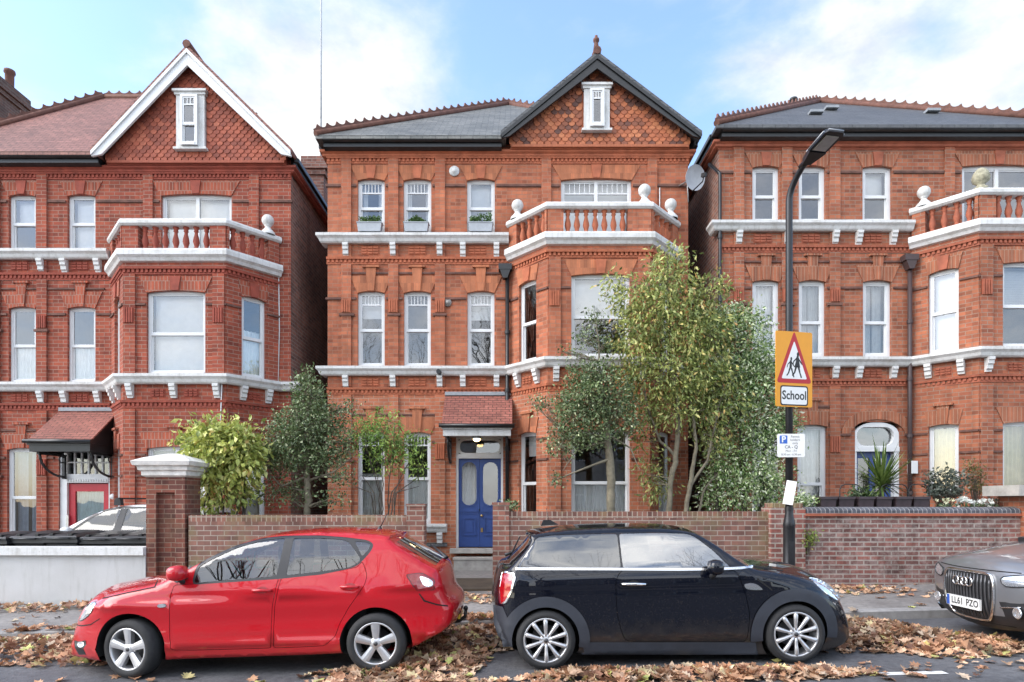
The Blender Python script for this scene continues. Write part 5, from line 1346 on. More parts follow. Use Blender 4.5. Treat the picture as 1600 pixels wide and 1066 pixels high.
def sfront(y,z,off=0):
    # point on the nose skin
    O=suv.out; n=len(O); best=None
    for i in range(n):
        x,zz=suv.poly[i]
        if x>.75 or suv.nrm[i].x>-.1: continue
        we=suv.W(x,zz); v=max(-1,min(1,y/we)); k=O[i][3]*(1-v*v); nx=suv.nrm[i]
        p=(x+nx.x*k,zz+nx.y*k,nx)
        if best is None or abs(p[1]-z)<abs(best[1]-z): best2=best; best=p
    # refine linearly between neighbours
    pts=[]
    for i in range(n):
        x,zz=suv.poly[i]
        if x>.75 or suv.nrm[i].x>-.1: continue
        we=suv.W(x,zz); v=max(-1,min(1,y/we)); k=O[i][3]*(1-v*v); nx=suv.nrm[i]; pts.append((zz+nx.y*k,x+nx.x*k))
    pts.sort(); 
    xx=lerp_tab(pts,z)
    return Vector((xx-off,y,z))
def fpanel(name,poly,mat,off,par=None,step=.03,thick=.02):
    # poly in (y,z), laid on the nose
    pl=[Vector(p) for p in poly]; n=len(pl); pts=list(pl); ed=[(i,(i+1)%n) for i in range(n)]
    y0=min(p.x for p in pl);y1=max(p.x for p in pl);z0=min(p.y for p in pl);z1=max(p.y for p in pl)
    a=y0+step
    while a<y1:
        b=z0+step
        while b<z1:
            if inpoly((a,b),poly) and min(segd((a,b),poly[i],poly[(i+1)%n]) for i in range(n))>.008: pts.append(Vector((a,b)))
            b+=step
        a+=step
    v,e,f,*_=geometry.delaunay_2d_cdt(pts,ed,[],0,1e-5)
    t=MB()
    for p in v: t.v.append(sfront(p.x,p.y,off))
    nv=len(t.v)
    for q in f:
        c=((v[q[0]].x+v[q[1]].x+v[q[2]].x)/3,(v[q[0]].y+v[q[1]].y+v[q[2]].y)/3)
        if inpoly(c,poly): t.fa(q,0,True)
    for i in range(n):
        p,q=poly[i],poly[(i+1)%n]; a=sfront(p[0],p[1],off);b=sfront(q[0],q[1],off); A=[t.av(a),t.av(b),t.av(b+Vector((thick,0,0))),t.av(a+Vector((thick,0,0)))]; t.fa(A)
    return t.build(name,mat,par or suv.root,fix=True)
gr=[(-.30,.29),(-.22,.26),(.22,.26),(.30,.29),(.375,.45),(.39,.66),(.36,.765),(.30,.79),(-.30,.79),(-.36,.765),(-.39,.66),(-.375,.45)]
G=smooth_poly(gr,2)
grille=fpanel('grille',G,m_trim,.004)
def edge_tube(pl,r,off,closed=True,n=6):
    t=MB(); p=[sfront(a,b,off) for a,b in pl]; t.tube(p+[p[0],p[1]],r,n,cap=False); return t
edge_tube(G,.017,.012).build('grille_surround',m_chrome,grille)
for k in range(15):
    y=-.336+.048*k; zt=.765 if abs(y)<.31 else .72; zb=.30 if abs(y)<.3 else .48
    t=MB(); t.tube([sfront(y,zb+(zt-zb)*j/5,.012) for j in range(6)],.011,6); t.build('grille_bar',plain('grille_grey',(.10,.10,.105),.35,.6) if k==0 else bpy.data.materials['grille_grey'],grille)
for k in range(4):
    y=-.102+.068*k; t=MB(); c=[(y+.047*math.cos(2*PI*j/20),.675+.047*math.sin(2*PI*j/20)) for j in range(20)]
    p=[sfront(a,b,.034+.004*(k%2)) for a,b in c]; t.tube(p+[p[0],p[1]],.0095,6,cap=False); t.build('emblem_ring',m_chrome,grille)
# number plate, flat, square to the nose
xp=sfront(0,.44,.03).x-.01; t=MB(); t.box(xp-.006,xp+.02,-.26,.26,.375,.495); pl_=t.build('number_plate',plain('white_plate',(.74,.74,.72),.35,var=.02),suv.root)
Mp=Matrix(((0,0,-1,xp-.0075),(-1,0,0,-.025),(0,1,0,.437),(0,0,0,1)))
m_pk=plain('plate_black',(.01,.01,.01),.5)
for tx,dx in (('LL61',-.108),('PZO',.127)):
    t=MB(); text_mesh(t,tx,.105,Mp@Matrix.Translation((dx,0,0)),0,bold=.002,sx=.93); t.build('lettering',m_pk,pl_)
t=MB(); t.poly([(xp-.0072,.258,.378),(xp-.0072,.258,.492),(xp-.0072,.212,.492),(xp-.0072,.212,.378)]); t.build('blue_band',plain('plate_blue',(.03,.10,.42),.4),pl_)
fpanel('lower_grille',[(-.56,.205),(.56,.205),(.50,.245),(-.50,.245)],m_dark,.006)
for sd in (-1,1):
    hl=smooth_poly([(sd*.44,.765),(sd*.58,.795),(sd*.74,.82),(sd*.75,.70),(sd*.60,.675),(sd*.48,.675)],1)
    o=fpanel('headlight',hl,m_lens,.008); edge_tube(hl,.007,.008).build('headlight_rim',m_trim,o)
    iv=[(sd*.43,.50),(sd*.74,.525),(sd*.74,.33),(sd*.46,.31)]
    o=fpanel('air_intake',iv,m_trim,.004)
    p=sfront(sd*.62,.41,.02); t=MB(); t.lathe([(.055,0),(.062,.012),(.05,.02),(.04,.008),(.001,.012)],16,(0,0,0),'x'); t.v=[Vector((-v.x,v.y,v.z))+p for v in t.v]; t.build('fog_lamp',m_lens,o)
    t=MB(); t.tube([sfront(sd*(.44+.026*k),.44+.004*k,.012) for k in range(9)],.006,5); t.build('intake_bar',m_chrome,o)
hlS=smooth_poly([(.15,.795),(.3,.82),(.46,.835),(.60,.845),(.55,.765),(.36,.715),(.18,.70)],1)
for sd in (-1,1):
    o=suv.surf([(hlS,[],0)],'headlight',[m_lens],sd,off=.006,step=.04); suv.surf([(inset(hlS,-.008),[inset(hlS,.002)],0)],'headlight_rim',[m_trim],sd,off=.004,step=.05,par=o)
    suv.surf([(dens([(.10,.52),(.36,.53),(.36,.40),(.30,.33),(.11,.32)],.04),[],0)],'air_intake',[m_trim],sd,off=.004,step=.05)
    suv.surf([(dens([(.06,.30),(.36,.30),(.46,.25),(.46,.22),(.10,.23)],.04),[],0)],'silver_lip',[m_chrome],sd,off=.006,step=.05)
    suv.surf([(dens([(.13,.850),(.30,.868),(.60,.882),(.95,.905),(1.25,.93),(1.25,.938),(.95,.913),(.60,.890),(.30,.876),(.13,.858)],.04),[],0)],'bonnet_shut_line',[m_dark],sd,off=.002,step=.05)
t=MB(); t.tube([sfront(-.62+1.24*k/20,.822,.003) for k in range(21)],.006,5); t.build('bonnet_shut_line',m_dark,suv.root)
# ---- white estate parked on the left forecourt (faces left)
m_whitep=NT('white_car_paint'); m_whitep.base((.62,.63,.64)); m_whitep.rough(.35); m_whitep.b.inputs['Coat Weight'].default_value=1; m_whitep=m_whitep.mat
est=Car('parked_car','white estate car with black roof bars on the left forecourt, behind the bins',(-9.85,12.95,.02),
 [(.15,.80),(.3,.86),(.5,.88),(.9,.88),(1.05,.85),(1.2,.78),(1.5,.66),(1.7,.6)],((.9,0,.15),(3.5,4.3,.12)),dict(glass=m_carglass),px=False)
est.outline([(.4,.2,.03,.05,'dark'),(.1,.25,.08,.1),(.03,.45,.14,.12),(.05,.7,.16,.12),(.2,.92,.14,.09),(.7,1.05,.12,.07),(1.2,1.13,.07,.06,'ws'),(1.6,1.38,.06,.05,'ws'),(2.02,1.58,.06,.04),(2.4,1.645,.08,.03),(3.0,1.66,.08,.03),(3.7,1.62,.08,.03),(4.0,1.57,.05,.03,'rw'),(4.15,1.3,.06,.05,'rw'),(4.25,1.08,.1,.07),(4.32,.85,.14,.09),(4.34,.5,.14,.1),(4.25,.28,.1,.05),(4.0,.2,.03,.02,'dark'),(2,.19,.03,0,'dark')])
arE=[circ((.85,.32),.37,24),circ((3.45,.32),.37,24)]
winE=[[(1.50,1.12),(1.8,1.36),(2.02,1.50),(2.34,1.555),(2.28,1.14)],[(2.42,1.14),(2.46,1.555),(3.0,1.56),(3.2,1.54),(3.24,1.16)],[(3.34,1.17),(3.30,1.53),(3.75,1.49),(3.95,1.3),(3.9,1.2)]]
carshell(est,winE,[[(1.35,1.08),(1.32,.7),(1.36,.35),(2.33,.33),(2.35,1.1)],[(2.37,1.1),(2.35,.33),(3.0,.35),(3.1,.6),(3.28,.85),(3.28,1.12)]],arE,['body','dark'],[m_whitep,m_trim])
spE=[(1.40,1.08),(1.76,1.39),(2.0,1.535),(2.36,1.59),(3.2,1.585),(3.8,1.53),(4.02,1.31),(3.98,1.13),(3.2,1.10)]
for sd in (-1,1): est.surf([(rnd(spE,.05),[rnd(h,.035) for h in winE],0)],'window_trim',[m_trim],sd,off=.003,step=.1)
for h in winE:
    for sd in (-1,1): est.surf([(inset(rnd(h,.035),.001),[],0)],'side_window',[m_carglass],sd,off=-.004,step=.12)
est.glass_strip('ws','windscreen'); est.glass_strip('rw','rear_window'); mirror(est,(1.50,1.13),(.2,.16,.2),m_whitep,-1,None)
for sd in (-1,1): est.surf([([(4.02,.82),(4.30,.82),(4.26,1.08),(4.12,1.25),(4.05,1.1)],[],0)],'tail_light',[m_redlens],sd,off=.006,step=.06)
for x in (.85,3.45):
    for sd in (-1,1): wheel(est.root,x,sd*.76,.32,.32,.22,.2,'seven')
interior(est,(2.0,2.9),.62,-1,.36,dash=1.45)
for x in (2.25,2.95):
    t=MB(); z=est.out and 1.66; t.box(x-.03,x+.03,-.62,.62,z+.07,z+.10)
    for y in (-.58,.58): t.prism([(x-.07,z-.05),(x+.07,z-.05),(x+.05,z+.07),(x-.05,z+.07)],y-.05,y+.05,'y')
    t.build('roof_bar',m_trim,est.root)
# ------------------------------------------------------------------ trees, shrubs, leaves
def limb(t,p,q,r0,r1,rng,wob=.06,n=5,m=0):
    p=Vector(p);q=Vector(q); L=(q-p).length; pts=[]
    for k in range(n+1):
        f=k/n; w=math.sin(PI*f)*wob*L
        pts.append(p.lerp(q,f)+Vector((rng.uniform(-1,1),rng.uniform(-1,1),rng.uniform(-.5,.5)))*w)
    t.tube(pts,[r0+(r1-r0)*k/n for k in range(n+1)],6 if r0>.012 else 4,m,cap=False)
    return pts
def leaf(t,p,d,L,w,rng,m=0,fold=.25):
    d=d.normalized(); s=d.cross(Vector((rng.uniform(-1,1),rng.uniform(-1,1),rng.uniform(-1,1))))
    if s.length<1e-4: return
    s.normalize(); n=d.cross(s)
    a=p; c=p+d*L-n*L*.15; b=p+d*L*.5
    i=[t.av(a),t.av(b+s*w+n*w*fold),t.av(c),t.av(b-s*w+n*w*fold),t.av(b)]
    t.fa((i[0],i[1],i[4]),m);t.fa((i[1],i[2],i[4]),m);t.fa((i[2],i[3],i[4]),m);t.fa((i[3],i[0],i[4]),m)
def tree(name,label,cat,base,stems,blobs,leafm,barkm,nleaf,L,w,seed,droop=.3,tw=.9,clump=.16,per=9,group=None,up=.3,limbn=7):
    """stems: list of polylines with radii (absolute); blobs: (center, (rx,ry,rz), weight)"""
    rng=random.Random(seed); base=Vector(base); o=empty(name,base,label,cat,group)
    t=MB(Matrix.Translation(-base)); nodes=[]
    for pts,rad in stems:
        pts=[Vector(p) for p in pts]; fine=[];fr=[]
        for a,b,ra,rb in zip(pts,pts[1:],rad,rad[1:]):
            k=max(2,int((b-a).length/.15))
            for j in range(k):
                f=j/k; fine.append(a.lerp(b,f)+Vector((rng.gauss(0,.008),rng.gauss(0,.008),0))); fr.append((ra+(rb-ra)*f)*rng.uniform(.93,1.07))
        fine.append(pts[-1]); fr.append(rad[-1]); t.tube(fine,fr,9,0,cap=False); nodes+=list(zip(fine,fr))
    lt=MB(Matrix.Translation(-base)); tot=sum(b[2] for b in blobs)
    tw_=[]
    for c,r,wt in blobs:
        c=Vector(c)
        # limb from the nearest stem node that lies lower
        cand=[n for n in nodes if n[0].z<c.z+.25*r[2]] or nodes
        for _ in range(limbn):
            while True:
                v=Vector((rng.uniform(-1,1),rng.uniform(-1,1),rng.uniform(-1,1)))
                if v.length<=1: break
            e=c+Vector((v.x*r[0],v.y*r[1],v.z*r[2]))*.8
            n0=min(cand,key=lambda n:(n[0]-e).length+max(0,n[0].z-e.z+.1)*1.5)
            tw_.append((limb(t,n0[0],e,min(n0[1]*.6,.018),.004,rng,.07,4),c,r))
        ncl=int(nleaf*wt/tot/per)
        mytw=[q for q in tw_ if q[1] is c]
        for _ in range(ncl):
            v=Vector((rng.gauss(0,1),rng.gauss(0,1),rng.gauss(0,1))).normalized()*(rng.random()**.42)
            e=c+Vector((v.x*r[0],v.y*r[1],v.z*r[2]))
            if rng.random()<.3:
                q=rng.choice(mytw)[0]; src=q[rng.randint(1,len(q)-1)]
                if (src-e).length<.6: t.tube([src,src.lerp(e,.5)+Vector((0,0,.02)),e],[.004,.003,.002],3,0,cap=False)
            out=Vector((v.x/r[0],v.y/r[1],v.z/r[2]))
            out=out.normalized() if out.length>0 else Vector((0,0,1))
            for k in range(per):
                p=e+Vector((rng.gauss(0,1),rng.gauss(0,1),rng.gauss(0,1)))*clump*.5
                d=out*.7+Vector((rng.uniform(-1,1),rng.uniform(-1,1),rng.uniform(-1,1)))*tw+Vector((0,0,up-droop*2*rng.random()))
                s=rng.uniform(.45,1.25); leaf(lt,p,d,L*s,w*s,rng)
    part(t,'trunk',barkm,o); part(lt,'crown',leafm,o)
    return o
m_barkG=plain('grey_olive_bark',(.19,.165,.115),.9,var=.35,scale=9,bump=.4)
m_barkD=plain('dark_twig_bark',(.085,.07,.055),.9,var=.3,scale=9,bump=.4)
lf=lambda n,st,tr=.25,ro=.5: islandmat(n,st,ro,tr)
m_aucuba=lf('spotted_laurel_leaf',[(0,(0.146,0.185,0.045)),(.3,(0.350,0.412,0.097)),(.65,(0.525,0.567,0.149)),(.9,(0.671,0.652,0.238)),(1,(0.437,0.284,0.075))],.22,.35)
m_holly=lf('holly_leaf',[(0,(0.053,0.085,0.033)),(.45,(0.110,0.163,0.063)),(.8,(0.205,0.266,0.114)),(.95,(0.374,0.429,0.244)),(1,(0.590,0.601,0.380))],.1,.3)
m_willow=lf('fine_green_leaf',[(0,(0.117,0.215,0.047)),(.5,(0.215,0.352,0.075)),(1,(0.391,0.508,0.131))],.3,.5)
m_olive=lf('yellow_green_leaf',[(0,(0.104,0.148,0.035)),(.3,(0.226,0.278,0.078)),(.6,(0.347,0.391,0.122)),(.85,(0.486,0.486,0.174)),(.95,(0.573,0.469,0.174)),(1,(0.556,0.243,0.087))],.25,.4)
m_varieg=lf('variegated_leaf',[(0,(0.056,0.120,0.031)),(.3,(0.135,0.239,0.062)),(.5,(0.316,0.431,0.166)),(.72,(0.631,0.718,0.414)),(1,(0.764,0.780,0.642))],.22,.45)
P=at
# spotted laurel dome behind the left brick wall
Y=11.95; b=P(350,806,Y)
sh=[]
rg=random.Random(4)
for k in range(9):
    x=b.x+rg.uniform(-.45,.45); sh.append(([(b.x+(x-b.x)*.5,Y+rg.uniform(-.2,.2),-.05),(x,Y+rg.uniform(-.3,.3),1.6),(x+rg.uniform(-.2,.2),Y,2.4)],[.022,.017,.01]))
def bl(px,py,rpx,rpz,Y,ry,w): c=P(px,py,Y); return ((c.x,c.y,c.z),(rpx*Y/F,ry,rpz*Y/F),w)
tree('spotted_laurel','domed yellow-green spotted laurel bush behind the wall, beside the white capped pier','bush',(b.x,Y,-.1),sh,
 [bl(348,695,57,38,Y,.55,5),bl(315,700,28,30,Y,.35,1.4),bl(378,715,30,38,Y,.4,1.6),bl(350,765,52,45,Y+.1,.4,1.5),bl(330,735,30,26,Y-.25,.25,.7)],m_aucuba,m_barkD,5200,.145,.034,3,droop=.75,clump=.22,per=7,tw=.7,up=.1)
# dark holly left of the middle house
Y=12.6; b=P(482,806,Y)
tree('holly_tree','dark grey-green holly between the left and middle houses','tree',(b.x,Y,.0),
 [([(b.x,Y,-.1),P(480,745,Y),P(478,690,Y),P(482,640,Y),P(482,585,Y)],[.075,.065,.05,.03,.008]),([P(480,745,Y),P(440,760,Y-.1),P(420,740,Y-.1)],[.03,.02,.01]),([P(480,752,Y),P(520,738,Y-.2),P(548,716,Y-.2)],[.03,.018,.008])],
 [bl(484,625,26,36,Y,.35,1.9),bl(470,668,44,34,Y,.5,3),bl(448,690,40,30,Y,.5,2.2),bl(510,660,30,26,Y,.4,1.5),bl(532,690,24,22,Y-.1,.3,.7),bl(470,715,60,22,Y,.5,2),bl(505,720,36,24,Y,.4,1.1),bl(425,720,30,30,Y,.4,1.0),bl(445,770,50,22,Y+.1,.4,1.1),bl(536,745,18,10,Y-.2,.2,.25),bl(520,780,24,8,Y-.2,.2,.2),bl(478,592,10,16,Y,.12,.35),bl(545,640,18,8,Y-.1,.2,.2)],m_holly,m_barkG,12500,.068,.019,11,droop=.3,clump=.17,per=8)
# thin light green shrub with bare stems
Y=12.7; b=P(600,806,Y); st=[]
rg=random.Random(9)
for ex,ey in ((560,740),(575,690),(600,680),(620,665),(645,700),(660,740),(630,745),(590,735),(550,760),(655,760)):
    m=P(600+(ex-600)*.35,770,Y); e=P(ex,ey,Y); st.append(([(b.x+rg.uniform(-.1,.1),Y+rg.uniform(-.1,.1),.1),(m.x,Y+rg.uniform(-.2,.1),m.z),(e.x,Y+rg.uniform(-.3,.3),e.z)],[.017,.012,.005]))
tree('wispy_shrub','wispy light green shrub on bare dark stems in front of the middle house windows','shrub',(b.x,Y,.1),st,
 [bl(598,685,34,26,Y,.35,2),bl(570,668,24,14,Y,.3,.8),bl(625,700,22,20,Y,.3,1.0),bl(645,690,18,12,Y,.25,.5),bl(600,720,36,18,Y,.3,.9),bl(560,690,16,16,Y,.2,.5),bl(600,655,26,10,Y,.25,.5),bl(655,725,12,16,Y,.2,.3)],m_willow,m_barkD,2900,.095,.014,5,droop=.6,clump=.2,per=8)
# holly with a clear trunk in front of the bay
Y=12.15; b=P(957,806,Y)
tree('holly_tree','dark holly with a clear pale trunk and thin leader before the bay window','tree',(b.x,Y,.1),
 [([(b.x,Y,-.1),P(954,740,Y),P(951,690,Y),P(945,640,Y),P(937,580,Y),P(934,520,Y),P(928,488,Y)],[.085,.08,.07,.045,.022,.012,.004]),([P(951,718,Y),P(905,735,Y-.2),P(864,752,Y-.3)],[.03,.018,.008]),([P(950,690,Y),P(905,700,Y-.1),P(880,735,Y-.2)],[.025,.015,.006]),([P(950,680,Y),P(985,700,Y),P(1000,735,Y-.1)],[.025,.015,.006])],
 [bl(935,620,60,40,Y,.55,4),bl(900,640,42,36,Y,.5,2.4),bl(960,650,45,32,Y,.5,2),bl(880,690,32,22,Y-.1,.4,.9),bl(925,680,46,18,Y,.45,1.0),bl(925,585,40,20,Y,.4,1.4),bl(842,630,18,6,Y-.2,.15,.22),bl(912,530,14,10,Y,.2,.22),bl(945,540,10,12,Y,.15,.2),bl(930,500,5,18,Y,.08,.16),bl(886,550,9,6,Y-.1,.1,.1),bl(868,748,12,6,Y-.3,.12,.1)],m_holly,m_barkG,11000,.066,.018,21,droop=.35,clump=.16,per=8)
# yellow green multi-stem tree
Y=12.5
tree('multi_stem_tree','tall yellow-green tree on several slender bare stems, reaching the balcony','tree',(P(1045,806,Y).x,Y,.1),
 [([(P(1040,806,Y).x,Y,-.1),P(1047,760,Y),P(1058,700,Y),P(1060,640,Y),P(1052,560,Y),P(1040,450,Y)],[.06,.055,.05,.04,.025,.008]),([(P(1050,806,Y).x,Y-.1,-.1),P(1078,760,Y-.1),P(1088,700,Y-.1),P(1080,620,Y),P(1095,540,Y)],[.05,.045,.035,.025,.008]),([P(1078,760,Y-.1),P(1105,720,Y-.1),P(1120,650,Y),P(1130,600,Y)],[.03,.025,.018,.006]),([P(1055,712,Y),P(1032,690,Y),P(1012,640,Y),P(1000,560,Y)],[.03,.025,.018,.006]),([(P(1062,806,Y).x,Y+.1,-.1),P(1100,765,Y+.1),P(1122,740,Y+.1)],[.03,.022,.008])],
 [bl(1045,440,38,45,Y,.45,2.6),bl(1020,500,52,50,Y,.6,3.6),bl(1070,520,56,60,Y,.6,4),bl(985,480,26,26,Y,.35,1.0),bl(1040,590,66,45,Y,.6,3.6),bl(1095,590,46,50,Y,.5,2.4),bl(1110,455,24,24,Y,.3,.8),bl(1060,640,60,26,Y,.5,1.5),bl(1005,660,20,60,Y+.2,.3,.8),bl(1025,750,26,30,Y+.3,.3,.8),bl(1110,690,22,26,Y,.3,.6),bl(985,580,24,30,Y,.3,.7),bl(965,445,16,18,Y,.2,.35),bl(990,530,34,36,Y-.1,.4,1.2),bl(1118,530,34,50,Y,.4,1.6),bl(1130,620,30,40,Y,.4,1.0),bl(1048,400,12,14,Y,.15,.3)],m_olive,m_barkG,13500,.115,.021,31,droop=.85,clump=.26,per=13,tw=.65)
# variegated shrub
Y=12.9
tree('variegated_shrub','big white-and-green variegated shrub behind the wall beside the street lamp','shrub',(P(1170,806,Y).x,Y,.1),
 [([(P(1165,806,Y).x,Y,-.1),P(1160,700,Y),P(1150,600,Y),P(1160,520,Y)],[.06,.05,.035,.01]),([(P(1185,806,Y).x,Y,-.1),P(1195,700,Y),P(1200,620,Y)],[.05,.04,.012]),([(P(1125,806,Y).x,Y,-.1),P(1118,720,Y),P(1120,640,Y)],[.04,.03,.012])],
 [bl(1150,545,55,52,Y,.55,3.2),bl(1185,590,48,46,Y,.55,2.6),bl(1135,620,50,50,Y+.1,.5,2.4),bl(1190,660,44,44,Y,.5,2.2),bl(1160,720,56,46,Y,.5,2.6),bl(1140,770,50,34,Y,.45,1.8),bl(1205,760,28,40,Y,.4,1.3),bl(1225,665,20,26,Y,.3,.6),bl(1120,505,28,24,Y,.3,.9),bl(1160,500,30,16,Y,.3,.8)],m_varieg,m_barkD,25000,.085,.018,41,droop=.55,clump=.24,per=13)
# yucca in the right garden
c=P(1377,785,12.0); yo=empty('yucca',(c.x,12.0,.4),'spiky green yucca in front of the blue door of the right house','plant')
t=MB(); t.tube([(0,0,0),(.02,0,.5),(0,0,1.0),(0,0,1.55)],[.06,.055,.05,.05],8); part(t,'trunk',m_barkG,yo)
t=MB(); rg=random.Random(2)
for k in range(190):
    a=rg.uniform(0,2*PI); el=math.asin(min(.99,rg.uniform(-.35,1))); L=rg.uniform(.55,.85)*(1.15 if el>.5 else .9); d=Vector((math.cos(a)*math.cos(el),math.sin(a)*math.cos(el),math.sin(el)+.15)).normalized(); s=d.cross(Vector((0,0,1)))
    s=s.normalized() if s.length>.01 else Vector((1,0,0)); p=Vector((0,0,1.50+.16*rg.random())); g=-.22*(1-abs(d.z))
    A=[p,p+d*L*.35,p+d*L*.7+Vector((0,0,g*L*.4)),p+d*L+Vector((0,0,g*L))]; ww=[.012,.018,.014,.001]
    ids=[[t.av(q+s*w_),t.av(q-s*w_)] for q,w_ in zip(A,ww)]
    for i in range(3): t.fa((ids[i][0],ids[i][1],ids[i+1][1],ids[i+1][0]))
part(t,'fronds',lf('yucca_leaf',[(0,(.05,.09,.02)),(.5,(.09,.15,.03)),(1,(.18,.24,.07))],.2,.4),yo)
# small plants
def smallplant(name,label,c,rad,n,L,w,mat,seed,flat=.7,cat='plant',group=None):
    rg=random.Random(seed); o=empty(name,c,label,cat,group); t=MB(); st=MB()
    for k in range(max(4,n//16)):
        e=Vector((rg.uniform(-rad[0],rad[0])*.8,rg.uniform(-rad[1],rad[1])*.8,rg.uniform(.3,1)*rad[2])); st.tube([(e.x*.3,e.y*.3,-.05),(e.x*.7,e.y*.7,e.z*.6),e],[.006,.004,.002],4,0,cap=False)
        for j in range(16):
            p=e+Vector((rg.gauss(0,.06),rg.gauss(0,.06),rg.gauss(0,.05))); leaf(t,p,Vector((rg.uniform(-1,1),rg.uniform(-1,1),rg.uniform(-.3,1))),L*rg.uniform(.7,1.2),w,rg)
    part(st,'stems',m_barkD,o); part(t,'foliage',mat,o); return o
m_white_fl=lf('white_petal',[(0,(.62,.64,.60)),(1,(.78,.78,.76))],.2,.5); m_green=lf('garden_leaf',[(0,(.03,.06,.025)),(.6,(.07,.12,.05)),(1,(.16,.2,.09))],.2,.5)
m_greyleaf=lf('grey_leaf',[(0,(.05,.065,.05)),(.6,(.10,.12,.09)),(1,(.24,.25,.2))],.2,.5)
smallplant('trailing_plant','tufted pale green plant at the left end of the weathered wall top',P(1262,797,11.4),(.28,.15,.22),420,.07,.014,m_varieg,51)
smallplant('climbing_plant','dark rambling plant between the drainpipe and the boarded bay window',P(1475,790,12.2),(.42,.2,.62),900,.08,.02,m_greyleaf,52)
smallplant('climbing_plant','rusty green climber beside the right front bay window',P(1525,790,12.6),(.14,.14,.85),560,.06,.012,lf('rusty_leaf',[(0,(.07,.075,.02)),(.6,(.14,.13,.04)),(1,(.24,.15,.06))],.2,.5),53)
smallplant('bushy_plant','low dark green plant beneath the yucca',P(1345,795,11.8),(.35,.2,.3),420,.09,.02,m_green,54)
smallplant('wall_weed','bright green weed growing from the wall joint near the street lamp',P(1263,862,10.87),(.06,.05,.30),260,.05,.013,lf('weed_leaf',[(0,(.10,.16,.03)),(.6,(.2,.27,.05)),(1,(.34,.34,.10))],.3,.5),55)
smallplant('ivy_sprig','small dark ivy sprig at the foot of the drainpipe of the middle house',P(800,798,12.4),(.10,.08,.16),120,.07,.02,m_holly,56)
def flowers(label,px,n,mat,seed,r=.022):
    c=P(px,795,11.35); rg=random.Random(seed); o=empty('flowering_plant',(c.x,11.38,1.55),label,'flowers','flowers along the right wall top'); t=MB(); g=MB()
    for k in range(n):
        p=Vector((rg.uniform(-.14,.14),rg.uniform(-.1,.1),.07+rg.random()*.13))
        for j in range(5):
            a=2*PI*j/5+rg.random(); d=Vector((math.cos(a),math.sin(a)*.5-.5,math.sin(a)+.4)); leaf(t,p,d,r*2.1,r*.9,rg)
        g.tube([(p.x*.6,p.y*.6,0),p],[.003,.003],3,0,cap=False)
    for k in range(60): leaf(g,Vector((rg.uniform(-.15,.15),rg.uniform(-.1,.1),rg.random()*.1)),Vector((rg.uniform(-1,1),rg.uniform(-1,1),.6)),.07,.014,rg)
    part(t,'petals',mat,o); part(g,'foliage',m_green,o)
m_cream=lf('cream_petal',[(0,(.60,.60,.40)),(1,(.72,.70,.5))],.2,.5)
flowers('cream flowers right beside the dark troughs on the wall top',1478,9,m_cream,1); flowers('big round white flowers in the middle of the right wall top',1515,16,m_white_fl,2,.03); flowers('spiky white flowers nearest the stone-capped pier',1541,8,m_white_fl,3,.034)
o=tag(smallplant('trailing_plant','greyish bushy plant at the right end of the weathered wall top, beside the pier',P(1562,800,11.4),(.2,.12,.2),260,.06,.014,m_greyleaf,57))
# finial plant pot on the right house balcony corner
c=Vector((9.86,13.46,8.27)); o=empty('pineapple_finial',c,'mossy stone pineapple finial on the right house balcony corner','finial'); t=MB()
t.lathe([(.13,-.03),(.13,.03),(.09,.05),(.07,.10),(.15,.16),(.17,.24),(.14,.34),(.08,.42),(.001,.46)],14); part(t,'body',plain('mossy_stone',(.33,.31,.22),.9,var=.4,scale=14,bump=.6),o)
# ------------------------------------------------------------------ fallen leaves
LP=[(0,-.5),(.06,-.42),(.30,-.38),(.22,-.22),(.50,-.10),(.34,.02),(.46,.26),(.24,.22),(.16,.34),(0,.56),(-.16,.34),(-.24,.22),(-.46,.26),(-.34,.02),(-.50,-.10),(-.22,-.22),(-.30,-.38),(-.06,-.42)]
def plane_leaf(t,p,s,rng,tilt,m=0):
    yaw=rng.uniform(0,2*PI); M=Matrix.Translation(p)@Matrix.Rotation(yaw,4,'Z')@Matrix.Rotation(rng.gauss(0,tilt),4,'X')@Matrix.Rotation(rng.gauss(0,tilt),4,'Y')
    cu=rng.uniform(-.5,1.3); cv=rng.uniform(-.3,.9); ax=rng.uniform(0,PI); ca,sa=math.cos(ax),math.sin(ax)
    def q(x,y):
        u=x*ca+y*sa; v=-x*sa+y*ca; return M@Vector((x*s,y*s,(cu*u*u+cv*v*v+.06*math.sin(9*u))*s*.9))
    i0=[t.av(q(x,y)) for x,y in LP]; c=[t.av(q(x*.42,y*.42)) for x,y in LP]; o=t.av(q(0,0)); n=len(LP)
    for k in range(n):
        k2=(k+1)%n; t.fa((i0[k],i0[k2],c[k2],c[k]),m,True); t.fa((c[k],c[k2],o),m,True)
rng=random.Random(77)
t=MB()
def surf_z(x,y): return gz(x)+(0.0 if y<KY else .122)
def drift(fn,n,x0,x1,y0,y1,s0=.06,s1=.145,tilt=.42):
    k=0;tries=0
    while k<n and tries<n*30:
        tries+=1; x=rng.uniform(x0,x1); y=rng.uniform(y0,y1); h=fn(x,y)
        if h<=0 or (h<.02 and rng.random()>h/.02*.9+.1): continue
        z=surf_z(x,y)+.012+(h*rng.random()**.35 if h>.03 else rng.random()*.012)
        plane_leaf(t,Vector((x,y,z)),rng.uniform(s0,s1),rng,tilt if h>.03 else .16); k+=1
def bump(x,y,cx,cy,rx,ry): 
    q=((x-cx)/rx)**2+((y-cy)/ry)**2; return max(0,1-q)
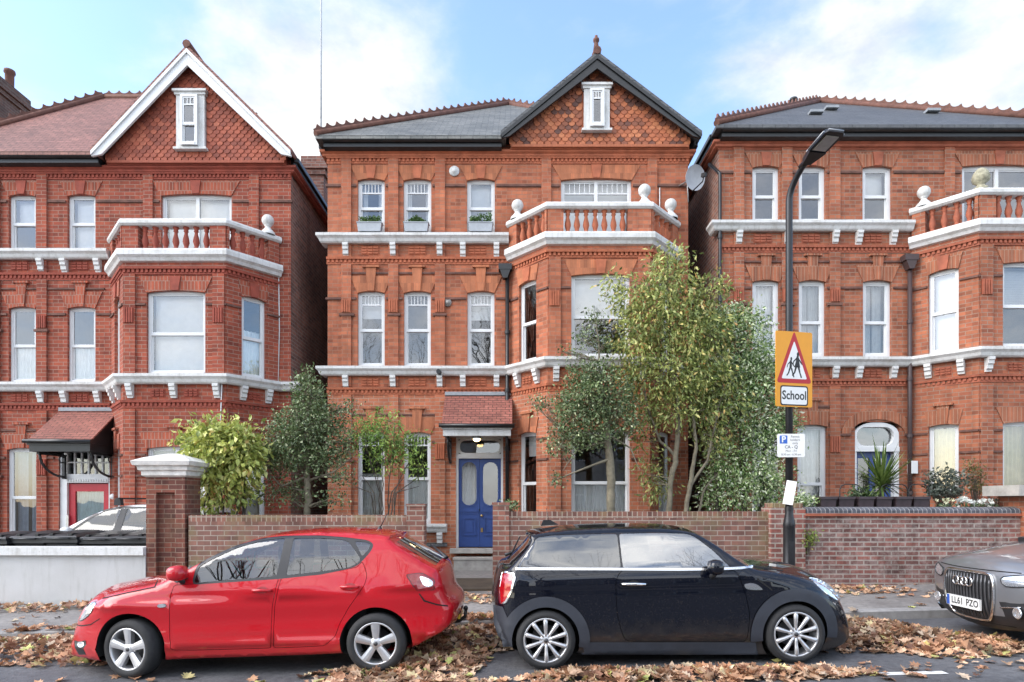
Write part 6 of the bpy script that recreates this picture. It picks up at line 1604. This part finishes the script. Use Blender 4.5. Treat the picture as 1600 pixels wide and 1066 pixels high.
# piles in the gutter, between and behind the cars
drift(lambda x,y:.12*bump(x,y,-6.0,7.9,1.7,.85)+.07*bump(x,y,-4.9,7.2,.5,.4),1100,-8,-4.2,7.0,8.8,tilt=.45)
drift(lambda x,y:.085*bump(x,y,-.55,8.0,1.0,.95)+.06*bump(x,y,-.75,7.0,.6,.8)+.05*bump(x,y,-1.2,6.3,.9,.4),1400,-2.4,.4,5.9,8.9,tilt=.5)
drift(lambda x,y:.12*bump(x,y,3.95,7.7,1.2,1.0)+.08*bump(x,y,4.75,7.0,.9,.6),1600,2.8,6.0,6.4,8.8,tilt=.45)
drift(lambda x,y:.075*bump(x,y,1.75,6.0,1.75,.24)+.05*bump(x,y,.6,6.1,.5,.2),700,-.2,3.5,5.72,6.3,tilt=.5)
drift(lambda x,y:.03*bump(x,y,-1.0,6.0,1.0,.26),260,-2.1,.1,5.72,6.3)
drift(lambda x,y:.05,200,-3.9,4.6,7.8,8.5)
# thin scatter on pavement, road, path and along the wall feet
drift(lambda x,y:.016,230,-9,9,8.6,10.9)
drift(lambda x,y:.07*bump(x,y,x,10.55,1,.42),420,-9.5,-4.6,10.1,10.85,tilt=.4)
drift(lambda x,y:.05*bump(x,y,5.55,10.3,1.0,.4),130,4.4,6.8,9.9,10.8)
drift(lambda x,y:.012,70,3.3,7,5.75,6.4); drift(lambda x,y:.012,40,-6,3,5.75,6.6)
drift(lambda x,y:.014,150,-1.6,-.2,10.9,13.6); drift(lambda x,y:.04*bump(x,y,-.9,10.4,1.2,.5),160,-2,.3,9.8,11.2)
m_fall=islandmat('fallen_plane_leaf',[(0,(0.125,0.062,0.044)),(.13,(0.278,0.135,0.081)),(.4,(0.442,0.234,0.133)),(.7,(0.547,0.343,0.220)),(.9,(0.614,0.468,0.348)),(.965,(0.528,0.458,0.174)),(1,(0.384,0.437,0.139))],.75,.12)
o=t.build('fallen_leaves',m_fall); tag(o,'brown fallen plane leaves drifted along the kerb and between the parked cars','leaves',kind='stuff')
# ------------------------------------------------------------------ the other side of the road (seen only in reflections)
m_opb=plain('opposite_render',(.40,.36,.32),.9,var=.3,scale=2); m_oprf=plain('opposite_slate',(.08,.08,.085),.8)
sheet(-80,80,-9,-3.5,.1,mat=m_pave,name='pavement')
hh=empty('rendered_house',(-9,-15,.0),'plain pale house across the road, left of the pair opposite','house','houses across the road')
t=MB(); t.box(-6,6,-9,0,-.6,7.2); part(t,'wall',m_opb,hh)
t=MB(); hip_roof(t,-6.3,6.3,-9.3,.3,7.2,.8,5); part(t,'roof',m_oprf,hh)
for z in (1.0,4.2):
    for x in (-4.2,-1.6,1.6,4.2):
        t=MB(); t.box(x-.6,x+.6,-.02,.03,z,z+1.9); w_=part(t,'window',m_wood,hh); t=MB(); t.box(x-.5,x+.5,.03,.035,z+.1,z+.9); t.box(x-.5,x+.5,.03,.035,z+1.0,z+1.8); part(t,'pane',m_trim,w_)
h2=copy_tree(hh); h2.location=(6,-15.5,.2); h2['label']='plain pale house across the road, right of the pair opposite'
def bare(label,x,y,H,seed,spread=1.0):
    rg=random.Random(seed); o=empty('bare_tree',(x,y,gz(x)),label,'tree','bare plane trees across the road'); t=MB()
    def grow(p,d,L,r,k):
        q=p+d*L; t.tube([p,p.lerp(q,.5)+Vector((rg.uniform(-.06,.06),rg.uniform(-.06,.06),0))*L,q],[r,r*.85,r*.7],6 if k<3 else 4,0,cap=False)
        if k>=7: return
        for _ in range(3 if k<4 else 2):
            a=(d+Vector((rg.uniform(-1,1),rg.uniform(-1,1),rg.uniform(-.35,.6)))*.75*spread).normalized(); grow(q,a,L*rg.uniform(.62,.82),r*.55,k+1)
    grow(Vector((0,0,-.2)),Vector((0,0,1)),H*.30,.16,0)
    lt=MB()
    part(t,'trunk',m_barkD,o); return o
bare('bare plane tree across the road at left',-6.5,-3.4,12,1); bare('bare plane tree across the road at centre',.8,-3.8,13,2); bare('bare plane tree across the road at right',7.5,-3.4,12.5,3)
# ------------------------------------------------------------------ street lamp, signs, bins, pots
m_lampb=plain('black_lamp_paint',(.012,.012,.014),.38,var=.3)
LX,LY=4.33,10.0; LZ=gz(LX)+.12
lamp=empty('street_lamp',(LX,LY,LZ),'tall black street lamp with curved arm and flat lantern head, beside the brick pier','street lamp')
t=MB(); t.lathe([(.10,-.05),(.10,.0),(.088,.01),(.088,1.08),(.094,1.10),(.082,1.16),(.06,1.28),(.058,1.4)],18); t.lathe([(.064,1.33),(.064,1.38)],14); t.box(-.045,.045,-.096,-.05,.35,.85); part(t,'base',m_lampb,lamp)
zt=6.15; pts=[(0,0,1.3),(0,0,3.5),(0,0,zt)]+[(.0+.10*math.sin(R(a))**2,-.55*(1-math.cos(R(a))),zt+.55*math.sin(R(a))*.82) for a in (12,24,36,48,60,70)]
t=MB(); t.tube(pts,[.058,.054,.052]+[.050,.048,.046,.044,.042,.040],14); part(t,'pole',m_lampb,lamp)
e=Vector(pts[-1]); d=Vector((.19,-1.0,.16)).normalized(); sd=d.cross(Vector((0,0,1))).normalized(); up=sd.cross(d)
Ms=Matrix.Diagonal((.74,.92,.85,1)); Mh=Matrix((( d.x,sd.x,up.x,e.x),(d.y,sd.y,up.y,e.y),(d.z,sd.z,up.z,e.z),(0,0,0,1)))@Ms
t=MB(Mh)
def hexa(L0,L1,w0,w1,z0,z1,top=.8):
    a=[(L0,-w0,z0),(L0,w0,z0),(L1,w1,z0),(L1,-w1,z0)]; b=[(L0,-w0*top,z1),(L0,w0*top,z1),(L1,w1*top,z1),(L1,-w1*top,z1)]
    i=[t.av(p) for p in a+b]
    for q in ((0,1,2,3),(4,5,6,7),(0,1,5,4),(1,2,6,5),(2,3,7,6),(3,0,4,7)): t.fa([i[k] for k in q])
t.tube([(-.14,0,0),(.12,0,.0)],.055,12); hexa(.02,.38,.07,.15,-.055,.07); hexa(.38,.86,.15,.165,-.035,.05); hexa(.86,.93,.165,.13,-.035,.035)
hd=t.build('lantern',m_lampb,lamp,fix=True)
t=MB(Mh); t.box(.42,.82,-.11,.11,-.046,-.036); part(t,'diffuser',plain('led_panel',(.42,.40,.34),.25,.1,1),hd)
t=MB(Mh); t.lathe([(.05,.07),(.055,.12),(.04,.15),(.001,.155)],12,(.15,0,0)); part(t,'photocell',m_whitep,hd)
t=MB(Mh); 
for p,q in (((.86,-.17,.0),(.36,-.155,.0)),((.86,.17,.0),(.36,.155,.0)),((.93,-.13,0),(.93,.13,0))): t.tube([p,q],.014,6)
part(t,'lantern_rim',plain('grey_rim',(.33,.34,.35),.4,.5),hd)
# signs on the lamp post
FY=LY-.075
def sgn(name,x0,x1,z0,z1,label,cat,mat,rz=0):
    o=empty(name,((x0+x1)/2,FY,(z0+z1)/2),label,cat); o.rotation_euler=(0,0,rz)
    t=MB(); h=(x1-x0)/2; v=(z1-z0)/2; pl=roundrect(-h,h,-v,v,.025,4); t.prism(pl,-.006,.006,'y'); part(t,'plate',mat,o)
    return o,h,v
def face(o,name,pl,mat,k):
    t=MB(); t.prism(pl,-.006-k*.0015,-.0052,'y'); return part(t,name,mat,o)
m_ora=plain('orange_yellow_backing',(.72,.30,.012),.45,var=.03); m_sw=plain('sign_white',(.74,.74,.72),.45,var=.03); m_sr=plain('sign_red',(.42,.012,.016),.45,var=.06); m_sk=plain('sign_black',(.012,.012,.012),.5); m_sb=plain('sign_blue',(.03,.12,.48),.45)
def wz(py,Y): return CH+(HZ-py)*Y/F
def wx(px,Y): return (px-800)*Y/F
o,h,v=sgn('school_sign',wx(1208,FY),wx(1273,FY),wz(636,FY),wz(518.5,FY),'tall orange school warning sign with red triangle on the lamp post','road sign',m_ora,R(13))
def rtri(z0,z1,w,r):
    ps=[(-w,z0),(w,z0),(0,z1)]; out=[]
    for i in range(3):
        p=Vector(ps[i]); a=(Vector(ps[i-1])-p).normalized(); b=(Vector(ps[(i+1)%3])-p).normalized()
        A=p+a*r; Bq=p+b*r
        for k in range(6):
            t_=k/5; q=A*(1-t_)**2+p*2*t_*(1-t_)+Bq*t_*t_; out.append((q.x,q.y))
    return out
tr=face(o,'warning_triangle',rtri(-.215,.60,.312,.06),m_sr,1); face(tr,'triangle_field',rtri(-.15,.44,.226,.03),m_sw,2)
def child(dx,dz,s,skirt):
    t=MB()
    def pl(p): t.prism([(dx+a*s*.8,dz+b*s*1.15) for a,b in p],-.0105,-.0088,'y')
    pl([(.018*math.cos(2*PI*k/12)+.012,.125+.021*math.sin(2*PI*k/12)) for k in range(12)])
    pl([(-.004,.112),(.022,.108),(.024,.098),(-.01,.098)])
    if skirt: pl([(-.012,.10),(.02,.102),(.03,.06),(.045,.0),(-.045,.0),(-.02,.06)])
    else: pl([(-.016,.10),(.02,.102),(.024,.05),(.02,.005),(-.025,.005),(-.02,.05)])
    pl([(-.01,.095),(-.06,.06),(-.075,.02),(-.063,.018),(-.05,.052),(-.01,.075)]); pl([(.015,.098),(.055,.06),(.08,.035),(.074,.024),(.046,.046),(.015,.076)])
    pl([(-.03,.01),(0,.01),(-.03,-.05),(-.07,-.085),(-.085,-.075),(-.052,-.045)]); pl([(.0,.01),(.034,.01),(.05,-.05),(.075,-.095),(.055,-.10),(.03,-.05)])
    return part(t,'child_figure',m_sk,tr)
child(.052,.03,1.42,1); child(-.065,.0,1.12,0)
pz=-.44; f=face(o,'name_panel',roundrect(-.245,.245,pz-.125,pz+.185,.04),m_sk,1); face(f,'panel_field',roundrect(-.225,.225,pz-.105,pz+.165,.03),m_sw,2)
def signtext(par,lines,mat,sx=1.0,k=.0098):
    for txt,x,z,sz,b in lines:
        t=MB(); text_mesh(t,txt,sz,Matrix(((1,0,0,x),(0,0,-1,-k),(0,1,0,z),(0,0,0,1))),0,bold=b,sx=sx); part(t,'lettering',mat,par)
signtext(f,[('School',0,pz+.03,.19,.004)],m_sk,.84)
FY2=FY
o,h,v=sgn('parking_sign',wx(1215,FY),wx(1257,FY),wz(714.5,FY),wz(678,FY),'small white permit parking sign with blue P below the school sign','parking sign',m_sw,R(-3))
o['_']=0; del o['_']
pb=face(o,'blue_square',[(-h+.035,.03),(-h+.15,.03),(-h+.15,.155),(-h+.035,.155)],m_sb,1)
signtext(pb,[('P',-h+.093,.092,.13,.004)],m_sw)
signtext(o,[('Permit',.06,.135,.052,0),('holders',.06,.085,.052,0),('only',.06,.035,.052,0),('CA - Q',0,-.025,.068,.001),('Mon - Fri',0,-.085,.048,0),('8.30 am - 6.30 pm',0,-.14,.043,0)],plain('sign_grey_ink',(.10,.10,.11),.5),.95,k=.0078)
tg=empty('paper_notice',(LX-.02,LY-.07,wz(770,FY)),'blank white paper notice tied crookedly to the lamp post','notice'); tg.rotation_euler=(0,R(10),R(-35))
t=MB(); n=6; t.grid([[(-.075+.15*i/n,-.012*math.sin(PI*i/n),z) for i in range(n+1)] for z in (-.185,0,.185)],0,True); t.grid([[(-.075+.15*i/n,.004-.012*math.sin(PI*i/n),z) for i in range(n+1)] for z in (-.185,0,.185)],0,True); part(t,'sheet',m_sw,tg)
# wheelie bins behind the white wall
m_bin=plain('black_bin_plastic',(.016,.017,.018),.42,var=.25)
def bin_():
    b=empty('wheelie_bin',(0,0,0)); t=MB()
    lo=[(-.22,-.24,.08),(.22,-.24,.08),(.22,.26,.08),(-.22,.26,.08)]; hi=[(-.28,-.34,.98),(.28,-.34,.98),(.28,.36,.98),(-.28,.36,.98)]
    t.grid([lo,hi],0,False,cu=True); t.poly(lo[::-1]); t.mould([(-.28,.36),(-.28,-.34),(.28,-.34),(.28,.36)],[(0,.98),(.03,.98),(.03,.92),(0,.9)]); part(t,'body',m_bin,b)
    t=MB(); rows=[]
    for z,o_ in ((.985,.03),(1.02,.035),(1.04,.01),(1.065,-.05),(1.075,-.16)):
        rows.append([(-.28-o_,-.36-o_,z-.0),(.28+o_,-.36-o_,z),(.28+o_,.38+o_,z+.05),(-.28-o_,.38+o_,z+.05)])
    t.grid(rows,0,False,cu=True); t.poly(rows[-1]); 
    for x in (-.17,.17): t.box(x-.03,x+.03,-.36,.3,1.05,1.085)
    t.tube([(-.2,-.42,1.0),(.2,-.42,1.0)],.018,6); part(t,'lid',m_bin,b)
    t=MB(); t.tube([(-.24,.42,1.0),(.24,.42,1.0)],.022,8); t.box(-.24,-.2,.3,.43,.97,1.02); t.box(.2,.24,.3,.43,.97,1.02); part(t,'handle',m_bin,b)
    for x in (-.2,.2): t=MB(); t.lathe([(.001,-.03),(.1,-.03),(.1,.03),(.001,.03)],16,(x,.27,.1),'x'); part(t,'wheel',m_tyre,b)
    return b
b0=bin_()
labs=['black wheelie bin at the left edge of the row behind the white wall','black wheelie bin second from the left behind the white wall','black wheelie bin in the middle of the row behind the white wall','black wheelie bin fourth from the left behind the white wall','black wheelie bin nearest the capped pier, behind the white wall']
for i in range(5):
    b=b0 if i==0 else copy_tree(b0)
    b.location=(wx(18+52*i,11.7),11.62+.04*(i%2),gz(-8)+.235+.012*((i*7)%3)); b.rotation_euler=(0,0,R((i*37)%9-4)); tag(b,labs[i],'wheelie bin','black bins behind the white wall')
# planters, pots and plants at the right house
m_pot=plain('dark_plum_pot',(.045,.030,.034),.5,var=.3)
for k in range(6):
    px=1297+k*29.5; c=at(px,800,11.2); e=empty('plant_trough',(c.x,11.36+.03*(k%2),1.555),['dark plastic trough at the left end of the wall-top row','dark trough second along the wall-top row','dark trough third along the wall-top row','dark trough fourth along the wall-top row','dark trough fifth along the wall-top row','dark trough at the right end of the row, by the white flowers'][k],'planter','dark troughs along the right wall top')
    t=MB(); w=.125; t.grid([[(-w,-.1,0),(w,-.1,0),(w,.1,0),(-w,.1,0)],[(-w-.01,-.12,.19),(w+.01,-.12,.19),(w+.01,.12,.19),(-w-.01,.12,.19)],[(-w-.02,-.14,.19),(w+.02,-.14,.19),(w+.02,.14,.19),(-w-.02,.14,.19)],[(-w-.02,-.14,.235),(w+.02,-.14,.235),(w+.02,.14,.235),(-w-.02,.14,.235)],[(-w,-.1,.235),(w,-.1,.235),(w,.1,.235),(-w,.1,.235)]],0,False,cu=True); part(t,'pot',m_pot,e)
    t=MB(); t.box(-w,w,-.1,.1,.15,.21); part(t,'earth',m_soil,e)
# wire plant-guard hoops and a brick shelf behind the wall
t=MB(); t.box(5.3,8.6,11.27,11.62,-.2,1.55); tag(part(t,'planting_shelf',m_gw,None),'low brick ledge behind the weathered wall that carries the dark troughs','ledge')
for k,(a,b,lb) in enumerate(((1312,1345,'left wire hoop behind the dark troughs'),(1376,1418,'middle wire hoop behind the dark troughs'),(1420,1452,'right wire hoop behind the dark troughs'))):
    t=MB(); x0=wx(a,11.7);x1=wx(b,11.7); z0=.4;z1=wz(757,11.7); r=.1
    t.tube([(x0,11.7,z0),(x0,11.7,z1-r),(x0+r*.3,11.7,z1-r*.3),(x0+r,11.7,z1),(x1-r,11.7,z1),(x1-r*.3,11.7,z1-r*.3),(x1,11.7,z1-r),(x1,11.7,z0)],.010,6); tag(part(t,'wire_hoop',m_iron,None),lb,'wire hoop','wire hoops in the right front garden')
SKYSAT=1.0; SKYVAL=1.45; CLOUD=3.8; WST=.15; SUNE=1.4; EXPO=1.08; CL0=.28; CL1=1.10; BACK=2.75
# ------------------------------------------------------------------ sky, sun, camera
W=bpy.data.worlds.new('World'); S.world=W; W.use_nodes=True; nt=W.node_tree; nt.nodes.clear()
def wn(ty,**k):
    n=nt.nodes.new('ShaderNode'+ty)
    for a,v in k.items():
        if a.startswith('_'): setattr(n,a[1:],v); continue
        key=int(a[1:]) if a[0]=='i' and a[1:].isdigit() else a
        if isinstance(v,bpy.types.NodeSocket): nt.links.new(v,n.inputs[key])
        else: n.inputs[key].default_value=v
    return n
SUN_EL,SUN_AZ=R(40),R(252)   # behind the camera, far to the left
sky=wn('TexSky',_sky_type='NISHITA',_sun_disc=False,_sun_elevation=SUN_EL,_sun_rotation=SUN_AZ,_air_density=1.0,_dust_density=1.2,_ozone_density=2.2)
tc=wn('TexCoord'); vec=tc.outputs['Generated']
def vm(op,a,b=None,s=None):
    n=nt.nodes.new('ShaderNodeVectorMath'); n.operation=op
    for k,v in ((0,a),(1,b)):
        if v is None: continue
        if isinstance(v,bpy.types.NodeSocket): nt.links.new(v,n.inputs[k])
        else: n.inputs[k].default_value=v
    return n
def mt(op,a,b=0.0,clamp=False):
    n=nt.nodes.new('ShaderNodeMath'); n.operation=op; n.use_clamp=clamp
    for k,v in ((0,a),(1,b)):
        if isinstance(v,bpy.types.NodeSocket): nt.links.new(v,n.inputs[k])
        else: n.inputs[k].default_value=v
    return n.outputs[0]
mp=wn('Mapping',Vector=vec); mp.inputs['Scale'].default_value=(1.0,1.0,1.9)
n1=wn('TexNoise',Vector=mp.outputs[0],Scale=3.1,Detail=9.0,Roughness=.58,Distortion=.35).outputs[0]
n2=wn('TexNoise',Vector=mp.outputs[0],Scale=9.0,Detail=6.0,Roughness=.6).outputs[0]
def blob(px,py,rad,amp):
    d=Vector(((px-800)/F,1,(HZ-py)/F)).normalized()
    dot=vm('DOT_PRODUCT',vec,tuple(d)).outputs['Value']
    # gaussian-like falloff on angle
    k=1-math.cos(rad); q=mt('DIVIDE',mt('SUBTRACT',1.0,dot),k)
    return mt('MULTIPLY',mt('POWER',2.718,mt('MULTIPLY',q,-1.0)),amp)
terms=[blob(470,150,.20,.34),blob(380,40,.13,.16),blob(640,50,.10,.16),blob(500,290,.16,.16),blob(1280,115,.075,.30),blob(1190,100,.05,.12),blob(1580,50,.10,.30),blob(20,20,.10,.10),blob(1350,100,.05,.08),
       blob(150,80,.13,-.22),blob(1000,80,.20,-.16),blob(740,150,.08,-.10),blob(1100,190,.10,-.15),blob(1440,60,.05,-.16)]
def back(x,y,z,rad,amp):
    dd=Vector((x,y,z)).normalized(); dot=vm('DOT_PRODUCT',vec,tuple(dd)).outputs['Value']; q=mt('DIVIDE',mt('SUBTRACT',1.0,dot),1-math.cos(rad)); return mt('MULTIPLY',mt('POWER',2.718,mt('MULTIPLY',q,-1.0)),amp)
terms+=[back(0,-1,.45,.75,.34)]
s=mt('ADD',mt('MULTIPLY',mt('SUBTRACT',n1,.5),1.9),.5)
for q in terms: s=mt('ADD',s,q)
s=mt('ADD',s,mt('MULTIPLY',mt('SUBTRACT',n2,.5),.30))
mr=wn('MapRange',Value=s); mr.inputs[1].default_value=CL0; mr.inputs[2].default_value=CL1; mr.interpolation_type='SMOOTHSTEP'
den=mr.outputs[0]
hsv=wn('HueSaturation',Color=sky.outputs[0],Saturation=SKYSAT,Value=SKYVAL)
mx=nt.nodes.new('ShaderNodeMix'); mx.data_type='RGBA'; nt.links.new(den,mx.inputs[0]); nt.links.new(hsv.outputs[0],mx.inputs[6])
cr=wn('ValToRGB',Fac=n2); e=cr.color_ramp.elements; e[0].position=.3; e[0].color=(CLOUD*.66,CLOUD*.70,CLOUD*.76,1); e[1].position=.62; e[1].color=(CLOUD,CLOUD,CLOUD*1.0,1)
sx=wn('SeparateXYZ',Vector=vec); bk=wn('MapRange',Value=sx.outputs[1]); bk.inputs[1].default_value=.25; bk.inputs[2].default_value=-.7; bk.inputs[3].default_value=1.0; bk.inputs[4].default_value=BACK; bk.interpolation_type='SMOOTHSTEP'  # unseen clouds behind the camera brightened, added as soft fill for the facades
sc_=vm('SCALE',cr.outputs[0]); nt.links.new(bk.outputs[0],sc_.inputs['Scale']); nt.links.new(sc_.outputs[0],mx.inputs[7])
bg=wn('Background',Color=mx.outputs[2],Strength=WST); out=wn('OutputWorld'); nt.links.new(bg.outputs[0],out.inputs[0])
L=bpy.data.lights.new('sun','SUN'); L.energy=SUNE; L.angle=R(48); L.color=(1,.96,.90)
lo=bpy.data.objects.new('sun',L); COL.objects.link(lo); lo.location=(0,-10,30)
# direction to the sun: sky rotation is measured from +Y clockwise
d=Vector((math.sin(SUN_AZ)*math.cos(SUN_EL),math.cos(SUN_AZ)*math.cos(SUN_EL),math.sin(SUN_EL)))
lo.rotation_euler=d.to_track_quat('Z','Y').to_euler()
cam=bpy.data.cameras.new('camera'); cam.lens=36*F/1600; cam.sensor_width=36; cam.shift_y=(HZ-533)/1600; cam.clip_end=3000; cam.clip_start=.05
co=bpy.data.objects.new('camera',cam); COL.objects.link(co); co.location=(0,0,CH); co.rotation_euler=(R(90),0,0); S.camera=co
S.view_settings.view_transform='Standard'; S.view_settings.look='None'; S.view_settings.exposure=EXPO; S.view_settings.gamma=1
S.cycles.max_bounces=8; S.cycles.diffuse_bounces=4; S.cycles.glossy_bounces=4; S.cycles.transparent_max_bounces=24; S.cycles.use_denoising=True
try: S.cycles.sample_clamp_indirect=6
except Exception: pass
